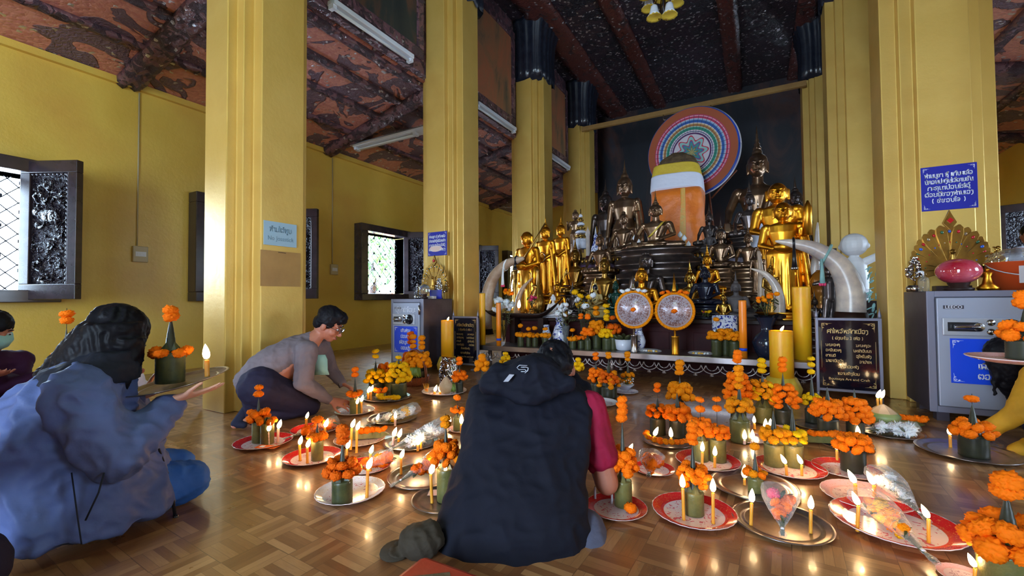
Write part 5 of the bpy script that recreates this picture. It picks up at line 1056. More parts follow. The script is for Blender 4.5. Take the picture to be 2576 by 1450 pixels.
# ---------------------------------------------------------------- altar
t_ = thing('offering_shelf', 'long low steel shelf with hanging trefoil lace in front of the altar', 'shelf', (0, 0, 0))
part('shelf_top', lambda g: g.box((-3.36, 5.0, .235), (.47, 5.58, SH)), 'steel', t_, bevel=.006)
for x in (-3.2, -1.5, .3):
    for y in (5.12, 5.48): part('leg', lambda g: g.tube([(x, y, 0), (x, y, .235)], .028, 12), 'steel', t_)
g = Geo(); n = 24; sp = (3.36+.47)/n
for i in range(n):
    x = -3.36+sp*(i+.5); zt = .232
    for s_ in (-1, 1):
        g.tube([(x+s_*sp*.62*math.cos(q), 5.01, zt-.02-.085*math.sin(q)) for q in [math.pi/2*j/7 for j in range(8)]], .0065, 5)
        g.tube([(x+s_*sp*.34*math.cos(q), 5.01, zt-.02-.055*math.sin(q)) for q in [math.pi/2*j/6 for j in range(7)]], .0055, 5)
    g.tube([(x+.014*math.cos(q), 5.01, zt-.118+.014*math.sin(q)) for q in [6.283*j/8 for j in range(9)]], .0055, 5)
    g.tube([(x, 5.01, zt-.1), (x, 5.01, zt-.15)], [.011, .001], 6); g.tube([(x-.02, 5.01, zt-.13), (x+.02, 5.01, zt-.13)], .006, 5)
part('trefoil_lace', g, 'steel', t_)
T1, T1B, T2, T3 = .66, .82, 1.56, 1.12
t_ = thing('altar_table', 'dark red lacquered lower altar table behind the steel shelf', 'altar', (0, 0, 0))
part('table_body', lambda g: g.box((-3.3, 5.72, 0), (.86, 6.25, T1-.05)), 'dark_red_wood', t_); part('table_top', lambda g: g.box((-3.34, 5.66, T1-.05), (.9, 6.27, T1)), 'dark_wood', t_, bevel=.008)
for i in range(5): part('door_panel', lambda g: [g.box((-3.2+i*.82, 5.705, .08), (-2.5+i*.82, 5.72, T1-.1)), g.box((-3.12+i*.82, 5.698, .14), (-2.58+i*.82, 5.706, T1-.16))] and None, 'dark_red_wood', t_, bevel=.004)
t_ = thing('altar_step', 'dark wooden step carrying the middle row of statues', 'altar', (0, 0, 0))
part('step_block', lambda g: g.box((-3.3, 6.28, 0), (.9, 7.05, T1B-.04)), 'dark_wood', t_); part('step_top', lambda g: g.box((-3.32, 6.275, T1B-.04), (.92, 7.05, T1B)), 'dark_red_wood', t_)
t_ = thing('altar_platform', 'tall purple platform with gilt leaf mouldings under the centre statues', 'altar', (0, 0, 0))
part('platform_body', lambda g: g.box((-2.95, 7.1, 0), (.93, 7.75, T2-.06)), 'purple_lacquer', t_); part('platform_top', lambda g: g.box((-2.98, 7.06, T2-.06), (.95, 7.78, T2)), 'dark_wood', t_)
g = Geo()
for i in range(58): g.ell((-2.95+i*.067, 7.055, T2+.0), (.026, .02, .042), nu=8, nv=6)
part('gilt_crest', g, 'old_gold', t_); g = Geo()
for i in range(58): g.ell((-2.95+i*.067, 7.09, T2-.17), (.028, .02, .05), nu=8, nv=6)
part('gilt_bead_row', g, 'old_gold', t_); g = Geo()
for i in range(30): g.ell((-2.9+i*.13, 7.09, T2-.36), (.055, .018, .03), nu=10, nv=6); g.ell((-2.9+i*.13, 7.085, T2-.3), (.03, .018, .02), nu=8, nv=6)
part('gilt_rosettes', g, 'old_gold', t_)
t_ = thing('altar_back_step', 'dark rear step behind the purple platform', 'altar', (0, 0, 0))
part('step_block', lambda g: g.box((-3.2, 7.8, 0), (.7, 9.6, T3-.04)), 'dark_wood', t_); part('step_top', lambda g: g.box((-3.2, 7.8, T3-.04), (.72, 9.6, T3)), 'dark_red_wood', t_)
def tier(y): return SH if y < 5.6 else T1 if y < 6.27 else T1B if y < 7.05 else T2 if y < 7.79 else T3
# ---- statues: unit-height prototypes
def face(g, c, s_, ush=1):
    x, y, z = c
    g.ell((x, y, z), (.058*s_, .066*s_, .08*s_), nu=20, nv=14); g.ell((x, y-.012*s_, z-.035*s_), (.042*s_, .05*s_, .045*s_))       # skull, jaw
    g.capsule((x, y-.062*s_, z+.012*s_), .006*s_, (x, y-.078*s_, z-.018*s_), .011*s_)                                             # nose
    for q in (-1, 1):
        g.ell((x+q*.024*s_, y-.058*s_, z+.022*s_), (.021*s_, .01*s_, .006*s_)); g.ell((x+q*.024*s_, y-.056*s_, z+.004*s_), (.015*s_, .01*s_, .007*s_))
        g.capsule((x+q*.06*s_, y+.008*s_, z+.02*s_), .012*s_, (x+q*.062*s_, y+.004*s_, z-.05*s_), .009*s_)
    g.ell((x, y-.06*s_, z-.042*s_), (.019*s_, .012*s_, .007*s_)); g.ell((x, y-.055*s_, z-.053*s_), (.014*s_, .012*s_, .006*s_))
    if ush:
        g.ell((x, y+.01*s_, z+.03*s_), (.066*s_, .072*s_, .068*s_)); g.ell((x, y+.012*s_, z+.1*s_), (.034*s_, .036*s_, .034*s_))
def hand(g, w_, d, up, s_, curl=.25, flip=1, r=.0085):
    """palm with four unequal fingers and a thumb; w_ wrist, d forward, up back of the hand"""
    w_, d, up = V(w_), V(d).normalized(), V(up).normalized(); sd = d.cross(up).normalized()*flip; up = sd.cross(d)*flip if flip > 0 else d.cross(sd)*-1
    up = V(up).normalized()
    g.loft([(w_, sd*.024*s_, up*.018*s_), (w_+d*.03*s_, sd*.034*s_, up*.015*s_), (w_+d*.085*s_, sd*.04*s_, up*.013*s_), (w_+d*.095*s_, sd*.038*s_, up*.01*s_)], 14)
    for i, (o, L) in enumerate(((-.03, .066), (-.01, .078), (.011, .074), (.031, .058))):
        a = w_+d*.09*s_+sd*o*s_; b = a+(d*math.cos(curl)-up*math.sin(curl)+sd*o*1.5)*L*.5*s_; c_ = b+(d*math.cos(curl*2.6)-up*math.sin(curl*2.6)+sd*o*1.2)*L*.5*s_
        g.capsule(a, r*1.05*s_, b, r*s_, 8); g.capsule(b, r*s_, c_, r*.8*s_, 8)
    a = w_+d*.025*s_-sd*.026*s_; b = a+(d*.55-sd*.75-up*.2).normalized()*.042*s_; c_ = b+(d*.85-sd*.25-up*.3).normalized()*.034*s_
    g.capsule(a, r*1.5*s_, b, r*1.2*s_, 8); g.capsule(b, r*1.15*s_, c_, r*.9*s_, 8)
def seated(arms='earth'):
    g = Geo()                                              # knees span .56, head centre .66, top of finial 1
    for q in (-1, 1): g.capsule((q*.06, .02, .07), .085, (q*.3, -.1, .055), .056); g.capsule((q*.3, -.1, .055), .053, (-q*.1, -.17, .06), .038)
    g.ell((0, .0, .07), (.2, .16, .07)); g.ell((.1, -.19, .085), (.075, .028, .022)); g.ell((-.12, -.17, .1), (.07, .028, .02))
    g.loft([((0, .03, .06), (.13, 0, 0), (0, .1, 0)), ((0, .03, .16), (.105, 0, 0), (0, .08, 0)), ((0, .02, .27), (.12, 0, 0), (0, .082, 0)), ((0, .015, .37), (.155, 0, 0), (0, .085, 0)), ((0, .02, .43), (.15, 0, 0), (0, .07, 0)), ((0, .025, .47), (.07, 0, 0), (0, .05, 0)), ((0, .02, .49), (.045, 0, 0), (0, .045, 0))])
    g.capsule((0, .02, .45), .046, (0, .012, .55), .043)
    for q in (-1, 1): g.ell((q*.15, .02, .415), (.05, .05, .048))
    g.capsule((.165, .02, .41), .042, (.205, -.0, .24), .036); g.capsule((.205, 0, .24), .034, (.08, -.16, .155), .024); g.ell((.02, -.175, .135), (.07, .04, .018))
    if arms == 'earth':
        g.capsule((-.165, .02, .41), .042, (-.225, -.02, .25), .036); g.capsule((-.225, -.02, .25), .034, (-.235, -.13, .13), .023)
        for i in range(4): g.capsule((-.255+i*.014, -.15, .125), .009, (-.258+i*.016, -.168, .045), .006, 6)
    else: g.capsule((-.165, .02, .41), .042, (-.205, 0, .24), .036); g.capsule((-.205, 0, .24), .034, (-.08, -.16, .155), .024)
    g.loft([((.12, .05, .43), (.045, 0, 0), (0, .055, 0)), ((.085, -.045, .38), (.035, 0, 0), (0, .04, 0)), ((.04, -.065, .2), (.024, 0, 0), (0, .03, 0))])      # robe fold over the shoulder
    face(g, (0, .0, .635), 1.22); return g
def standing(arms='sides', robe=.12):
    g = Geo()                                              # shoulders at .72, head centre .84
    g.loft([((0, 0, .02), (robe*1.15, 0, 0), (0, .075, 0)), ((0, 0, .12), (robe*.95, 0, 0), (0, .07, 0)), ((0, 0, .35), (robe*.9, 0, 0), (0, .065, 0)), ((0, 0, .48), (robe*.95, 0, 0), (0, .07, 0)), ((0, 0, .56), (.078, 0, 0), (0, .055, 0)), ((0, -.005, .66), (.1, 0, 0), (0, .062, 0)), ((0, 0, .72), (.105, 0, 0), (0, .055, 0)), ((0, 0, .745), (.05, 0, 0), (0, .04, 0))])
    for q in (-1, 1): g.ell((q*.045, -.05, .012), (.028, .055, .014)); g.ell((q*.105, 0, .705), (.035, .038, .036))
    g.capsule((0, 0, .73), .03, (0, 0, .79), .028)
    for q in (-1, 1):
        if arms == 'sides': g.capsule((q*.115, 0, .7), .03, (q*.14, 0, .55), .025); g.capsule((q*.14, 0, .55), .024, (q*.15, -.02, .42), .017); g.ell((q*.152, -.025, .375), (.016, .022, .045))
        elif arms == 'front': g.capsule((q*.115, 0, .7), .03, (q*.135, -.0, .56), .026); g.capsule((q*.135, 0, .56), .024, (q*.02, -.085, .47), .017); g.ell((q*.0, -.095, .455), (.035, .02, .016))
        elif arms == 'bowl': g.capsule((q*.115, 0, .7), .032, (q*.14, -.01, .56), .03); g.capsule((q*.14, -.01, .56), .028, (q*.06, -.11, .52), .019)
        else: g.capsule((q*.115, 0, .7), .03, (q*.15, -.02, .58), .025); g.capsule((q*.15, -.02, .58), .022, (q*.12, -.12, .66), .015); g.ell((q*.118, -.13, .7), (.018, .012, .03))
    if arms == 'bowl': g.ell((0, -.12, .53), (.07, .06, .05))
    g.loft([((robe*.9, 0, .62), (.02, 0, 0), (0, .05, 0)), ((robe*1.15, 0, .3), (.025, 0, 0), (0, .05, 0)), ((robe*1.25, 0, .1), (.02, 0, 0), (0, .035, 0))])
    for q in (-.6, -.2, .2, .6): g.capsule((q*robe, -.062, .45), .006, (q*robe*1.2, -.07, .06), .008, 6)
    face(g, (0, -.004, .835), 1.0, arms != 'bowl'); return g
PROTO = {'seat': sculpt(seated(), .0062, 3, None, 'seated_figure', 'gold'), 'lap': sculpt(seated('lap'), .0062, 3, None, 'seated_figure_lap', 'gold'),
         'stand': sculpt(standing(), .0055, 3, None, 'standing_figure', 'gold'), 'front': sculpt(standing('front'), .0055, 3, None, 'standing_figure_crossed', 'gold'),
         'bowl': sculpt(standing('bowl', .125), .0055, 3, None, 'standing_monk', 'gold'), 'raise': sculpt(standing('raise'), .0055, 3, None, 'standing_figure_raised', 'gold')}
g = Geo(); g.lathe([(.03, 0), (.034, .02), (.022, .04), (.026, .055), (.014, .075), (.018, .09), (.008, .12), (.01, .13), (.001, .24)], 14, lobes=4, lob=.12); FIN = g.mesh('finial', 'gold')
g = Geo(); g.lathe([(.022, 0), (.016, .03), (.008, .1), (.001, .16)], 12); FIN2 = g.mesh('finial_spike', 'gold')
HEADZ = {'seat': .795, 'lap': .795, 'stand': .965, 'front': .965, 'raise': .965, 'bowl': .92}
FH = {'seat': 1.0, 'lap': 1.0, 'stand': 1.1, 'front': 1.1, 'raise': 1.1, 'bowl': .9}
def statue(px, yt, yb, Y, kind, mt, label, fin='flame', finm=None, rz=0, ped=True, z=None, sx=1, base=None, robe=None, extra=None, pedr=None, halo=False):
    top = PY(px, yt, Y); bot = PY(px, yb, Y); zb = tier(Y) if z is None else z
    b0 = bot.z; 
    if b0 < zb+.012: b0 = zb+.012 if ped else zb
    H = top.z-b0; s_ = H/(FH[kind] if fin else HEADZ[kind]-(.0 if kind != 'bowl' else 0))
    t_ = thing('statue', label, 'statue', (top.x, Y, b0), rz)
    me = remat(PROTO[kind], mt); o = link('figure', me, t_, sc_=(s_*sx, s_, s_))
    if fin: f_ = link('finial', remat(FIN if fin == 'flame' else FIN2, finm or mt), t_, (0, .01*s_, (HEADZ[kind]-.012)*s_), sc_=((s_*(FH[kind]-HEADZ[kind])/.225) if fin == 'flame' else s_*(FH[kind]-HEADZ[kind])/.15))
    hp = b0-zb
    if ped and hp > .01:
        seat_ = kind in ('seat', 'lap'); rx, ry = ((.32*s_*sx, .2*s_) if seat_ else (.17*s_*sx, .15*s_))
        if pedr: rx, ry = pedr
        g = Geo(); nt = max(1, min(4, int(hp/(.11*max(.5, s_))))) if hp > .05 else 1
        pr = [(.001, 0)]
        for i in range(nt):
            z0, z1 = hp*i/nt, hp*(i+1)/nt; f1 = 1.14-.1*i/nt
            pr += [(f1, z0), (f1, z0+(z1-z0)*.2), (f1*.86, z0+(z1-z0)*.34), (f1*.82, z0+(z1-z0)*.6), (f1*.98, z0+(z1-z0)*.8), (f1, z1-.002)]
        pr += [(.95, hp), (.001, hp)]
        g.lathe(pr, 28, Matrix.Translation((0, -.02*s_, -hp)) @ Matrix.Diagonal((rx, ry, 1, 1)), lobes=14, lob=.012)
        part('pedestal', g, base or mt, t_)
    if extra: extra(t_, s_)
    return t_
def sash(m, w_=1):                                         # band over the shoulder, worn over a seated torso
    def f(t_, s_):
        part('sash', lambda g: g.rings([[(x-.022*w_, y, z-.012), (x+.022*w_, y, z+.012), (x+.022*w_, y+.006, z+.012), (x-.022*w_, y+.006, z-.012)] for x, y, z in ((.15, .04, .462), (.125, -.045, .445), (.09, -.088, .39), (.03, -.092, .33), (-.03, -.088, .27), (-.09, -.07, .21))], Matrix.Scale(s_, 4), False), m, t_)
    return f
def bag(t_, s_):
    part('alms_bag', lambda g: g.ell((.15*s_, -.04*s_, .42*s_), (.05*s_, .06*s_, .11*s_)), 'gold', t_); part('staff', lambda g: g.tube([(-.05*s_, -.1*s_, .5*s_), (.24*s_, .02*s_, .98*s_)], [.014*s_, .008*s_], 8), 'old_gold', t_)
def canister(t_, s_): part('alms_cloth', lambda g: g.tube([(.16*s_, -.06*s_, .62*s_), (.17*s_, -.06*s_, .84*s_), (.17*s_, -.06*s_, .9*s_)], [.035*s_, .03*s_, .006*s_], 12), 'gold', t_)
St = statue
St(1570, 398, 716, 8.18, 'stand', 'bronze', 'tall bronze standing figure with arms down before the dark wall')
St(1522, 448, 720, 8.6, 'stand', 'dark_bronze', 'bronze standing figure half behind the tallest standing one')
St(1999, 443, 690, 8.15, 'front', 'dark_bronze', 'dark standing figure with folded arms at the column edge', fin='spike')
St(1903, 316, 600, 9.15, 'seat', 'bronze', 'largest bronze seated figure rising high beside the parasol disc', sx=1.02, base='dark_bronze')
St(1648, 478, 628, 6.72, 'seat', 'bronze', 'big bronze seated figure with yellow sash on tiered lotus base', extra=sash('yellow_silk', 1.4), sx=1.34, base='dark_bronze', pedr=(.58, .3), z=T1B)
St(1568, 532, 640, 7.35, 'seat', 'bronze', 'small bronze seated figure in front of the tall standing one', fin=None)
St(1783, 510, 618, 7.62, 'seat', 'dark_bronze', 'dark seated figure touching the orange wrapped pillar')
St(1884, 452, 598, 7.55, 'seat', 'dark_bronze', 'dark seated figure below the largest bronze one', rz=.1)
St(1785, 562, 628, 7.2, 'lap', 'grey_stone', 'little grey stone seated figure on the platform edge', fin='spike')
St(1447, 528, 650, 7.45, 'raise', 'bronze', 'small bronze standing figure with raised hands', fin=None)
St(1446, 592, 742, 6.86, 'seat', 'old_gold', 'brownish seated figure under the tiered white umbrella', base='dark_bronze')
St(1508, 562, 690, 6.82, 'seat', 'bronze', 'bronze seated figure with slim blue grey finial', finm='grey_stone', sx=1.0)
St(1520, 645, 780, 6.22, 'lap', 'old_gold', 'gilded bronze seated figure behind the yellow chrysanthemums', fin=None)
St(1812, 545, 676, 6.9, 'lap', 'bronze', 'brass toned seated figure with dark curled hair', finm='dark_bronze', extra=lambda t_, s_: part('hair_cap', lambda g: g.ell((0, .018*s_, .69*s_), (.088*s_, .088*s_, .08*s_)), 'dark_bronze', t_))
St(1881, 560, 676, 6.75, 'seat', 'bronze', 'reddish bronze seated figure with tall pointed hair flame')
St(1906, 610, 740, 6.4, 'stand', 'bronze', 'thin bronze standing figure beside the golden monks', fin='spike')
St(1778, 612, 735, 6.34, 'seat', 'gold', 'shiny yellow gold seated figure on gilded base', base='gold')
St(1734, 652, 786, 6.16, 'seat', 'pale_gold', 'pale gold seated figure with striped hair between fan and black one', sx=1.1)
St(1773, 672, 768, 6.0, 'seat', 'black_stone', 'glossy black seated figure on black base', fin=None, sx=1.2)
St(1850, 682, 800, 5.9, 'seat', 'grey_stone', 'worn grey stone bust-like seated figure', fin='spike', sx=1.15)
St(1819, 722, 808, 5.78, 'lap', 'pale_gold', 'small pale gold seated figure on the table edge by the lone marigold')
St(1624, 632, 778, 6.2, 'lap', 'dark_bronze', 'dark bald monk figure seated in folded robe', fin=None, sx=1.1)
St(1613, 672, 800, 5.9, 'lap', 'gold', 'gold aged monk figure with draped robe above the silver fan', fin=None, sx=1.15)
St(1401, 688, 800, 6.05, 'lap', 'gold', 'gold seated figure beside the pointed gold gourd', fin='spike')
St(1391, 741, 806, 5.76, 'lap', 'white_stone', 'tiny white stone seated figure above the boat stern', fin=None, sx=1.1)
St(1440, 706, 785, 6.2, 'lap', 'dark_bronze', 'tiny dark seated figure with spire near white blooms', fin='spike')
St(1497, 694, 780, 6.05, 'lap', 'robe_fabric', 'small black faced figure in cream robe and spired crown', finm='pale_gold', extra=lambda t_, s_: part('face_mask', lambda g: g.ell((0, -.01*s_, .65*s_), (.076*s_, .086*s_, .1*s_)), 'black_stone', t_))
St(1548, 688, 780, 6.08, 'lap', 'green_jade', 'small green jade figure with gold spired crown near the fan', finm='pale_gold')
St(1696, 690, 790, 6.2, 'lap', 'green_jade', 'small green jade figure with gold crown behind the second fan', finm='pale_gold')
St(1410, 538, 722, 6.9, 'front', 'gold', 'slender gold standing figure with smooth pointed crown and crossed hands', rz=-.2, sx=1.05)
St(1371, 540, 742, 6.5, 'front', 'gold', 'gold standing figure with beaded chain, middle of the three golden ones', rz=-.2, sx=1.1, extra=lambda t_, s_: part('chain', lambda g: g.tube([(.03*s_+.05*s_*math.cos(q), -.12*s_, .5*s_+.07*s_*math.sin(q)) for q in [6.28*i/14 for i in range(15)]], .008*s_, 6), 'silver', t_))
St(1326, 582, 792, 6.1, 'bowl', 'gold', 'gold shaven monk figure with staff and shoulder bag', fin=None, rz=-.25, sx=1.15, extra=bag)
St(1300, 640, 790, 6.45, 'stand', 'old_gold', 'dull gold figure hidden behind the big pale tusk', fin='spike')
St(1968, 508, 785, 6.05, 'bowl', 'gold', 'golden monk figure with bag and alms canister before the bearded one', fin=None, sx=1.12, extra=canister)
St(1955, 466, 775, 6.6, 'bowl', 'gold', 'golden crowned standing figure directly behind the golden monk', fin='flame', sx=1.15)
St(1938, 650, 795, 5.95, 'front', 'old_gold', 'small gold praying figure against the golden monk robe', fin='spike')
St(2048, 730, 815, 5.78, 'lap', 'dark_bronze', 'tiny dark kneeling figure beneath the tall ivory spike', fin='spike', z=SH)
# parasol disc, wrapped pillar
P = PY(1741, 384, 9.3); r_ = (PY(1857, 400, 9.3).x-PY(1622, 400, 9.3).x)/2*.985
t_ = thing('parasol_disc', 'round hanging cloth disc with rainbow rings and lotus flower', 'parasol', P); t_.rotation_euler = (.08, 0, -.14)
g = Geo(); g.lathe([(.001, -.03), (.3, -.02), (1.0, .03), (1.0, .12), (.98, .12), (.001, .02)], 96, Matrix.Rotation(math.pi/2, 4, 'X'))
o = part('canopy', g, 'parasol_print', t_, sc_=r_)
part('rim_hoop', lambda g: g.tube([(r_*1.003*math.cos(q), -.05, r_*1.003*math.sin(q)) for q in [6.2832*i/72 for i in range(73)]], .014, 6), 'sign_bright', t_); part('back_cloth', lambda g: g.tube([(r_*1.0*math.cos(q), .02, r_*1.0*math.sin(q)) for q in [6.2832*i/72 for i in range(73)]], .035, 6), 'white_silk', t_)
part('bamboo_pole', lambda g: g.tube([(.3*r_, .1, -.9*r_), (.45*r_, .1, -2.3)], .02, 8), 'wicker', t_); part('bamboo_brace', lambda g: g.tube([(.35*r_, .12, -1.1*r_), (.9*r_, .12, -.55*r_)], .016, 8), 'wicker', t_)
Yp = 8.35; a = PY(1640, 560, Yp); b = PY(1774, 560, Yp); xc = (a.x+b.x)/2; hw = (b.x-a.x)/2; zz = lambda y: PY(1705, y, Yp).z
t_ = thing('wrapped_pillar', 'city pillar stone wrapped in orange, white and yellow silk', 'pillar', (xc, Yp, T3))
def band(z0, z1, s0, s1, tw=0, m_='orange_silk', nm='silk_wrap', am=.0):
    g = Geo(); rs = []
    for i in range(15):
        f_ = i/14; s_ = s0+(s1-s0)*f_; z = z0+(z1-z0)*f_-T3
        rs.append([(hw*s_*math.copysign(abs(math.cos(q))**.55, math.cos(q)), hw*.72*s_*math.copysign(abs(math.sin(q))**.55, math.sin(q)), z+(.05*math.cos(q-1.2)*tw)+(am*math.sin(9*q+6*f_) if 0 < i < 14 else 0)) for q in [6.2832*j/48 for j in range(48)]])
    if am:
        for i, r in enumerate(rs): rs[i] = [(x*(1+.03*math.sin(7*math.atan2(y, x)+i*.9)), y*(1+.03*math.sin(7*math.atan2(y, x)+i*.9)), z) for x, y, z in r]
    g.rings(rs); part(nm, g, m_, t_)
band(T3, zz(484), 1.0, .98, 0, 'orange_silk', 'orange_silk_wrap', .012); band(zz(486), zz(452), 1.0, .96, -1, 'white_silk', 'white_silk_band'); band(zz(455), zz(426), .96, .86, -1, 'yellow_silk', 'yellow_silk_band')
me = sculpt(lambda g: g.loft([((0, 0, zz(440)-T3), (hw*.88, 0, 0), (0, hw*.64, 0)), ((.0, 0, zz(418)-T3), (hw*.8, 0, 0), (0, hw*.6, 0)), ((.02, 0, zz(400)-T3), (hw*.6, 0, 0), (0, hw*.45, 0)), ((.02, 0, zz(388)-T3), (hw*.3, 0, 0), (0, hw*.25, 0))]) and None, .03, 1, (.012, 5), 'stone_top', 'brown_stone'); link('stone_top', me, t_)
part('fold_edge', lambda g: g.rings([[(hw*.28-.03+.02*math.sin(i), -hw*.735, z-T3), (hw*.28+.05, -hw*.74, z-T3), (hw*.28+.05, -hw*.70, z-T3), (hw*.28-.03, -hw*.70, z-T3)] for i, z in enumerate([T3+(zz(486)-T3)*q/8 for q in range(9)])], sm=False), 'brocade', t_)
# tusks
def tusk(pts, rads, label, mt='ivory', metal=None):
    """pts: (px, py, Y)"""
    W_ = [PY(*p) for p in pts]; o = W_[0].copy(); pp = []
    for i in range(len(W_)-1):                              # smooth the spine
        p0, p1, p2, p3 = W_[max(0, i-1)], W_[i], W_[i+1], W_[min(len(W_)-1, i+2)]
        for k2 in range(6):
            q = k2/6; pp.append((.5*((2*p1)+(p2-p0)*q+(2*p0-5*p1+4*p2-p3)*q*q+(3*p1-p0-3*p2+p3)*q**3), rads[i]+(rads[i+1]-rads[i])*q))
    pp.append((W_[-1], rads[-1])); t_ = thing('elephant_tusk', label, 'tusk', o)
    part('ivory_body', lambda g: g.tube([p-o for p, _ in pp], [r*1.0 for _, r in pp], 20), mt, t_)
    d = (pp[1][0]-pp[0][0]).normalized(); zb = tier(o.y)
    part('tusk_socket', lambda g: g.tube([(0, 0, min(-.02, zb-o.z)), (0, 0, 0), d*.06], [rads[0]*1.25, rads[0]*1.15, rads[0]*1.08], 20), metal or 'dark_wood', t_); return t_
tusk([(2140, 800, 5.64), (2138, 730, 5.64), (2110, 668, 5.62), (2050, 627, 5.6), (1990, 612, 5.58), (1950, 607, 5.56)], [.13, .122, .1, .075, .045, .008], 'huge curved ivory tusk sweeping over the golden monk')
tusk([(1222, 838, 5.62), (1222, 770, 5.62), (1238, 705, 5.62), (1270, 668, 5.62), (1300, 655, 5.62), (1318, 650, 5.62)], [.1, .1, .085, .07, .055, .02], 'huge weathered tusk arching at the window-side end of the altar', 'aged_ivory')
tusk([(1962, 800, 5.85), (1960, 750, 5.85), (1948, 715, 5.85), (1922, 688, 5.85), (1888, 676, 5.85)], [.06, .055, .045, .03, .004], 'medium ivory tusk curving towards the grey bust')
tusk([(1302, 798, 5.9), (1304, 755, 5.9), (1318, 722, 5.9), (1340, 699, 5.9)], [.05, .045, .03, .005], 'smaller weathered tusk beside the gold naga', 'aged_ivory')
tusk([(2044, 740, 6.1), (2052, 650, 6.1), (2057, 560, 6.1)], [.06, .04, .008], 'slender upright ivory spike near the golden monk')
tusk([(1914, 760, 6.15), (1914, 690, 6.15), (1908, 632, 6.15)], [.04, .035, .015], 'short upright buff tusk beside the thin standing figure', 'aged_ivory')
# garlands hanging on the tusks
def hang(px, py, Y, h, label, m1, m2, r_=.07, tl=0.0):
    P = PY(px, py, Y); t_ = thing('bead_garland', label, 'garland', P)
    part('loop', lambda g: g.tube([(tl*r_*math.sin(q), r_*math.cos(q), r_*1.05*math.sin(q)) for q in [6.283*i/20 for i in range(21)]], .013, 8), m1, t_)
    part('tassel', lambda g: g.tube([(-tl*r_, -r_*.8, -r_*.5), (-tl*r_, -r_, -h*.6), (-tl*r_, -r_, -h)], [.012, .018, .026], 8), m1, t_)
    part('tassel_flowers', lambda g: [g.ell((.02*i-tl*r_, -r_, -h-.01), (.014, .014, .02), nu=8, nv=6) for i in (-1, 0, 1)] and None, m2, t_)
hang(1274, 667, 5.62, .30, 'pale bead garland with pink tips on the weathered tusk', 'white_petal', 'pink_petal', .075, .3); hang(1300, 655, 5.62, .12, 'dark cord knot on the weathered tusk tip', 'black_plastic', 'black_plastic', .055)
hang(1996, 613, 5.58, .26, 'dark bead string over the huge ivory tusk', 'black_plastic', 'silver', .055); hang(2078, 642, 5.61, .30, 'turquoise bead garland with pink tips on the huge ivory tusk', 'mask_green', 'pink_petal', .095, .5)
# filigree fans
for px, py, rr_, lb, m1 in ((1594, 779, 47, 'silver filigree fan with white flowers and silver spire', 'silver'), (1697, 783, 47, 'filigree fan with orange flowers and gold spire', 'gold')):
    P = PY(px, py, 5.1); k = dep(P)/F; r_ = rr_*k
    t_ = thing('ceremonial_fan', lb, 'fan', (P.x, 5.1, SH)); zc = P.z-SH
    o = part('disc', lambda g: g.lathe([(.001, -.03), (1, -.02), (1, .02), (.001, .02)], 56, Matrix.Rotation(math.pi/2, 4, 'X')), 'filigree', t_, loc=(0, 0, zc), sc_=r_*.9)
    g = Geo()
    for i in range(64): a = 6.2832*i/64; g.ell((r_*.96*math.cos(a), -.005*(i % 2), zc+r_*.96*math.sin(a)), (.018, .016, .018), nu=6, nv=5)
    part('flower_fringe', g, 'amber_marigold', t_)
    flower(t_, (0, -.03, zc), .03, 'marigold')
    part('spire', lambda g: g.tube([(0, 0, zc+r_), (0, 0, zc+r_+.03), (0, 0, zc+r_+.22)], [.03, .022, .001], 12), m1, t_)
    for i in (-2, -1, 1, 2): flower(t_, (.062*i, -.01, zc+r_*(1.08-.05*abs(i))), .03, 'white_petal' if m1 == 'silver' else 'marigold', 'blossom')
    part('handle', lambda g: g.tube([(0, 0, .02), (0, 0, zc-r_*.9)], .012, 10), m1, t_)
    part('foot_block', lambda g: g.lathe([(.001, 0), (.045, 0), (.04, .01), (.04, .19), (.046, .2), (.001, .2)], 16), m1, t_)
# vases, pots and bouquets
def vase(P, prof, label, mt, s_=1, name='vase'):
    t_ = thing(name, label, 'vase', P); part('vase_body', lambda g: g.lathe([(r*s_, z*s_) for r, z in prof], 32), mt, t_); part('mouth_ring', lambda g: g.tube([(prof[-2][0]*s_*math.cos(q), prof[-2][0]*s_*math.sin(q), prof[-2][1]*s_) for q in [6.283*i/20 for i in range(21)]], .004*s_, 6), mt, t_); return t_
VP = [(.001, 0), (.07, 0), (.1, .06), (.12, .14), (.09, .2), (.05, .23), (.045, .28), (.085, .36), (.1, .38), (.04, .30), (.001, .1)]
vd = vase(V((.10, 5.2, SH)), VP, 'dark blue black vase holding film wrapped marigolds', 'black_vase', 1.15)
BV = [(.001, 0), (.05, 0), (.075, .06), (.085, .12), (.06, .2), (.04, .25), (.05, .3), (.04, .29), (.001, .1)]
vb = vase(V((-2.24, 5.32, SH)), BV, 'tall blue and white porcelain vase by the boat stern', 'blue_white', 1.25); vase(V((-1.22, 5.3, SH)), BV, 'blue and white vase half behind the silver fan', 'blue_white', .95)
vase(V((-.30, 5.42, SH)), [(.001, 0), (.12, 0), (.13, .2), (.13, .42), (.12, .42), (.001, .1)], 'blue and white porcelain drum behind the orange candle', 'blue_white'); vase(V((-2.52, 5.5, SH)), BV, 'small blue and white vase under the boat', 'blue_white', .9)
t_ = vase(V((-1.38, 5.22, SH)), [(.001, 0), (.07, 0), (.09, .02), (.105, .13), (.1, .13), (.001, .1)], 'white square flower pot with folded leaves', 'porcelain', name='flower_pot')
for i in range(7): part('folded_leaf', lambda g: g.ell((.09*math.cos(i*.9), .07*math.sin(i*.9), .16), (.06, .03, .02), nu=10, nv=6, rot=Euler((0, -.6, i*.9)).to_matrix()), 'leaf', t_)
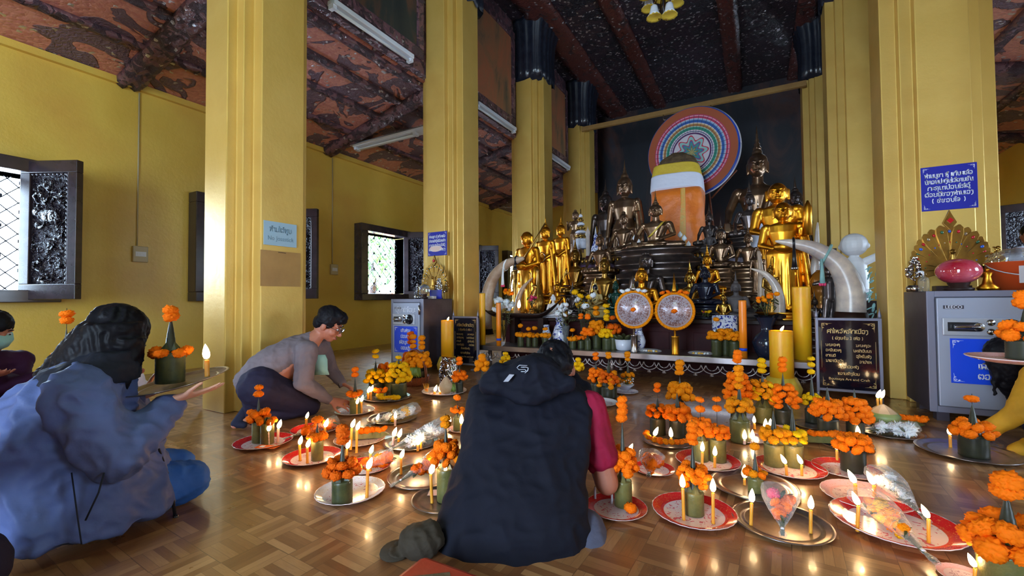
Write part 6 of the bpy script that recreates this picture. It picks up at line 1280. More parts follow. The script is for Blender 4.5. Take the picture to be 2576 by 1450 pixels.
def spray(P, h, n, cols, label, r_=.035, sp=.14, vm=None, name='chrysanthemum', fm='leaf'):
    t_ = thing('flower_bunch', label, 'flowers', P)
    if vm: part('glass_vase', lambda g: g.lathe([(.001, 0), (.035, 0), (.03, h*.25), (.05, h*.5), (.045, h*.5), (.001, .02)], 18), vm, t_)
    g = Geo(); rnd = random.Random(int(h*997)+n); ends = []
    for i in range(n):
        a = rnd.uniform(0, 6.28); q = sp*rnd.uniform(.2, 1); e = V((q*math.cos(a), q*.6*math.sin(a), h*rnd.uniform(.72, 1.0))); ends.append(e)
        g.tube([(0, 0, .03), e*.5+V((0, 0, .02)), e], .0025, 5)
    for i in range(n*3):
        a = rnd.uniform(0, 6.28); q = sp*rnd.uniform(.1, .9); g.ell((q*math.cos(a), q*.6*math.sin(a), h*rnd.uniform(.4, .85)), (.03, .012, .004), nu=6, nv=4, rot=Euler((rnd.uniform(-1, 1), rnd.uniform(-1, 1), a)).to_matrix())
    part('stems', g, fm, t_)
    for e in ends: flower(t_, e, r_*rnd.uniform(.8, 1.1), rnd.choice(cols), name, 1.0)
    return t_
spray(V((-3.08, 5.3, SH)), .62, 12, ['white_petal'], 'drooping white chrysanthemums behind the rough yellow candle', .05, .16)
spray(V((-1.95, 5.42, SH)), .72, 11, ['yellow_marigold', 'white_petal'], 'yellow and white chrysanthemum bunch above the leaf cups', .045, .2)
spray(V((-2.12, 5.22, SH)), .56, 8, ['white_petal'], 'white blooms in a slim clear glass vase', .04, .14, 'clear_lid')
spray(V((.10, 5.22, SH+.38)), .28, 10, ['marigold', 'amber_marigold'], 'film wrapped marigold strings in the dark vase', .03, .13, None, 'marigold')
spray(V((.45, 5.72, T1)), .28, 5, ['pink_petal', 'white_petal'], 'pink and white blossoms behind the wrapped yellow candle', .03, .07)
spray(V((-2.78, 5.56, .765)), .2, 4, ['pink_petal'], 'mauve blossoms lying in the boat', .03, .08)
spray(V((-.52, 5.76, T1)), .1, 6, ['pink_petal', 'yellow_marigold'], 'low mixed blossoms beside the small pale gold figure', .02, .1)
t_ = spray(V((-3.18, 5.6, .765)), .3, 9, ['marigold', 'amber_marigold'], 'orange marigold bag standing in the boat', .035, .08, None, 'marigold')
for px, Y, lb in ((1715, 7.16, 'white lotus buds in a square white pot before the wrapped pillar'), (1600, 7.16, 'white lotus buds beside the big bronze figure')):
    P = PY(px, 628, Y); P.z = T2; t_ = thing('lotus_pot', lb, 'flowers', P)
    part('pot', lambda g: g.lathe([(.001, 0), (.05, 0), (.07, .09), (.065, .09), (.001, .07)], 4, sm=False), 'porcelain', t_)
    for i, (dx, h) in enumerate(((-.09, .17), (-.02, .3), (.04, .24), (.1, .14))):
        part('stem', lambda g: g.tube([(0, 0, .08), (dx*.7, 0, h*.6), (dx, 0, h)], .004, 5), 'leaf', t_); part('lotus_bud', lambda g: g.lathe([(.008, 0), (.035, .03), (.032, .055), (.001, .1)], 12, Matrix.Translation((dx, 0, h)), lobes=6, lob=.06), 'white_petal', t_)
    for i in range(4): part('leaf', lambda g: g.ell((.1*math.cos(i*1.6), .05*math.sin(i*1.6), .11), (.07, .04, .008), nu=12, nv=4, rot=Euler((.2, .3, i*1.6)).to_matrix()), 'leaf', t_)
# small cups on the shelf
for i, (px, py, w, yc, yt, tops, ring, col, lb) in enumerate((
 (1310, 872, 16, 848, 834, [820], (845, 6, 1, 4), 'amber_marigold', 'nearest the orange candle'), (1330, 871, 13, 850, 838, [828], (845, 5, 1, 4), 'amber_marigold', 'second from orange candle'), (1346, 874, 16, 849, 838, [826], (846, 6, 1, 4), 'amber_marigold', 'third from orange candle'), (1372, 874, 16, 850, 838, [828], (846, 6, 1, 4), 'amber_marigold', 'touching the tall porcelain vase'),
 (1441, 876, 17, 858, 838, [831], (854, 7, 1, 5), 'amber_marigold', 'first of the trio under white blooms'), (1462, 878, 17, 858, 830, [800, 793], (852, 7, 1, 6), 'marigold', 'middle of the trio under white blooms'), (1479, 878, 17, 856, 830, [800, 795], (836, 6, 2, 6), 'marigold', 'last of the trio beside the dark cup'),
 (1501, 880, 26, 840, 800, [788, 775], (825, 8, 3, 8), 'amber_marigold', 'big and dark behind the lemon one'), (1527, 882, 24, 852, 815, [804, 797, 784, 770], (840, 8, 2, 5), 'yellow_marigold', 'bright green with lemon heads'), (1543, 872, 22, 850, 830, [800], (830, 6, 2, 8), 'burnt_marigold', 'beside the white square pot'),
 (1803, 893, 25, 856, 826, [804], (846, 8, 2, 10), 'amber_marigold', 'fluffy, beside the film packet'), (1848, 893, 28, 860, 830, [], (848, 8, 2, 10), 'amber_marigold', 'fluffy, touching the glossy orange candle'), (1825, 880, 20, 850, 826, [], (836, 7, 1, 6), 'amber_marigold', 'squeezed between two fluffy ones'))):
    P = PY(px, py, 5.08+.02*(i % 3)); P.z = SH; P.y = 5.1+.05*(i % 3)+(.14 if lb.startswith(('big', 'beside the white', 'squeezed')) else 0); P.x = PY(px, py, P.y).x
    O(px, py, w, yc, yt, tops, ring, 'small shelf offering, '+lb, col, P=P, fr=7.2 if w < 20 else 8.5, leafm='leaf')
for px, lb in ((1635, 'clear film packet of yellow blooms on the shelf before first fan'), (1762, 'clear film packet of yellow blooms beside the second fan handle')):
    P = PY(px, 880, 5.12); P.z = SH; t_ = thing('flower_packet', lb, 'flowers', P)
    part('film', lambda g: g.ell((0, 0, .025), (.13, .05, .025), nu=18, nv=8), 'cellophane', t_)
    for i in range(6): flower(t_, (-.07+.028*i, rf.uniform(-.015, .015), .022), .016, rf.choice(['yellow_marigold', 'white_petal']))
# boat
Pa, Pb_ = PY(1208, 795, 5.55), PY(1412, 765, 5.5)
t_ = thing('wooden_boat', 'long dark wooden boat shaped tray with upturned prow', 'tray', (0, 5.56, 0))
secs = []
for i in range(17):
    f_ = i/16; x = Pa.x+(Pb_.x-Pa.x)*f_; e = abs(f_-.48)*2; w_ = .14*max(.08, 1-e**2.6); z = .72+(.2 if f_ > .5 else .13)*max(0, e-.55)**1.5*3.3
    secs.append([(x, w_*math.sin(q), z+(-.07*max(.25, 1-e**3)*math.cos(q) if abs(q) < 1.6 else 0)) for q in (-1.57, -1.0, -.5, 0, .5, 1.0, 1.57)]+[(x, w_*.85, z+.0), (x, 0, z-.03*max(.2, 1-e)), (x, -w_*.85, z)])
part('hull', lambda g: g.rings(secs), 'dark_wood', t_)
for x in (-3.05, -2.6): part('trestle', lambda g: [g.box((x-.04, -.08, SH), (x+.04, .08, .66))] and None, 'dark_wood', t_)
# naga, gourd, umbrella, cone and other curios
P = PY(1340, 798, 5.8); t_ = thing('naga_figure', 'gold coiled naga figure on round gilded base', 'statue', (P.x, 5.9, T1)); k = dep(P)/F
me = sculpt(lambda g: [g.lathe([(.001, 0), (.11, 0), (.11, .07), (.09, .09), (.1, .12), (.001, .13)], 20)]+[g.capsule(V(a), ra, V(b), rb) for (a, ra), (b, rb) in zip(*(lambda L: (L, L[1:]))([((.05, 0, .15), .045), ((-.05, 0, .2), .045), ((-.06, 0, .3), .04), ((.0, -.02, .38), .045), ((.04, -.04, .44), .04), ((.0, -.08, .46), .02)]))]+[g.capsule((.03, 0, .46), .02, (.06+.02*i, 0, .56-.03*i), .003) for i in range(3)] and None, .008, 2, (.002, 30), 'naga', 'old_gold'); link('naga_body', me, t_)
part('jewelled_band', lambda g: g.lathe([(.112, .03), (.118, .05), (.112, .07)], 24, lobes=12, lob=.03), 'pale_gold', t_)
t_ = thing('gourd_ornament', 'pointed gold gourd ornament ribbed with pearls', 'ornament', (PY(1354, 780, 5.86).x, 5.86, T1))
part('gourd', lambda g: g.lathe([(.001, 0), (.05, 0), (.095, .12), (.1, .22), (.07, .34), (.028, .44), (.018, .58), (.014, .66), (.022, .69), (.001, .72)], 30, lobes=10, lob=.04), 'old_gold', t_)
part('pearl_rows', lambda g: [g.ell((r_*1.03*math.cos(a), r_*1.03*math.sin(a), z), (.006,)*3, nu=6, nv=4) for a in [i*.785 for i in range(8)] for r_, z in ((.075, .07), (.095, .13), (.102, .19), (.095, .26), (.08, .32))] and None, 'pale_gold', t_)
P = PY(1462, 640, 7.3); t_ = thing('tiered_umbrella', 'small white and gold tiered ceremonial umbrella', 'umbrella', (P.x, 7.3, T2)); hT = hz(1462, 526, V((P.x, 7.3, T2)))
part('pole', lambda g: g.tube([(0, 0, 0), (0, 0, hT)], .008, 8), 'pale_gold', t_)
for i in range(7): r_ = .13*(1-i/8); z = hT*(.42+.075*i); part('canopy_tier', lambda g: g.lathe([(r_, z-.02), (r_*1.02, z), (r_*.5, z+.03), (.01, z+.035)], 24), 'pale_gold' if i % 2 else 'white_silk', t_)
part('fringe', lambda g: g.lathe([(.128, hT*.26), (.13, hT*.42), (.125, hT*.42)], 40, lobes=20, lob=.05), 'white_silk', t_)
P = PY(1481, 640, 7.25); t_ = thing('carved_candle', 'carved cream candle on small dark red stand', 'candle', (P.x, 7.22, T2)); part('stand', lambda g: g.lathe([(.001, 0), (.07, 0), (.04, .1), (.001, .1)], 16), 'dark_red_wood', t_); part('carved_wax', lambda g: g.lathe([(.035, .1), (.035, .45), (.045, .46), (.04, .52), (.01, .58), (.001, .62)], 20, lobes=8, lob=.06), 'ivory', t_)
P = PY(1498, 640, 7.2); t_ = thing('porcelain_bird', 'blue and white long necked porcelain ornament', 'ornament', (P.x+.0, 7.22, T2))
part('bird_body', lambda g: g.lathe([(.001, 0), (.06, 0), (.085, .1), (.08, .22), (.045, .32), (.03, .4), (.035, .44), (.001, .5)], 24), 'blue_white', t_); part('spire', lambda g: g.tube([(0, 0, .48), (0, 0, .6)], [.02, .001], 8), 'porcelain', t_)
P = PY(1908, 600, 7.3); t_ = thing('mesh_cone', 'white knitted cone ornament with filigree tip', 'ornament', (P.x, 7.22, T2)); hT = hz(1912, 500, V((P.x, 7.22, T2)))
part('knitted_cone', lambda g: g.lathe([(.001, 0), (.17, 0), (.165, .03), (.1, hT*.4), (.03, hT*.65), (.001, hT*.66)], 32, lobes=24, lob=.015), 'white_silk', t_); part('filigree_ball', lambda g: g.ell((0, 0, hT*.76), (.045, .045, .06), nu=14, nv=10), 'silver', t_); part('tip', lambda g: g.tube([(0, 0, hT*.84), (0, 0, hT)], [.012, .001], 8), 'silver', t_)
P = PY(2070, 795, 6.0); t_ = vase(V((P.x+.0, 6.0, T1)), [(.001, 0), (.11, 0), (.16, .1), (.15, .22), (.09, .3), (.1, .36), (.12, .44), (.09, .52), (.05, .56), (.001, .56)], 'brown glazed double gourd vase behind the archer', 'brown_glaze')
t_ = thing('side_stand', 'dark stand holding the white child figure beside the column', 'stand', (0, 0, 0)); part('stand_body', lambda g: g.box((.935, 5.9, 0), (1.16, 6.25, .84)), 'dark_wood', t_); part('stand_top', lambda g: g.box((.925, 5.88, .84), (1.18, 6.27, .875)), 'dark_wood', t_)
P = PY(2152, 790, 6.1); s_ = (PY(2152, 622, 6.1).z-T1)/.93
t_ = thing('child_figure', 'glossy white child figure with one arm raised beside column', 'statue', (PY(2150, 700, 6.06).x, 6.06, .875), 2.85)
me = sculpt(lambda g: [g.ell((0, 0, .1), (.17, .15, .1)), g.loft([((0, 0, .05), (.14, 0, 0), (0, .12, 0)), ((0, 0, .3), (.15, 0, 0), (0, .12, 0)), ((0, 0, .5), (.12, 0, 0), (0, .09, 0)), ((0, 0, .57), (.05, 0, 0), (0, .05, 0))]), g.ell((0, 0, .72), (.15, .155, .15)), g.ell((0, -.06, .66), (.1, .1, .08)), g.ell((.145, 0, .7), (.02, .03, .035)), g.ell((-.145, 0, .7), (.02, .03, .035)), g.ell((0, -.15, .7), (.02, .02, .02)),
    g.capsule((-.12, 0, .5), .05, (-.3, -.06, .6), .045), g.capsule((-.3, -.06, .6), .042, (-.3, -.08, .82), .032), g.ell((-.3, -.08, .88), (.04, .035, .05)), g.capsule((.13, 0, .48), .05, (.2, -.1, .3), .04), g.capsule((.2, -.1, .3), .04, (.1, -.2, .2), .03)]+[g.capsule((-.33+.02*i, -.085, .9), .011, (-.34+.026*i, -.09, .96), .008, 6) for i in range(4)] and None, .008, 2, None, 'child', 'white_stone')
link('figure', me, t_, sc_=(.86, .86, .86)); part('cushion', lambda g: g.lathe([(.001, 0), (.1, 0), (.12, .02), (.1, .035), (.001, .035)], 20), 'white_stone', t_)
P = PY(2088, 800, 5.75); t_ = thing('archer_figure', 'dark bronze archer figure bending a bow beneath the huge tusk', 'statue', (P.x, 5.8, T1), .3)
me = sculpt(lambda g: [g.capsule((.02, 0, .02), .03, (.03, 0, .25), .04), g.capsule((-.05, -.02, .02), .03, (-.02, 0, .25), .045), g.capsule((0, 0, .25), .06, (0, 0, .42), .07), g.ell((0, 0, .53), (.045, .05, .055)), g.capsule((.05, 0, .43), .025, (.16, -.06, .42), .02), g.capsule((-.05, 0, .43), .025, (-.15, -.03, .4), .022), g.capsule((-.15, -.03, .4), .02, (-.05, -.08, .42), .015), g.capsule((0, 0, .57), .03, (0, 0, .66), .004)] and None, .007, 2, None, 'archer', 'dark_bronze'); link('figure', me, t_)
part('bow', lambda g: g.tube([(.17, -.06, .12), (.22, -.06, .28), (.2, -.06, .42), (.15, -.06, .6)], .008, 6), 'black_plastic', t_); part('base', lambda g: g.lathe([(.001, 0), (.11, 0), (.1, .02), (.001, .02)], 20), 'dark_bronze', t_)
P = PY(2180, 800, 6.0); t_ = thing('garland_plant', 'pale turquoise trailing artificial plant against the yellow column', 'plant', (1.03, 5.78, T1))
t_.location = (PY(2188, 740, 5.7).x, 5.7, .0)
g = Geo(); rnd = random.Random(2)
part('planter', lambda q: q.lathe([(.001, 0), (.045, 0), (.05, T1), (.001, T1)], 12), 'dark_wood', t_)
for i in range(46): a = rnd.uniform(0, 6.28); g.ell((.05+.06*math.cos(a), -.03+.05*math.sin(a), T1+rnd.uniform(.02, .55)), (.035, .014, .006), nu=8, nv=4, rot=Euler((rnd.uniform(-1, 1), rnd.uniform(.2, 1.3), a)).to_matrix())
part('trailing_leaves', g, 'mask_green', t_)
# ---------------------------------------------------------------- people
RV, DV, ZV = (ROT @ V((1, 0, 0))), (ROT @ V((0, 0, -1))), V((0, 0, 1)); RV = V((RV.x, RV.y, 0)).normalized(); DV = V((DV.x, DV.y, 0)).normalized()
def frame(f, u):
    f = V(f).normalized(); u = V(u); u = (u-f*u.dot(f)).normalized(); r = f.cross(u)
    return Matrix((r, f, u)).transposed()
def hand(g, w_, d, n, s_=1, curl=.3, flip=1, spread=1.0, r=.0082):
    """wrist, pointing direction, back-of-hand normal; four unequal fingers and a side thumb"""
    w_, d, n = V(w_), V(d).normalized(), V(n); n = (n-d*n.dot(d)).normalized(); sd = d.cross(n)*flip
    g.loft([(w_-d*.02*s_, sd*.026*s_, n*.019*s_), (w_+d*.02*s_, sd*.033*s_, n*.016*s_), (w_+d*.06*s_, sd*.04*s_, n*.014*s_), (w_+d*.092*s_, sd*.04*s_, n*.011*s_)], 14)
    for o, L, c0 in ((-.031, .068, 1.1), (-.0105, .08, 1.0), (.0105, .075, 1.05), (.031, .058, 1.2)):
        a = w_+d*.088*s_+sd*o*s_; k_ = curl*c0; seg = (.45, .32, .23); rr_ = r*s_
        for j, q in enumerate(seg):
            b = a+(d*math.cos(k_*(j+.6))-n*math.sin(k_*(j+.6))+sd*o*2.2*spread).normalized()*L*q*s_
            g.capsule(a, rr_*(1.05-.1*j), b, rr_*(.98-.1*j), 8); a = b
    a = w_+d*.028*s_-sd*.028*s_; b = a+(d*.6-sd*.75-n*.25).normalized()*.04*s_; c_ = b+(d*.85-sd*.3-n*.35).normalized()*.03*s_; e = c_+(d*.95-n*.35).normalized()*.018*s_
    g.capsule(a, r*1.6*s_, b, r*1.25*s_, 8); g.capsule(b, r*1.2*s_, c_, r*1.05*s_, 8); g.capsule(c_, r*1.05*s_, e, r*.85*s_, 8)
def headskin(g, c, f, u=(0, 0, 1), s_=1.0):
    A = frame(f, u); c = V(c); T = lambda x, y, z: c+A @ V((x*s_, y*s_, z*s_)); E = lambda p, r_: g.ell(T(*p), [q*s_ for q in r_], nu=20, nv=14, rot=A)
    E((0, -.015, .03), (.074, .094, .095)); E((0, .022, -.03), (.06, .066, .078)); E((0, .05, -.085), (.03, .03, .026)); E((0, -.02, -.04), (.062, .07, .06))
    for q in (-1, 1):
        E((q*.038, .055, -.03), (.024, .026, .026)); E((q*.032, .072, .024), (.025, .012, .009)); E((q*.075, -.012, -.012), (.01, .02, .031)); E((q*.014, .1, -.036), (.008, .01, .007))
    g.capsule(T(0, .078, .012), .009*s_, T(0, .108, -.03), .012*s_, 10); E((0, .083, -.064), (.024, .012, .006)); E((0, .08, -.074), (.02, .012, .007))
    return T, A
def facebits(t_, T, A, s_=1.0, glasses=False, mask=None):
    part('eyes', lambda g: [g.ell(T(q*.031, .078, .004), (.014*s_, .008*s_, .008*s_), rot=A, nu=12, nv=8) for q in (-1, 1)] and None, 'white_stone', t_)
    part('irises', lambda g: [g.ell(T(q*.031, .0845, .003), (.0065*s_, .004*s_, .0065*s_), rot=A, nu=10, nv=6) for q in (-1, 1)] and None, 'black_plastic', t_)
    part('eyebrows', lambda g: [g.tube([T(q*.014, .088, .03), T(q*.032, .087, .036), T(q*.052, .074, .03)], [.003, .004, .002], 6) for q in (-1, 1)] and None, 'hair', t_)
    if not mask: part('lips', lambda g: g.tube([T(-.022, .084, -.07), T(0, .096, -.068), T(.022, .084, -.07)], [.003, .0065, .003], 8), 'lips', t_)
    if mask: part('face_mask', lambda g: g.loft([(T(0, .03, .0), A @ V((.07, 0, 0)), A @ V((0, .07, 0))), (T(0, .05, -.03), A @ V((.068, 0, 0)), A @ V((0, .078, 0))), (T(0, .04, -.08), A @ V((.06, 0, 0)), A @ V((0, .07, 0))), (T(0, .025, -.115), A @ V((.045, 0, 0)), A @ V((0, .045, 0)))], 24), mask, t_)
    if glasses:
        o = part('glasses', lambda g: [g.tube([T(q*.034+.023*math.cos(a), .103, .004+.017*math.sin(a)) for a in [6.283*i/20 for i in range(21)]], .0022, 6) for q in (-1, 1)]+[g.tube([T(q*.057, .1, .008), T(q*.078, .03, .006), T(q*.08, -.015, .0)], .002, 6) for q in (-1, 1)]+[g.tube([T(-.012, .104, .008), T(.012, .104, .008)], .002, 6)] and None, 'black_plastic', t_)
        [part('lens', lambda g: g.ell(T(q*.034, .103, .004), (.021, .0012, .015), rot=A, nu=16, nv=6), 'clear_lid', o) for q in (-1, 1)]
def person(label, base): return thing('person', label, 'person', base)
def pts(base): return lambda px, py, d: PD(px, py, d)-base
# --- man kneeling by the first column
B = G(700, 1062); B.z = 0; Q = lambda px, py, d: PD(px, py, d-.15*max(0, min(1, (800-px)/130))-(.06 if d > 3.6 and px < 790 else 0))-B; man = person('man in taupe shirt and glasses kneeling to place a tray of marigolds', B)
pel, che, nk, hd = Q(668, 960, 3.46), Q(748, 893, 3.56), Q(797, 846, 3.6), Q(828, 818, 3.62)
sN, sF = Q(772, 884, 3.42), Q(806, 868, 3.78); eN, wN = Q(762, 962, 3.38), Q(829, 1008, 3.5); eF, wF = Q(832, 930, 3.86), Q(862, 966, 3.84)
fw = (RV*.86+DV*.1-ZV*.5).normalized(); up = (ZV*.86+RV*.5).normalized()
kN, kF = Q(778, 1022, 3.52), Q(762, 1003, 3.84); kN.z = .075; kF.z = .075
hN, hF = Q(655, 975, 3.36), Q(672, 965, 3.66); aN, aF = Q(640, 1040, 3.38), Q(655, 1025, 3.66); aN.z = .07; aF.z = .07; tN, tF = Q(592, 1066, 3.30), Q(610, 1045, 3.6); tN.z = tF.z = .03
g = Geo(); T, A = headskin(g, hd, fw, up, 1.12); g.capsule(nk, .055, hd-fw*.0-up*.03, .052); g.capsule(pel, .12, che, .12); g.capsule(che, .11, nk, .06)
for s_, e_, w_ in ((sN, eN, wN), (sF, eF, wF)): g.capsule(che, .08, s_, .05); g.capsule(s_, .048, e_, .04); g.capsule(e_, .038, w_, .026)
for h_, k_, a_, t2 in ((hN, kN, aN, tN), (hF, kF, aF, tF)): g.capsule(h_, .09, k_, .06); g.capsule(k_, .05, a_, .04); g.capsule(a_, .035, t2, .028)
hand(g, wN+RV*.01, RV*.85-ZV*.25+DV*.15, ZV*.8-DV*.55+RV*.2, 1.08, .32, -1); hand(g, wF, RV*.8-ZV*.35-DV*.1, ZV*.85+DV*.3, 1.0, .6, 1)
link('body', sculpt(g, .0058, 2, None, 'kneeling_body', 'skin'), man); facebits(man, T, A, 1.12, True)
g = Geo()
for p_, r_ in (((0, -.02, .06), (.083, .1, .082)), ((0, -.06, .0), (.075, .055, .07)), ((0, .035, .1), (.06, .062, .035)), ((.05, -.02, .03), (.035, .07, .055)), ((-.05, -.02, .03), (.035, .07, .055)), ((0, .075, .072), (.055, .026, .022))): g.ell(T(*p_), [q*1.12 for q in r_], rot=A)
link('hair', sculpt(g, .008, 2, (.004, 30), 'short_hair', 'hair'), man)
g = Geo(); low = Q(650, 968, 3.5)
g.loft([(low-fw*.06-ZV*.05, DV*.19-RV*.02, (ZV*.5-RV*.5)*.2), (Q(668, 948, 3.5), DV*.18, (ZV*.75-RV*.5)*.2), (Q(705, 915, 3.52), DV*.185, (ZV*.8-RV*.45)*.175), (Q(748, 888, 3.57), DV*.2, (ZV*.85-RV*.4)*.15), (Q(780, 866, 3.6), DV*.17, (ZV*.9-RV*.3)*.1), (Q(795, 852, 3.6), DV*.075, (ZV*.9-RV*.4)*.07)], 24)
for s_, e_, w_ in ((sN, eN, wN), (sF, eF, wF)): g.capsule(Q(760, 885, 3.55), .1, s_, .085); g.capsule(s_, .082, e_, .068); g.capsule(e_, .066, w_-(w_-e_).normalized()*.02, .042)
link('shirt', sculpt(g, .009, 3, (.006, 9), 'long_sleeved_shirt', 'shirt_taupe'), man)
g = Geo()
for h_, k_, a_ in ((hN, kN, aN), (hF, kF, aF)): g.capsule(h_, .155, k_+ZV*.01, .085); g.capsule(k_, .072, a_, .065); g.capsule(h_-ZV*.03, .13, a_+ZV*.03, .07)
g.ell(pel-ZV*.04, (.17, .17, .13)); link('trousers', sculpt(g, .01, 3, (.004, 8), 'navy_trousers', 'trousers_navy'), man)
for a_, t2, e in ((aN, tN, 1), (aF, tF, 1)):
    h0 = a_-RV*.03+ZV*.08; me = sculpt(lambda g: [g.capsule(a_, .045, h0+ZV*.02, .04), g.capsule(h0, .042, t2+ZV*.01, .03), g.capsule(t2+ZV*.01, .03, t2+RV*.06, .025)] and None, .006, 3, None, 'sock', 'sock_navy'); link('sock', me, man)
part('wristband', lambda g: g.tube([wF-RV*.02+DV*.034*math.cos(q)+ZV*.034*math.sin(q) for q in [6.283*i/12 for i in range(13)]], .006, 6), 'black_plastic', man)
part('ring', lambda g: g.tube([wN+RV*.115-ZV*.035+V((.01*math.cos(q), 0, .01*math.sin(q))) for q in [6.283*i/10 for i in range(11)]], .0022, 6), 'gold', man)
P = Q(803, 922, 3.5); part('face_mask', lambda g: g.rings([[P+RV*(x+.0)+ZV*z+DV*.02*math.sin(9*x+q*3) for x, z in ((-.05*w2, .09), (.04*w2, .09))]+[P+RV*x+ZV*z+DV*(.015+.02*math.sin(9*x+q*3)) for x, z in ((.04*w2, .09), (-.05*w2, .09))] for q, w2 in ((0, 1),)]+[[P+RV*x+ZV*(.09-.16*q/4)+DV*.012*math.sin(6*x*20+q) for x in (-.06-.005*q, .05+.006*q)]+[P+RV*x+ZV*(.09-.16*q/4)+DV*(.016+.012*math.sin(6*x*20+q)) for x in (.05+.006*q, -.06-.005*q)] for q in range(1, 5)]), 'mask_green', man)
part('orange_inner_cloth', lambda g: g.loft([(Q(735, 985, 3.7), RV*.05, DV*.05), (Q(742, 950, 3.7), RV*.05, DV*.05), (Q(748, 935, 3.7), RV*.03, DV*.03)]), 'orange_silk', man)
# --- woman in the blue jacket, close on the window side
B = G(190, 1440); B.z = 0; Q = pts(B); wo = person('woman with long black hair and blue hooded jacket lifting a steel tray', B)
FD = (RV*.79+DV*.61).normalized(); LD = (RV*.61-DV*.79).normalized()
def W(x, z, d): return EYE+RV*x+DV*d+V((0, 0, z-.92))-B
hd = Q(292, 850, 1.87); nk = W(-1.64, .66, 1.78); fw = (FD*.8-ZV*.55).normalized(); up = (ZV*.84+FD*.5).normalized()
sN, eN, wN = Q(196, 1000, 1.62), Q(292, 1152, 1.64), Q(443, 1006, 1.84); sF, eF, wF = Q(255, 975, 1.95), Q(345, 1110, 2.02), Q(352, 1000, 2.06)
kN, kF = Q(470, 1258, 2.0), Q(440, 1215, 2.16); kN.z = .1; kF.z = .1; hN, hF = W(-1.72, .17, 1.66), W(-1.86, .17, 1.84)
g = Geo(); T, A = headskin(g, hd, fw, up, 1.0); g.capsule(nk, .05, hd-up*.04, .05); g.capsule(W(-1.76, .2, 1.76), .12, W(-1.72, .5, 1.77), .11); g.capsule(W(-1.72, .5, 1.77), .1, nk, .05)
for s_, e_, w_ in ((sN, eN, wN), (sF, eF, wF)): g.capsule(W(-1.72, .55, 1.77), .06, s_, .04); g.capsule(s_, .042, e_, .035); g.capsule(e_, .034, w_, .023)
for h_, k_ in ((hN, kN), (hF, kF)): g.capsule(h_, .08, k_, .055); g.capsule(k_, .05, k_-FD*.36-ZV*.03, .04)
hand(g, wN+RV*.012+ZV*.008, RV*.75+DV*.45+ZV*.18, ZV*-.9-DV*.3, .98, .1, 1); hand(g, wF+ZV*.01, RV*.9-DV*.1+ZV*.35, ZV*-.6+DV*.7, .98, .3, -1)
link('body', sculpt(g, .006, 2, None, 'seated_body', 'skin_pale'), wo); facebits(wo, T, A, 1.0, True)
g = Geo()                                                   # jacket
SEC = [(-1.75, .05, 1.78, .31, .28), (-1.76, .14, 1.78, .31, .28), (-1.79, .28, 1.78, .29, .265), (-1.80, .40, 1.77, .27, .25), (-1.79, .52, 1.77, .215, .235), (-1.75, .60, 1.77, .165, .2), (-1.70, .655, 1.77, .11, .12)]
g.loft([(W(x, z, d), FD*a_, LD*b_) for x, z, d, a_, b_ in SEC], 32)
for s_, e_, w_ in ((sN, eN, wN), (sF, eF, wF)): g.capsule(W(-1.75, .56, 1.77), .13, s_, .105); g.capsule(s_, .105, e_, .1); g.capsule(e_, .098, w_-(w_-e_).normalized()*.03, .05)
g.ell(Q(120, 1010, 1.72), (.13, .13, .07), rot=frame(FD, ZV)); g.ell(Q(70, 1060, 1.74), (.09, .12, .11))
link('jacket', sculpt(g, .0095, 2, (.016, 7.5), 'blue_jacket', 'jacket_blue'), wo)
zp = [Q(398, 1130, 1.88), Q(420, 1190, 1.88), Q(434, 1250, 1.88), Q(440, 1296, 1.87)]
part('zip', lambda g: g.tube(zp, .0065, 8), 'black_plastic', wo); part('zip_pull', lambda g: [g.ell(Q(442, 1300, 1.87), (.014, .01, .01)), g.tube([Q(446, 1302, 1.87), Q(448, 1330, 1.87)], .004, 6)] and None, 'black_plastic', wo)
me = sculpt(lambda g: g.loft([(W(-1.72, .60, 1.77), FD*.17, LD*.165), (W(-1.69, .66, 1.77), FD*.15, LD*.14), (W(-1.66, .69, 1.78), FD*.1, LD*.09), (W(-1.63, .72, 1.79), FD*.07, LD*.07)]) and None, .01, 3, (.006, 12), 'hood_lining', 'jacket_dark'); link('hood_lining', me, wo)
g = Geo(); g.capsule(hN, .12, kN, .09); g.capsule(hF, .12, kF, .09); g.capsule(kN-ZV*.03, .07, kN-FD*.4-ZV*.03, .06); g.capsule(kF-ZV*.03, .07, kF-FD*.4-ZV*.03, .06)
link('jeans', sculpt(g, .009, 3, (.006, 12), 'blue_jeans', 'denim'), wo)
g = Geo()                                                   # hair: crown, fall over the shoulder, front locks
for p_, r_ in (((0, -.02, .04), (.092, .112, .1)), ((0, -.06, -.02), (.085, .07, .1))): g.ell(T(*p_), r_, rot=A)
g.loft([(Q(285, 812, 1.85), RV*.11, DV*.1), (Q(262, 860, 1.84), RV*.15, DV*.105), (Q(235, 905, 1.83), RV*.175, DV*.1), (Q(212, 938, 1.8), RV*.19, DV*.09), (Q(205, 965, 1.77), RV*.16, DV*.09)], 24)
g.loft([(Q(325, 850, 1.83), RV*.055, DV*.06), (Q(312, 910, 1.82), RV*.07, DV*.05), (Q(292, 965, 1.8), RV*.055, DV*.04), (Q(280, 1015, 1.8), RV*.03, DV*.025), (Q(284, 1050, 1.8), RV*.008, DV*.01)], 18)
g.capsule(Q(345, 850, 1.87), .03, Q(338, 900, 1.86), .012)
link('hair', sculpt(g, .008, 3, (.005, 26), 'long_hair', 'hair'), wo)
part('pocket_seams', lambda g: [g.tube([Q(262, 1190, 1.555), Q(248, 1240, 1.54), Q(215, 1310, 1.52)], .003, 6), g.tube([Q(180, 1190, 1.545), Q(195, 1300, 1.51), Q(205, 1370, 1.5)], .0025, 6)] and None, 'jacket_dark', wo)
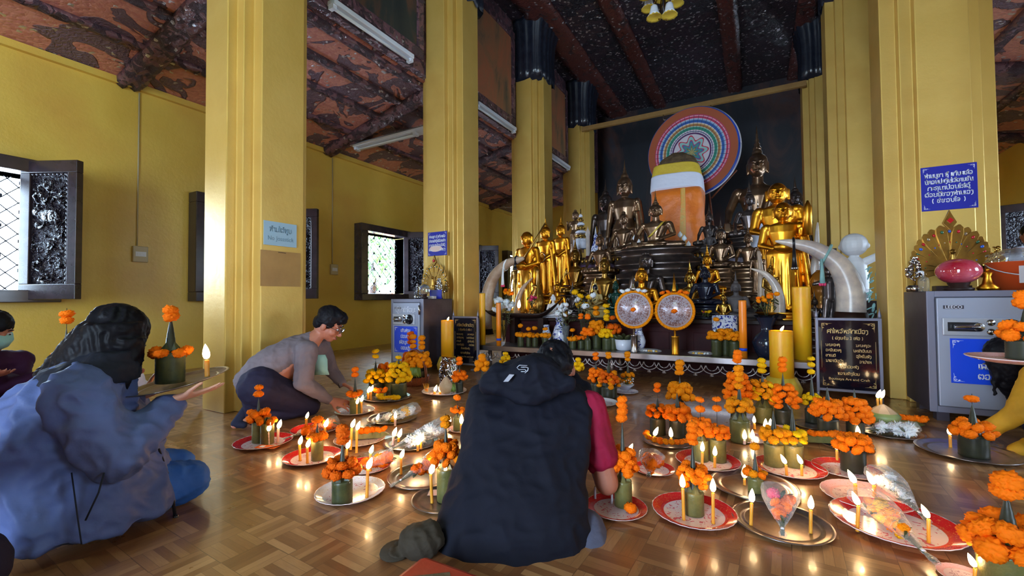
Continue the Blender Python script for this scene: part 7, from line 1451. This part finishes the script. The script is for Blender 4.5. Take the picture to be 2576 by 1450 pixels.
P = PD(452, 966, 1.96); tray('held', 0, 0, 222, 'silver', 'steel tray raised in the hands of the woman in blue', P=P, rot=tuple((Matrix.Rotation(-.16, 3, DV) @ Matrix.Rotation(.13, 3, RV)).to_euler()))
q = PD(428, 968, 1.93); q.z = P.z+.012
O(428, 968, 62, 886, 800, [797, 782], (890, 5, 1, 14), 'green leaf cup with three marigolds on the woman\'s raised tray', P=q, fr=19, leafm='leaf', stick=False)
q = PD(521, 952, 1.97); q.z = P.z+.03; candle(521, 0, 906, 'lit yellow candle on the woman\'s raised tray', P=q, rad=5.5, fl=17, lean=-.5)
# --- man in the navy vest, back to the camera
B = G(1290, 1440); B.z = 0; Q = pts(B); ve = person('man in navy hooded vest and red shirt bowing forward with his back turned', B)
def X_(px, py, d): return Q(px, py, d)
hd = X_(1398, 932, 2.04); fw = (DV*.75-ZV*.66+RV*.1).normalized(); up = (ZV*.7+DV*.7).normalized(); nk = X_(1345, 960, 1.92)
sR, eR, wR = X_(1478, 1025, 1.96), X_(1526, 1215, 1.9), X_(1488, 1150, 2.15); sL, eL, wL = X_(1250, 1030, 2.08), X_(1245, 1180, 2.12), X_(1285, 1110, 2.3)
g = Geo(); T, A = headskin(g, hd, fw, up, 1.05); g.capsule(nk, .055, hd-up*.03, .055); g.capsule(X_(1290, 1270, 1.76), .1, X_(1330, 1040, 1.97), .09); g.capsule(X_(1330, 1040, 1.97), .09, nk, .06)
for s_, e_, w_ in ((sR, eR, wR), (sL, eL, wL)): g.capsule(X_(1330, 1040, 2.02), .06, s_, .05); g.capsule(s_, .055, e_, .052); g.capsule(e_, .05, w_, .03)
hand(g, wR, DV*.6+RV*-.5+ZV*.6, ZV*.3+RV*.9, 1, .2, 1); hand(g, wL, DV*.6+RV*.5+ZV*.6, ZV*.3-RV*.9, 1, .2, -1)
hN, kN, hF, kF = X_(1385, 1300, 1.8), X_(1420, 1260, 2.1), X_(1215, 1300, 1.8), X_(1190, 1260, 2.1)
for h_, k_ in ((hN, kN), (hF, kF)): k_.z = .09; g.capsule(h_, .09, k_, .06); g.capsule(k_-ZV*.02, .05, h_-ZV*.12-DV*.12, .04)
link('body', sculpt(g, .0075, 2, None, 'bowing_body', 'skin'), ve); facebits(ve, T, A, 1.05)
g = Geo(); g.ell(T(0, -.015, .04), (.088, .105, .095), rot=A); g.ell(T(0, -.07, -.01), (.08, .06, .08), rot=A)
link('hair', sculpt(g, .008, 1, (.007, 34), 'ruffled_hair', 'hair'), ve)
g = Geo()                                                   # vest
VS = [(1450, 1290, 190, 1.50), (1380, 1288, 192, 1.52), (1300, 1290, 190, 1.56), (1220, 1300, 176, 1.62), (1150, 1318, 160, 1.68), (1080, 1326, 162, 1.75), (1020, 1336, 162, 1.81), (975, 1338, 148, 1.87), (945, 1342, 110, 1.92), (925, 1346, 60, 1.95)]
g.loft([(X_(px, py, d+.15), RV*(hw_*(d+.15)/F), DV*.18+ZV*.02) for py, px, hw_, d in VS], 36)
g.ell(X_(1335, 990, 2.0), (.19, .1, .1)); g.ell(X_(1340, 965, 1.97), (.12, .1, .09))
link('vest', sculpt(g, .0095, 2, (.012, 6.5), 'navy_vest', 'vest_navy'), ve)
g = Geo(); g.loft([(X_(1318, 985, 1.86), RV*.16, DV*.07), (X_(1322, 960, 1.86), RV*.175, DV*.085), (X_(1325, 930, 1.87), RV*.15, DV*.09), (X_(1335, 905, 1.88), RV*.1, DV*.08), (X_(1345, 893, 1.89), RV*.05, DV*.05)], 28); g.capsule(X_(1235, 968, 1.83), .045, X_(1260, 925, 1.86), .035); g.capsule(X_(1235, 968, 1.83), .045, X_(1330, 1000, 1.79), .04); g.capsule(X_(1330, 1000, 1.79), .04, X_(1425, 965, 1.83), .035)
link('hood', sculpt(g, .009, 3, (.009, 10), 'vest_hood', 'vest_navy'), ve)
part('reflective_stripe', lambda g: [g.rings([[X_(1266, 961, 1.765)+RV*a+ZV*b for a, b in ((0, 0), (.02, .0), (.045, .028), (.025, .03))], [X_(1266, 961, 1.758)+RV*a+ZV*b for a, b in ((0, 0), (.02, .0), (.045, .028), (.025, .03))]], sm=False)] and None, 'panel_silver', ve)
part('hood_emblem', lambda g: [g.tube([X_(1314, 928, 1.768)+RV*a+ZV*b for a, b in ((.02, .012), (-.012, .014), (-.022, .004), (-.014, -.004), (.01, -.003), (.016, -.008), (.008, -.012), (-.006, -.012))], .0018, 6), g.tube([X_(1314, 928, 1.768)+RV*a+ZV*b for a, b in ((-.006, .006), (.014, .006), (.024, .003), (.022, -.008), (.01, -.018))], .0018, 6)] and None, 'panel_silver', ve)
g = Geo()
for s_, e_ in ((sR, eR), (sL, eL)): m_ = s_+(e_-s_)*.66; g.capsule(s_-ZV*.0, .082, m_, .078); g.capsule(X_(1330, 1020, 2.0), .06, s_, .08)
link('shirt', sculpt(g, .008, 3, (.005, 12), 'red_shirt', 'shirt_red'), ve)
g = Geo()
for h_, k_ in ((hN, kN), (hF, kF)): g.capsule(h_, .09, k_, .08); g.capsule(k_, .07, h_-ZV*.06, .06)
g.capsule(X_(1400, 1380, 1.7), .08, X_(1470, 1390, 1.72), .075); g.capsule(X_(1470, 1335, 1.74), .085, X_(1486, 1440, 1.62), .085)
link('jeans', sculpt(g, .01, 3, (.005, 10), 'grey_jeans', 'jeans_grey'), ve)
a = G(1066, 1399, .07)
t_ = thing('seat_cushion', 'red leather floor cushion with a yellowish patch behind the vest man', 'cushion', (a.x+.24, a.y-.24, 0))
part('cushion_body', lambda g: g.box((-.25, -.25, 0), (.25, .25, .07)), 'red_leather', t_, bevel=.02); part('patch', lambda g: g.prism([(-.21, .13), (-.11, .21), (-.04, .14), (-.14, .06)], .0695, .0712), 'brown_stone', t_)
P = G(1046, 1403, 0)
t_ = thing('cloth_cap', 'dark olive cloth cap lying beside the red cushion', 'cap', (P.x, P.y+.03, 0), .5)
link('crown', sculpt(lambda g: [g.ell((0, 0, .045), (.085, .075, .06)), g.ell((.02, .01, .075), (.05, .05, .035)), g.loft([((-.07, 0, .012), (.03, 0, 0), (0, .06, 0)), ((-.09, 0, .02), (.03, 0, 0), (0, .055, 0))])] and None, .006, 3, (.004, 20), 'cap_crown', 'olive_cloth'), t_); part('brim', lambda g: g.loft([((-.09, -.0, .008), (.06, 0, 0), (0, .07, 0)), ((-.09, 0, .014), (.058, 0, 0), (0, .068, 0))]), 'olive_cloth', t_)
# --- person in yellow setting down a tray at the safe
B = G(2640, 1110); B.z = 0; Q = lambda px, py, d: PD(px, py, d-.3*max(0, min(1, (px-2480)/160)))-B; ye = person('person in yellow long sleeves with hanging black hair setting down a tray', B)
hd = Q(2530, 900, 2.95); fw = (-RV*.75-ZV*.6-DV*.1).normalized(); up = (ZV*.75-RV*.6).normalized(); nk = Q(2600, 905, 2.98); che = Q(2660, 945, 2.98)
s1, e1, w1 = Q(2612, 945, 2.85), Q(2562, 1040, 2.78), Q(2478, 1086, 2.74); s2, e2, w2 = Q(2650, 965, 3.15), Q(2640, 1110, 2.85), Q(2552, 1140, 2.68)
g = Geo(); T, A = headskin(g, hd, fw, up); g.capsule(nk, .05, hd-up*.03, .05); g.capsule(Q(2740, 1080, 2.95), .13, che, .12); g.capsule(che, .1, nk, .05)
for s_, e_, w_ in ((s1, e1, w1), (s2, e2, w2)): g.capsule(che, .07, s_, .045); g.capsule(s_, .042, e_, .036); g.capsule(e_, .036, w_, .024)
hand(g, w1, -RV*.85-ZV*.3, ZV*.8-DV*.4, 1, .3, 1); hand(g, w2, -RV*.9-ZV*.1+DV*.1, ZV*.9-DV*.2, 1.0, .5, -1)
for k_ in (Q(2620, 1090, 3.0), Q(2660, 1110, 2.75)): k_.z = .09; g.capsule(Q(2760, 1080, 2.95), .1, k_, .06); g.capsule(k_-ZV*.02, .05, k_+RV*.4-ZV*.03, .04)
link('body', sculpt(g, .008, 2, None, 'reaching_body', 'skin'), ye); facebits(ye, T, A)
g = Geo(); g.ell(T(0, -.02, .03), (.095, .115, .1), rot=A); g.loft([(hd+ZV*.02, RV*.11, DV*.1), (hd-ZV*.1+RV*.03, RV*.1, DV*.09), (hd-ZV*.2+RV*.05, RV*.09, DV*.05), (hd-ZV*.29+RV*.06, RV*.04, DV*.02)]); g.capsule(hd-RV*.07, .04, hd-RV*.08-ZV*.24, .006); g.capsule(hd-RV*.04, .05, hd-RV*.05-ZV*.2, .006)
link('hair', sculpt(g, .009, 2, (.007, 24), 'hanging_hair', 'hair'), ye)
g = Geo(); g.loft([(Q(2750, 1100, 2.95), DV*.2, RV*.16), (Q(2710, 1000, 2.97), DV*.2, (RV+ZV).normalized()*.16), (Q(2660, 940, 2.98), DV*.21, (RV*.5+ZV).normalized()*.14), (Q(2612, 912, 2.98), DV*.09, ZV*.08)], 24)
for s_, e_, w_ in ((s1, e1, w1), (s2, e2, w2)): g.capsule(che, .1, s_, .075); g.capsule(s_, .07, e_, .062); g.capsule(e_, .06, w_-(w_-e_).normalized()*.02, .046)
link('shirt', sculpt(g, .009, 3, (.005, 10), 'yellow_shirt', 'shirt_yellow'), ye)
g = Geo()
for k_ in (Q(2620, 1090, 3.0), Q(2660, 1110, 2.75)): k_.z = .1; g.capsule(Q(2760, 1080, 2.95), .14, k_, .085); g.capsule(k_-ZV*.02, .075, k_+RV*.4-ZV*.03, .06)
link('trousers', sculpt(g, .012, 2, None, 'dark_trousers', 'trousers_navy'), ye)
# --- simpler figures cut by the frame
def sitter(label, B, head, fw, shirt, hands, hair=True, skin='skin', shoulder=.17, mask=None, hs=.0, stand=False, hairm='hair', legs='trousers_navy', curlk=.3, kneel=0):
    t_ = person(label, B); R = lambda p: V(p)-B; hd = R(head); fw = V(fw).normalized(); side = V((fw.y, -fw.x, 0)).normalized(); ff = V((fw.x, fw.y, 0)).normalized()
    nk = hd-ZV*.15-ff*.04; che = nk-ZV*.2-ff*.03; pel = V((che.x-ff.x*.04, che.y-ff.y*.04, .95 if stand else .14)); g = Geo(); T, A = headskin(g, hd, fw)
    g.capsule(nk, .05, hd-ZV*.04, .05); g.capsule(pel, .12, che, .11); g.capsule(che, .1, nk, .05); c = Geo(); c.loft([(pel-ZV*.04, side*.19, ff*.14), (pel+(che-pel)*.5, side*.17, ff*.12), (che+ZV*.06, side*.2, ff*.12), (nk+ZV*.01-ff*.0, side*.09, ff*.07)], 24)
    for q, h_ in zip((1, -1), hands):
        s_ = nk-ZV*.07+side*shoulder*q; w_ = R(h_); e_ = (s_+w_)/2-ZV*.12+side*q*.05; g.capsule(che, .06, s_, .045); g.capsule(s_, .042, e_, .036); g.capsule(e_, .035, w_, .024); hand(g, w_, ff*.9-side*q*.25+ZV*.1, -ZV, 1, curlk, q)
        c.capsule(nk-ZV*.08, .09, s_, .07); c.capsule(s_, .065, e_, .058); c.capsule(e_, .055, w_-(w_-e_).normalized()*.02, .042)
    L = Geo()
    for q in (1, -1):
        if stand: L.capsule(pel+side*.09*q, .1, V((pel.x, pel.y, .5))+side*.1*q, .07); L.capsule(V((pel.x, pel.y, .5))+side*.1*q, .065, V((pel.x, pel.y, .08))+side*.1*q, .05); L.capsule(V((pel.x, pel.y, .04))+side*.1*q, .04, V((pel.x, pel.y, .035))+side*.1*q+ff*.16, .035)
        else: k_ = pel+ff*(.1 if kneel else .38)+side*.1*q; k_.z = .1; L.capsule(pel+side*.09*q, .12, k_, .08); L.capsule(k_-ZV*.02, .07, pel-ZV*.06+side*.1*q, .06)
    link('body', sculpt(g, .009, 2, None, 'figure_body', skin), t_); facebits(t_, T, A, 1, False, mask)
    link('shirt', sculpt(c, .011, 3, (.005, 9), 'figure_shirt', shirt), t_); link('trousers', sculpt(L, .012, 2, None, 'figure_trousers', legs), t_)
    if hair:
        h2 = Geo(); h2.ell(T(0, -.02, .045), (.086, .104, .09), rot=A); h2.ell(T(0, -.06, -.01), (.078, .06, .08), rot=A); link('hair', sculpt(h2, .009, 2, (.005, 26), 'figure_hair', hairm), t_)
    return t_
P0 = PD(-14, 832, 2.9)
sitter('person in dark purple top with green face mask at the picture edge', V((P0.x, P0.y, 0))-RV*.05, P0, RV*.85-DV*.15-ZV*.35, 'shirt_purple', (P0+RV*.2-ZV*.32+DV*.1, P0+RV*.12-ZV*.28-DV*.1), mask='mask_green')
P0 = PD(228, 868, 2.72); tc = PD(262, 940, 2.46)
sitter('person hidden behind the woman in blue holding a red rimmed tray', V((P0.x, P0.y, 0)), P0, RV*.5-DV*.6-ZV*.3, 'shirt_white', (tc-RV*.14-ZV*.03, tc+RV*.02-ZV*.03+DV*.17), curlk=.1)
tray('held2', 0, 0, 150, 'red', 'red rimmed tray glimpsed behind the long black hair', P=tc, rot=(0, 0, 1))
q = tc-RV*.13; q.z = tc.z+.01; q2 = PD(160, 945, 2.46); q2.z = tc.z+.01
O(163, 945, 34, 900, 828, [806, 790], (902, 4, 1, 8), 'cone with twin orange heads peeking over the long black hair', P=V((q2.x+.03, q2.y, q2.z)), fr=16, leafm='dark_leaf')
tc = PD(2572, 912, 1.52); P0 = PD(3100, 800, 1.0)
sitter('person beyond the frame edge holding a pink tray high', V((P0.x, P0.y, 0)), P0, DV*.9-RV*.15-ZV*.3, 'shirt_pink', (tc+RV*.15-ZV*.03-DV*.04, tc+RV*.02-ZV*.03-DV*.16), curlk=.1, kneel=1)
tray('held3', 0, 0, 212, 'pink', 'pink tray held high before the pale safe', P=tc, rot=(0, 0, .4))
q = tc+RV*.015; q.z = tc.z+.01
O(2574, 918, 74, 856, 775, [762, 745], (838, 6, 2, 16), 'raised leafy offering before the safe door', P=q, fr=19, leafm='dark_leaf')
P0 = PD(2592, 590, 5.3)
sitter('person in white seen from behind at the far aisle beyond the bucket', V((P0.x, P0.y, 0)), P0, DV*.9+RV*.1, 'shirt_white', (P0-ZV*.6+RV*.25, P0-ZV*.6-RV*.25), stand=True)
P0 = PD(-300, 850, 1.2)
sitter('person in pink top whose arm just enters beside the blue jacket', V((P0.x, P0.y, 0)), P0, -RV*.9+DV*.1-ZV*.2, 'shirt_pink', (P0-ZV*.45-RV*.3, P0-ZV*.45-RV*.28-DV*.2), skin='skin_pale', shoulder=.14, kneel=1)
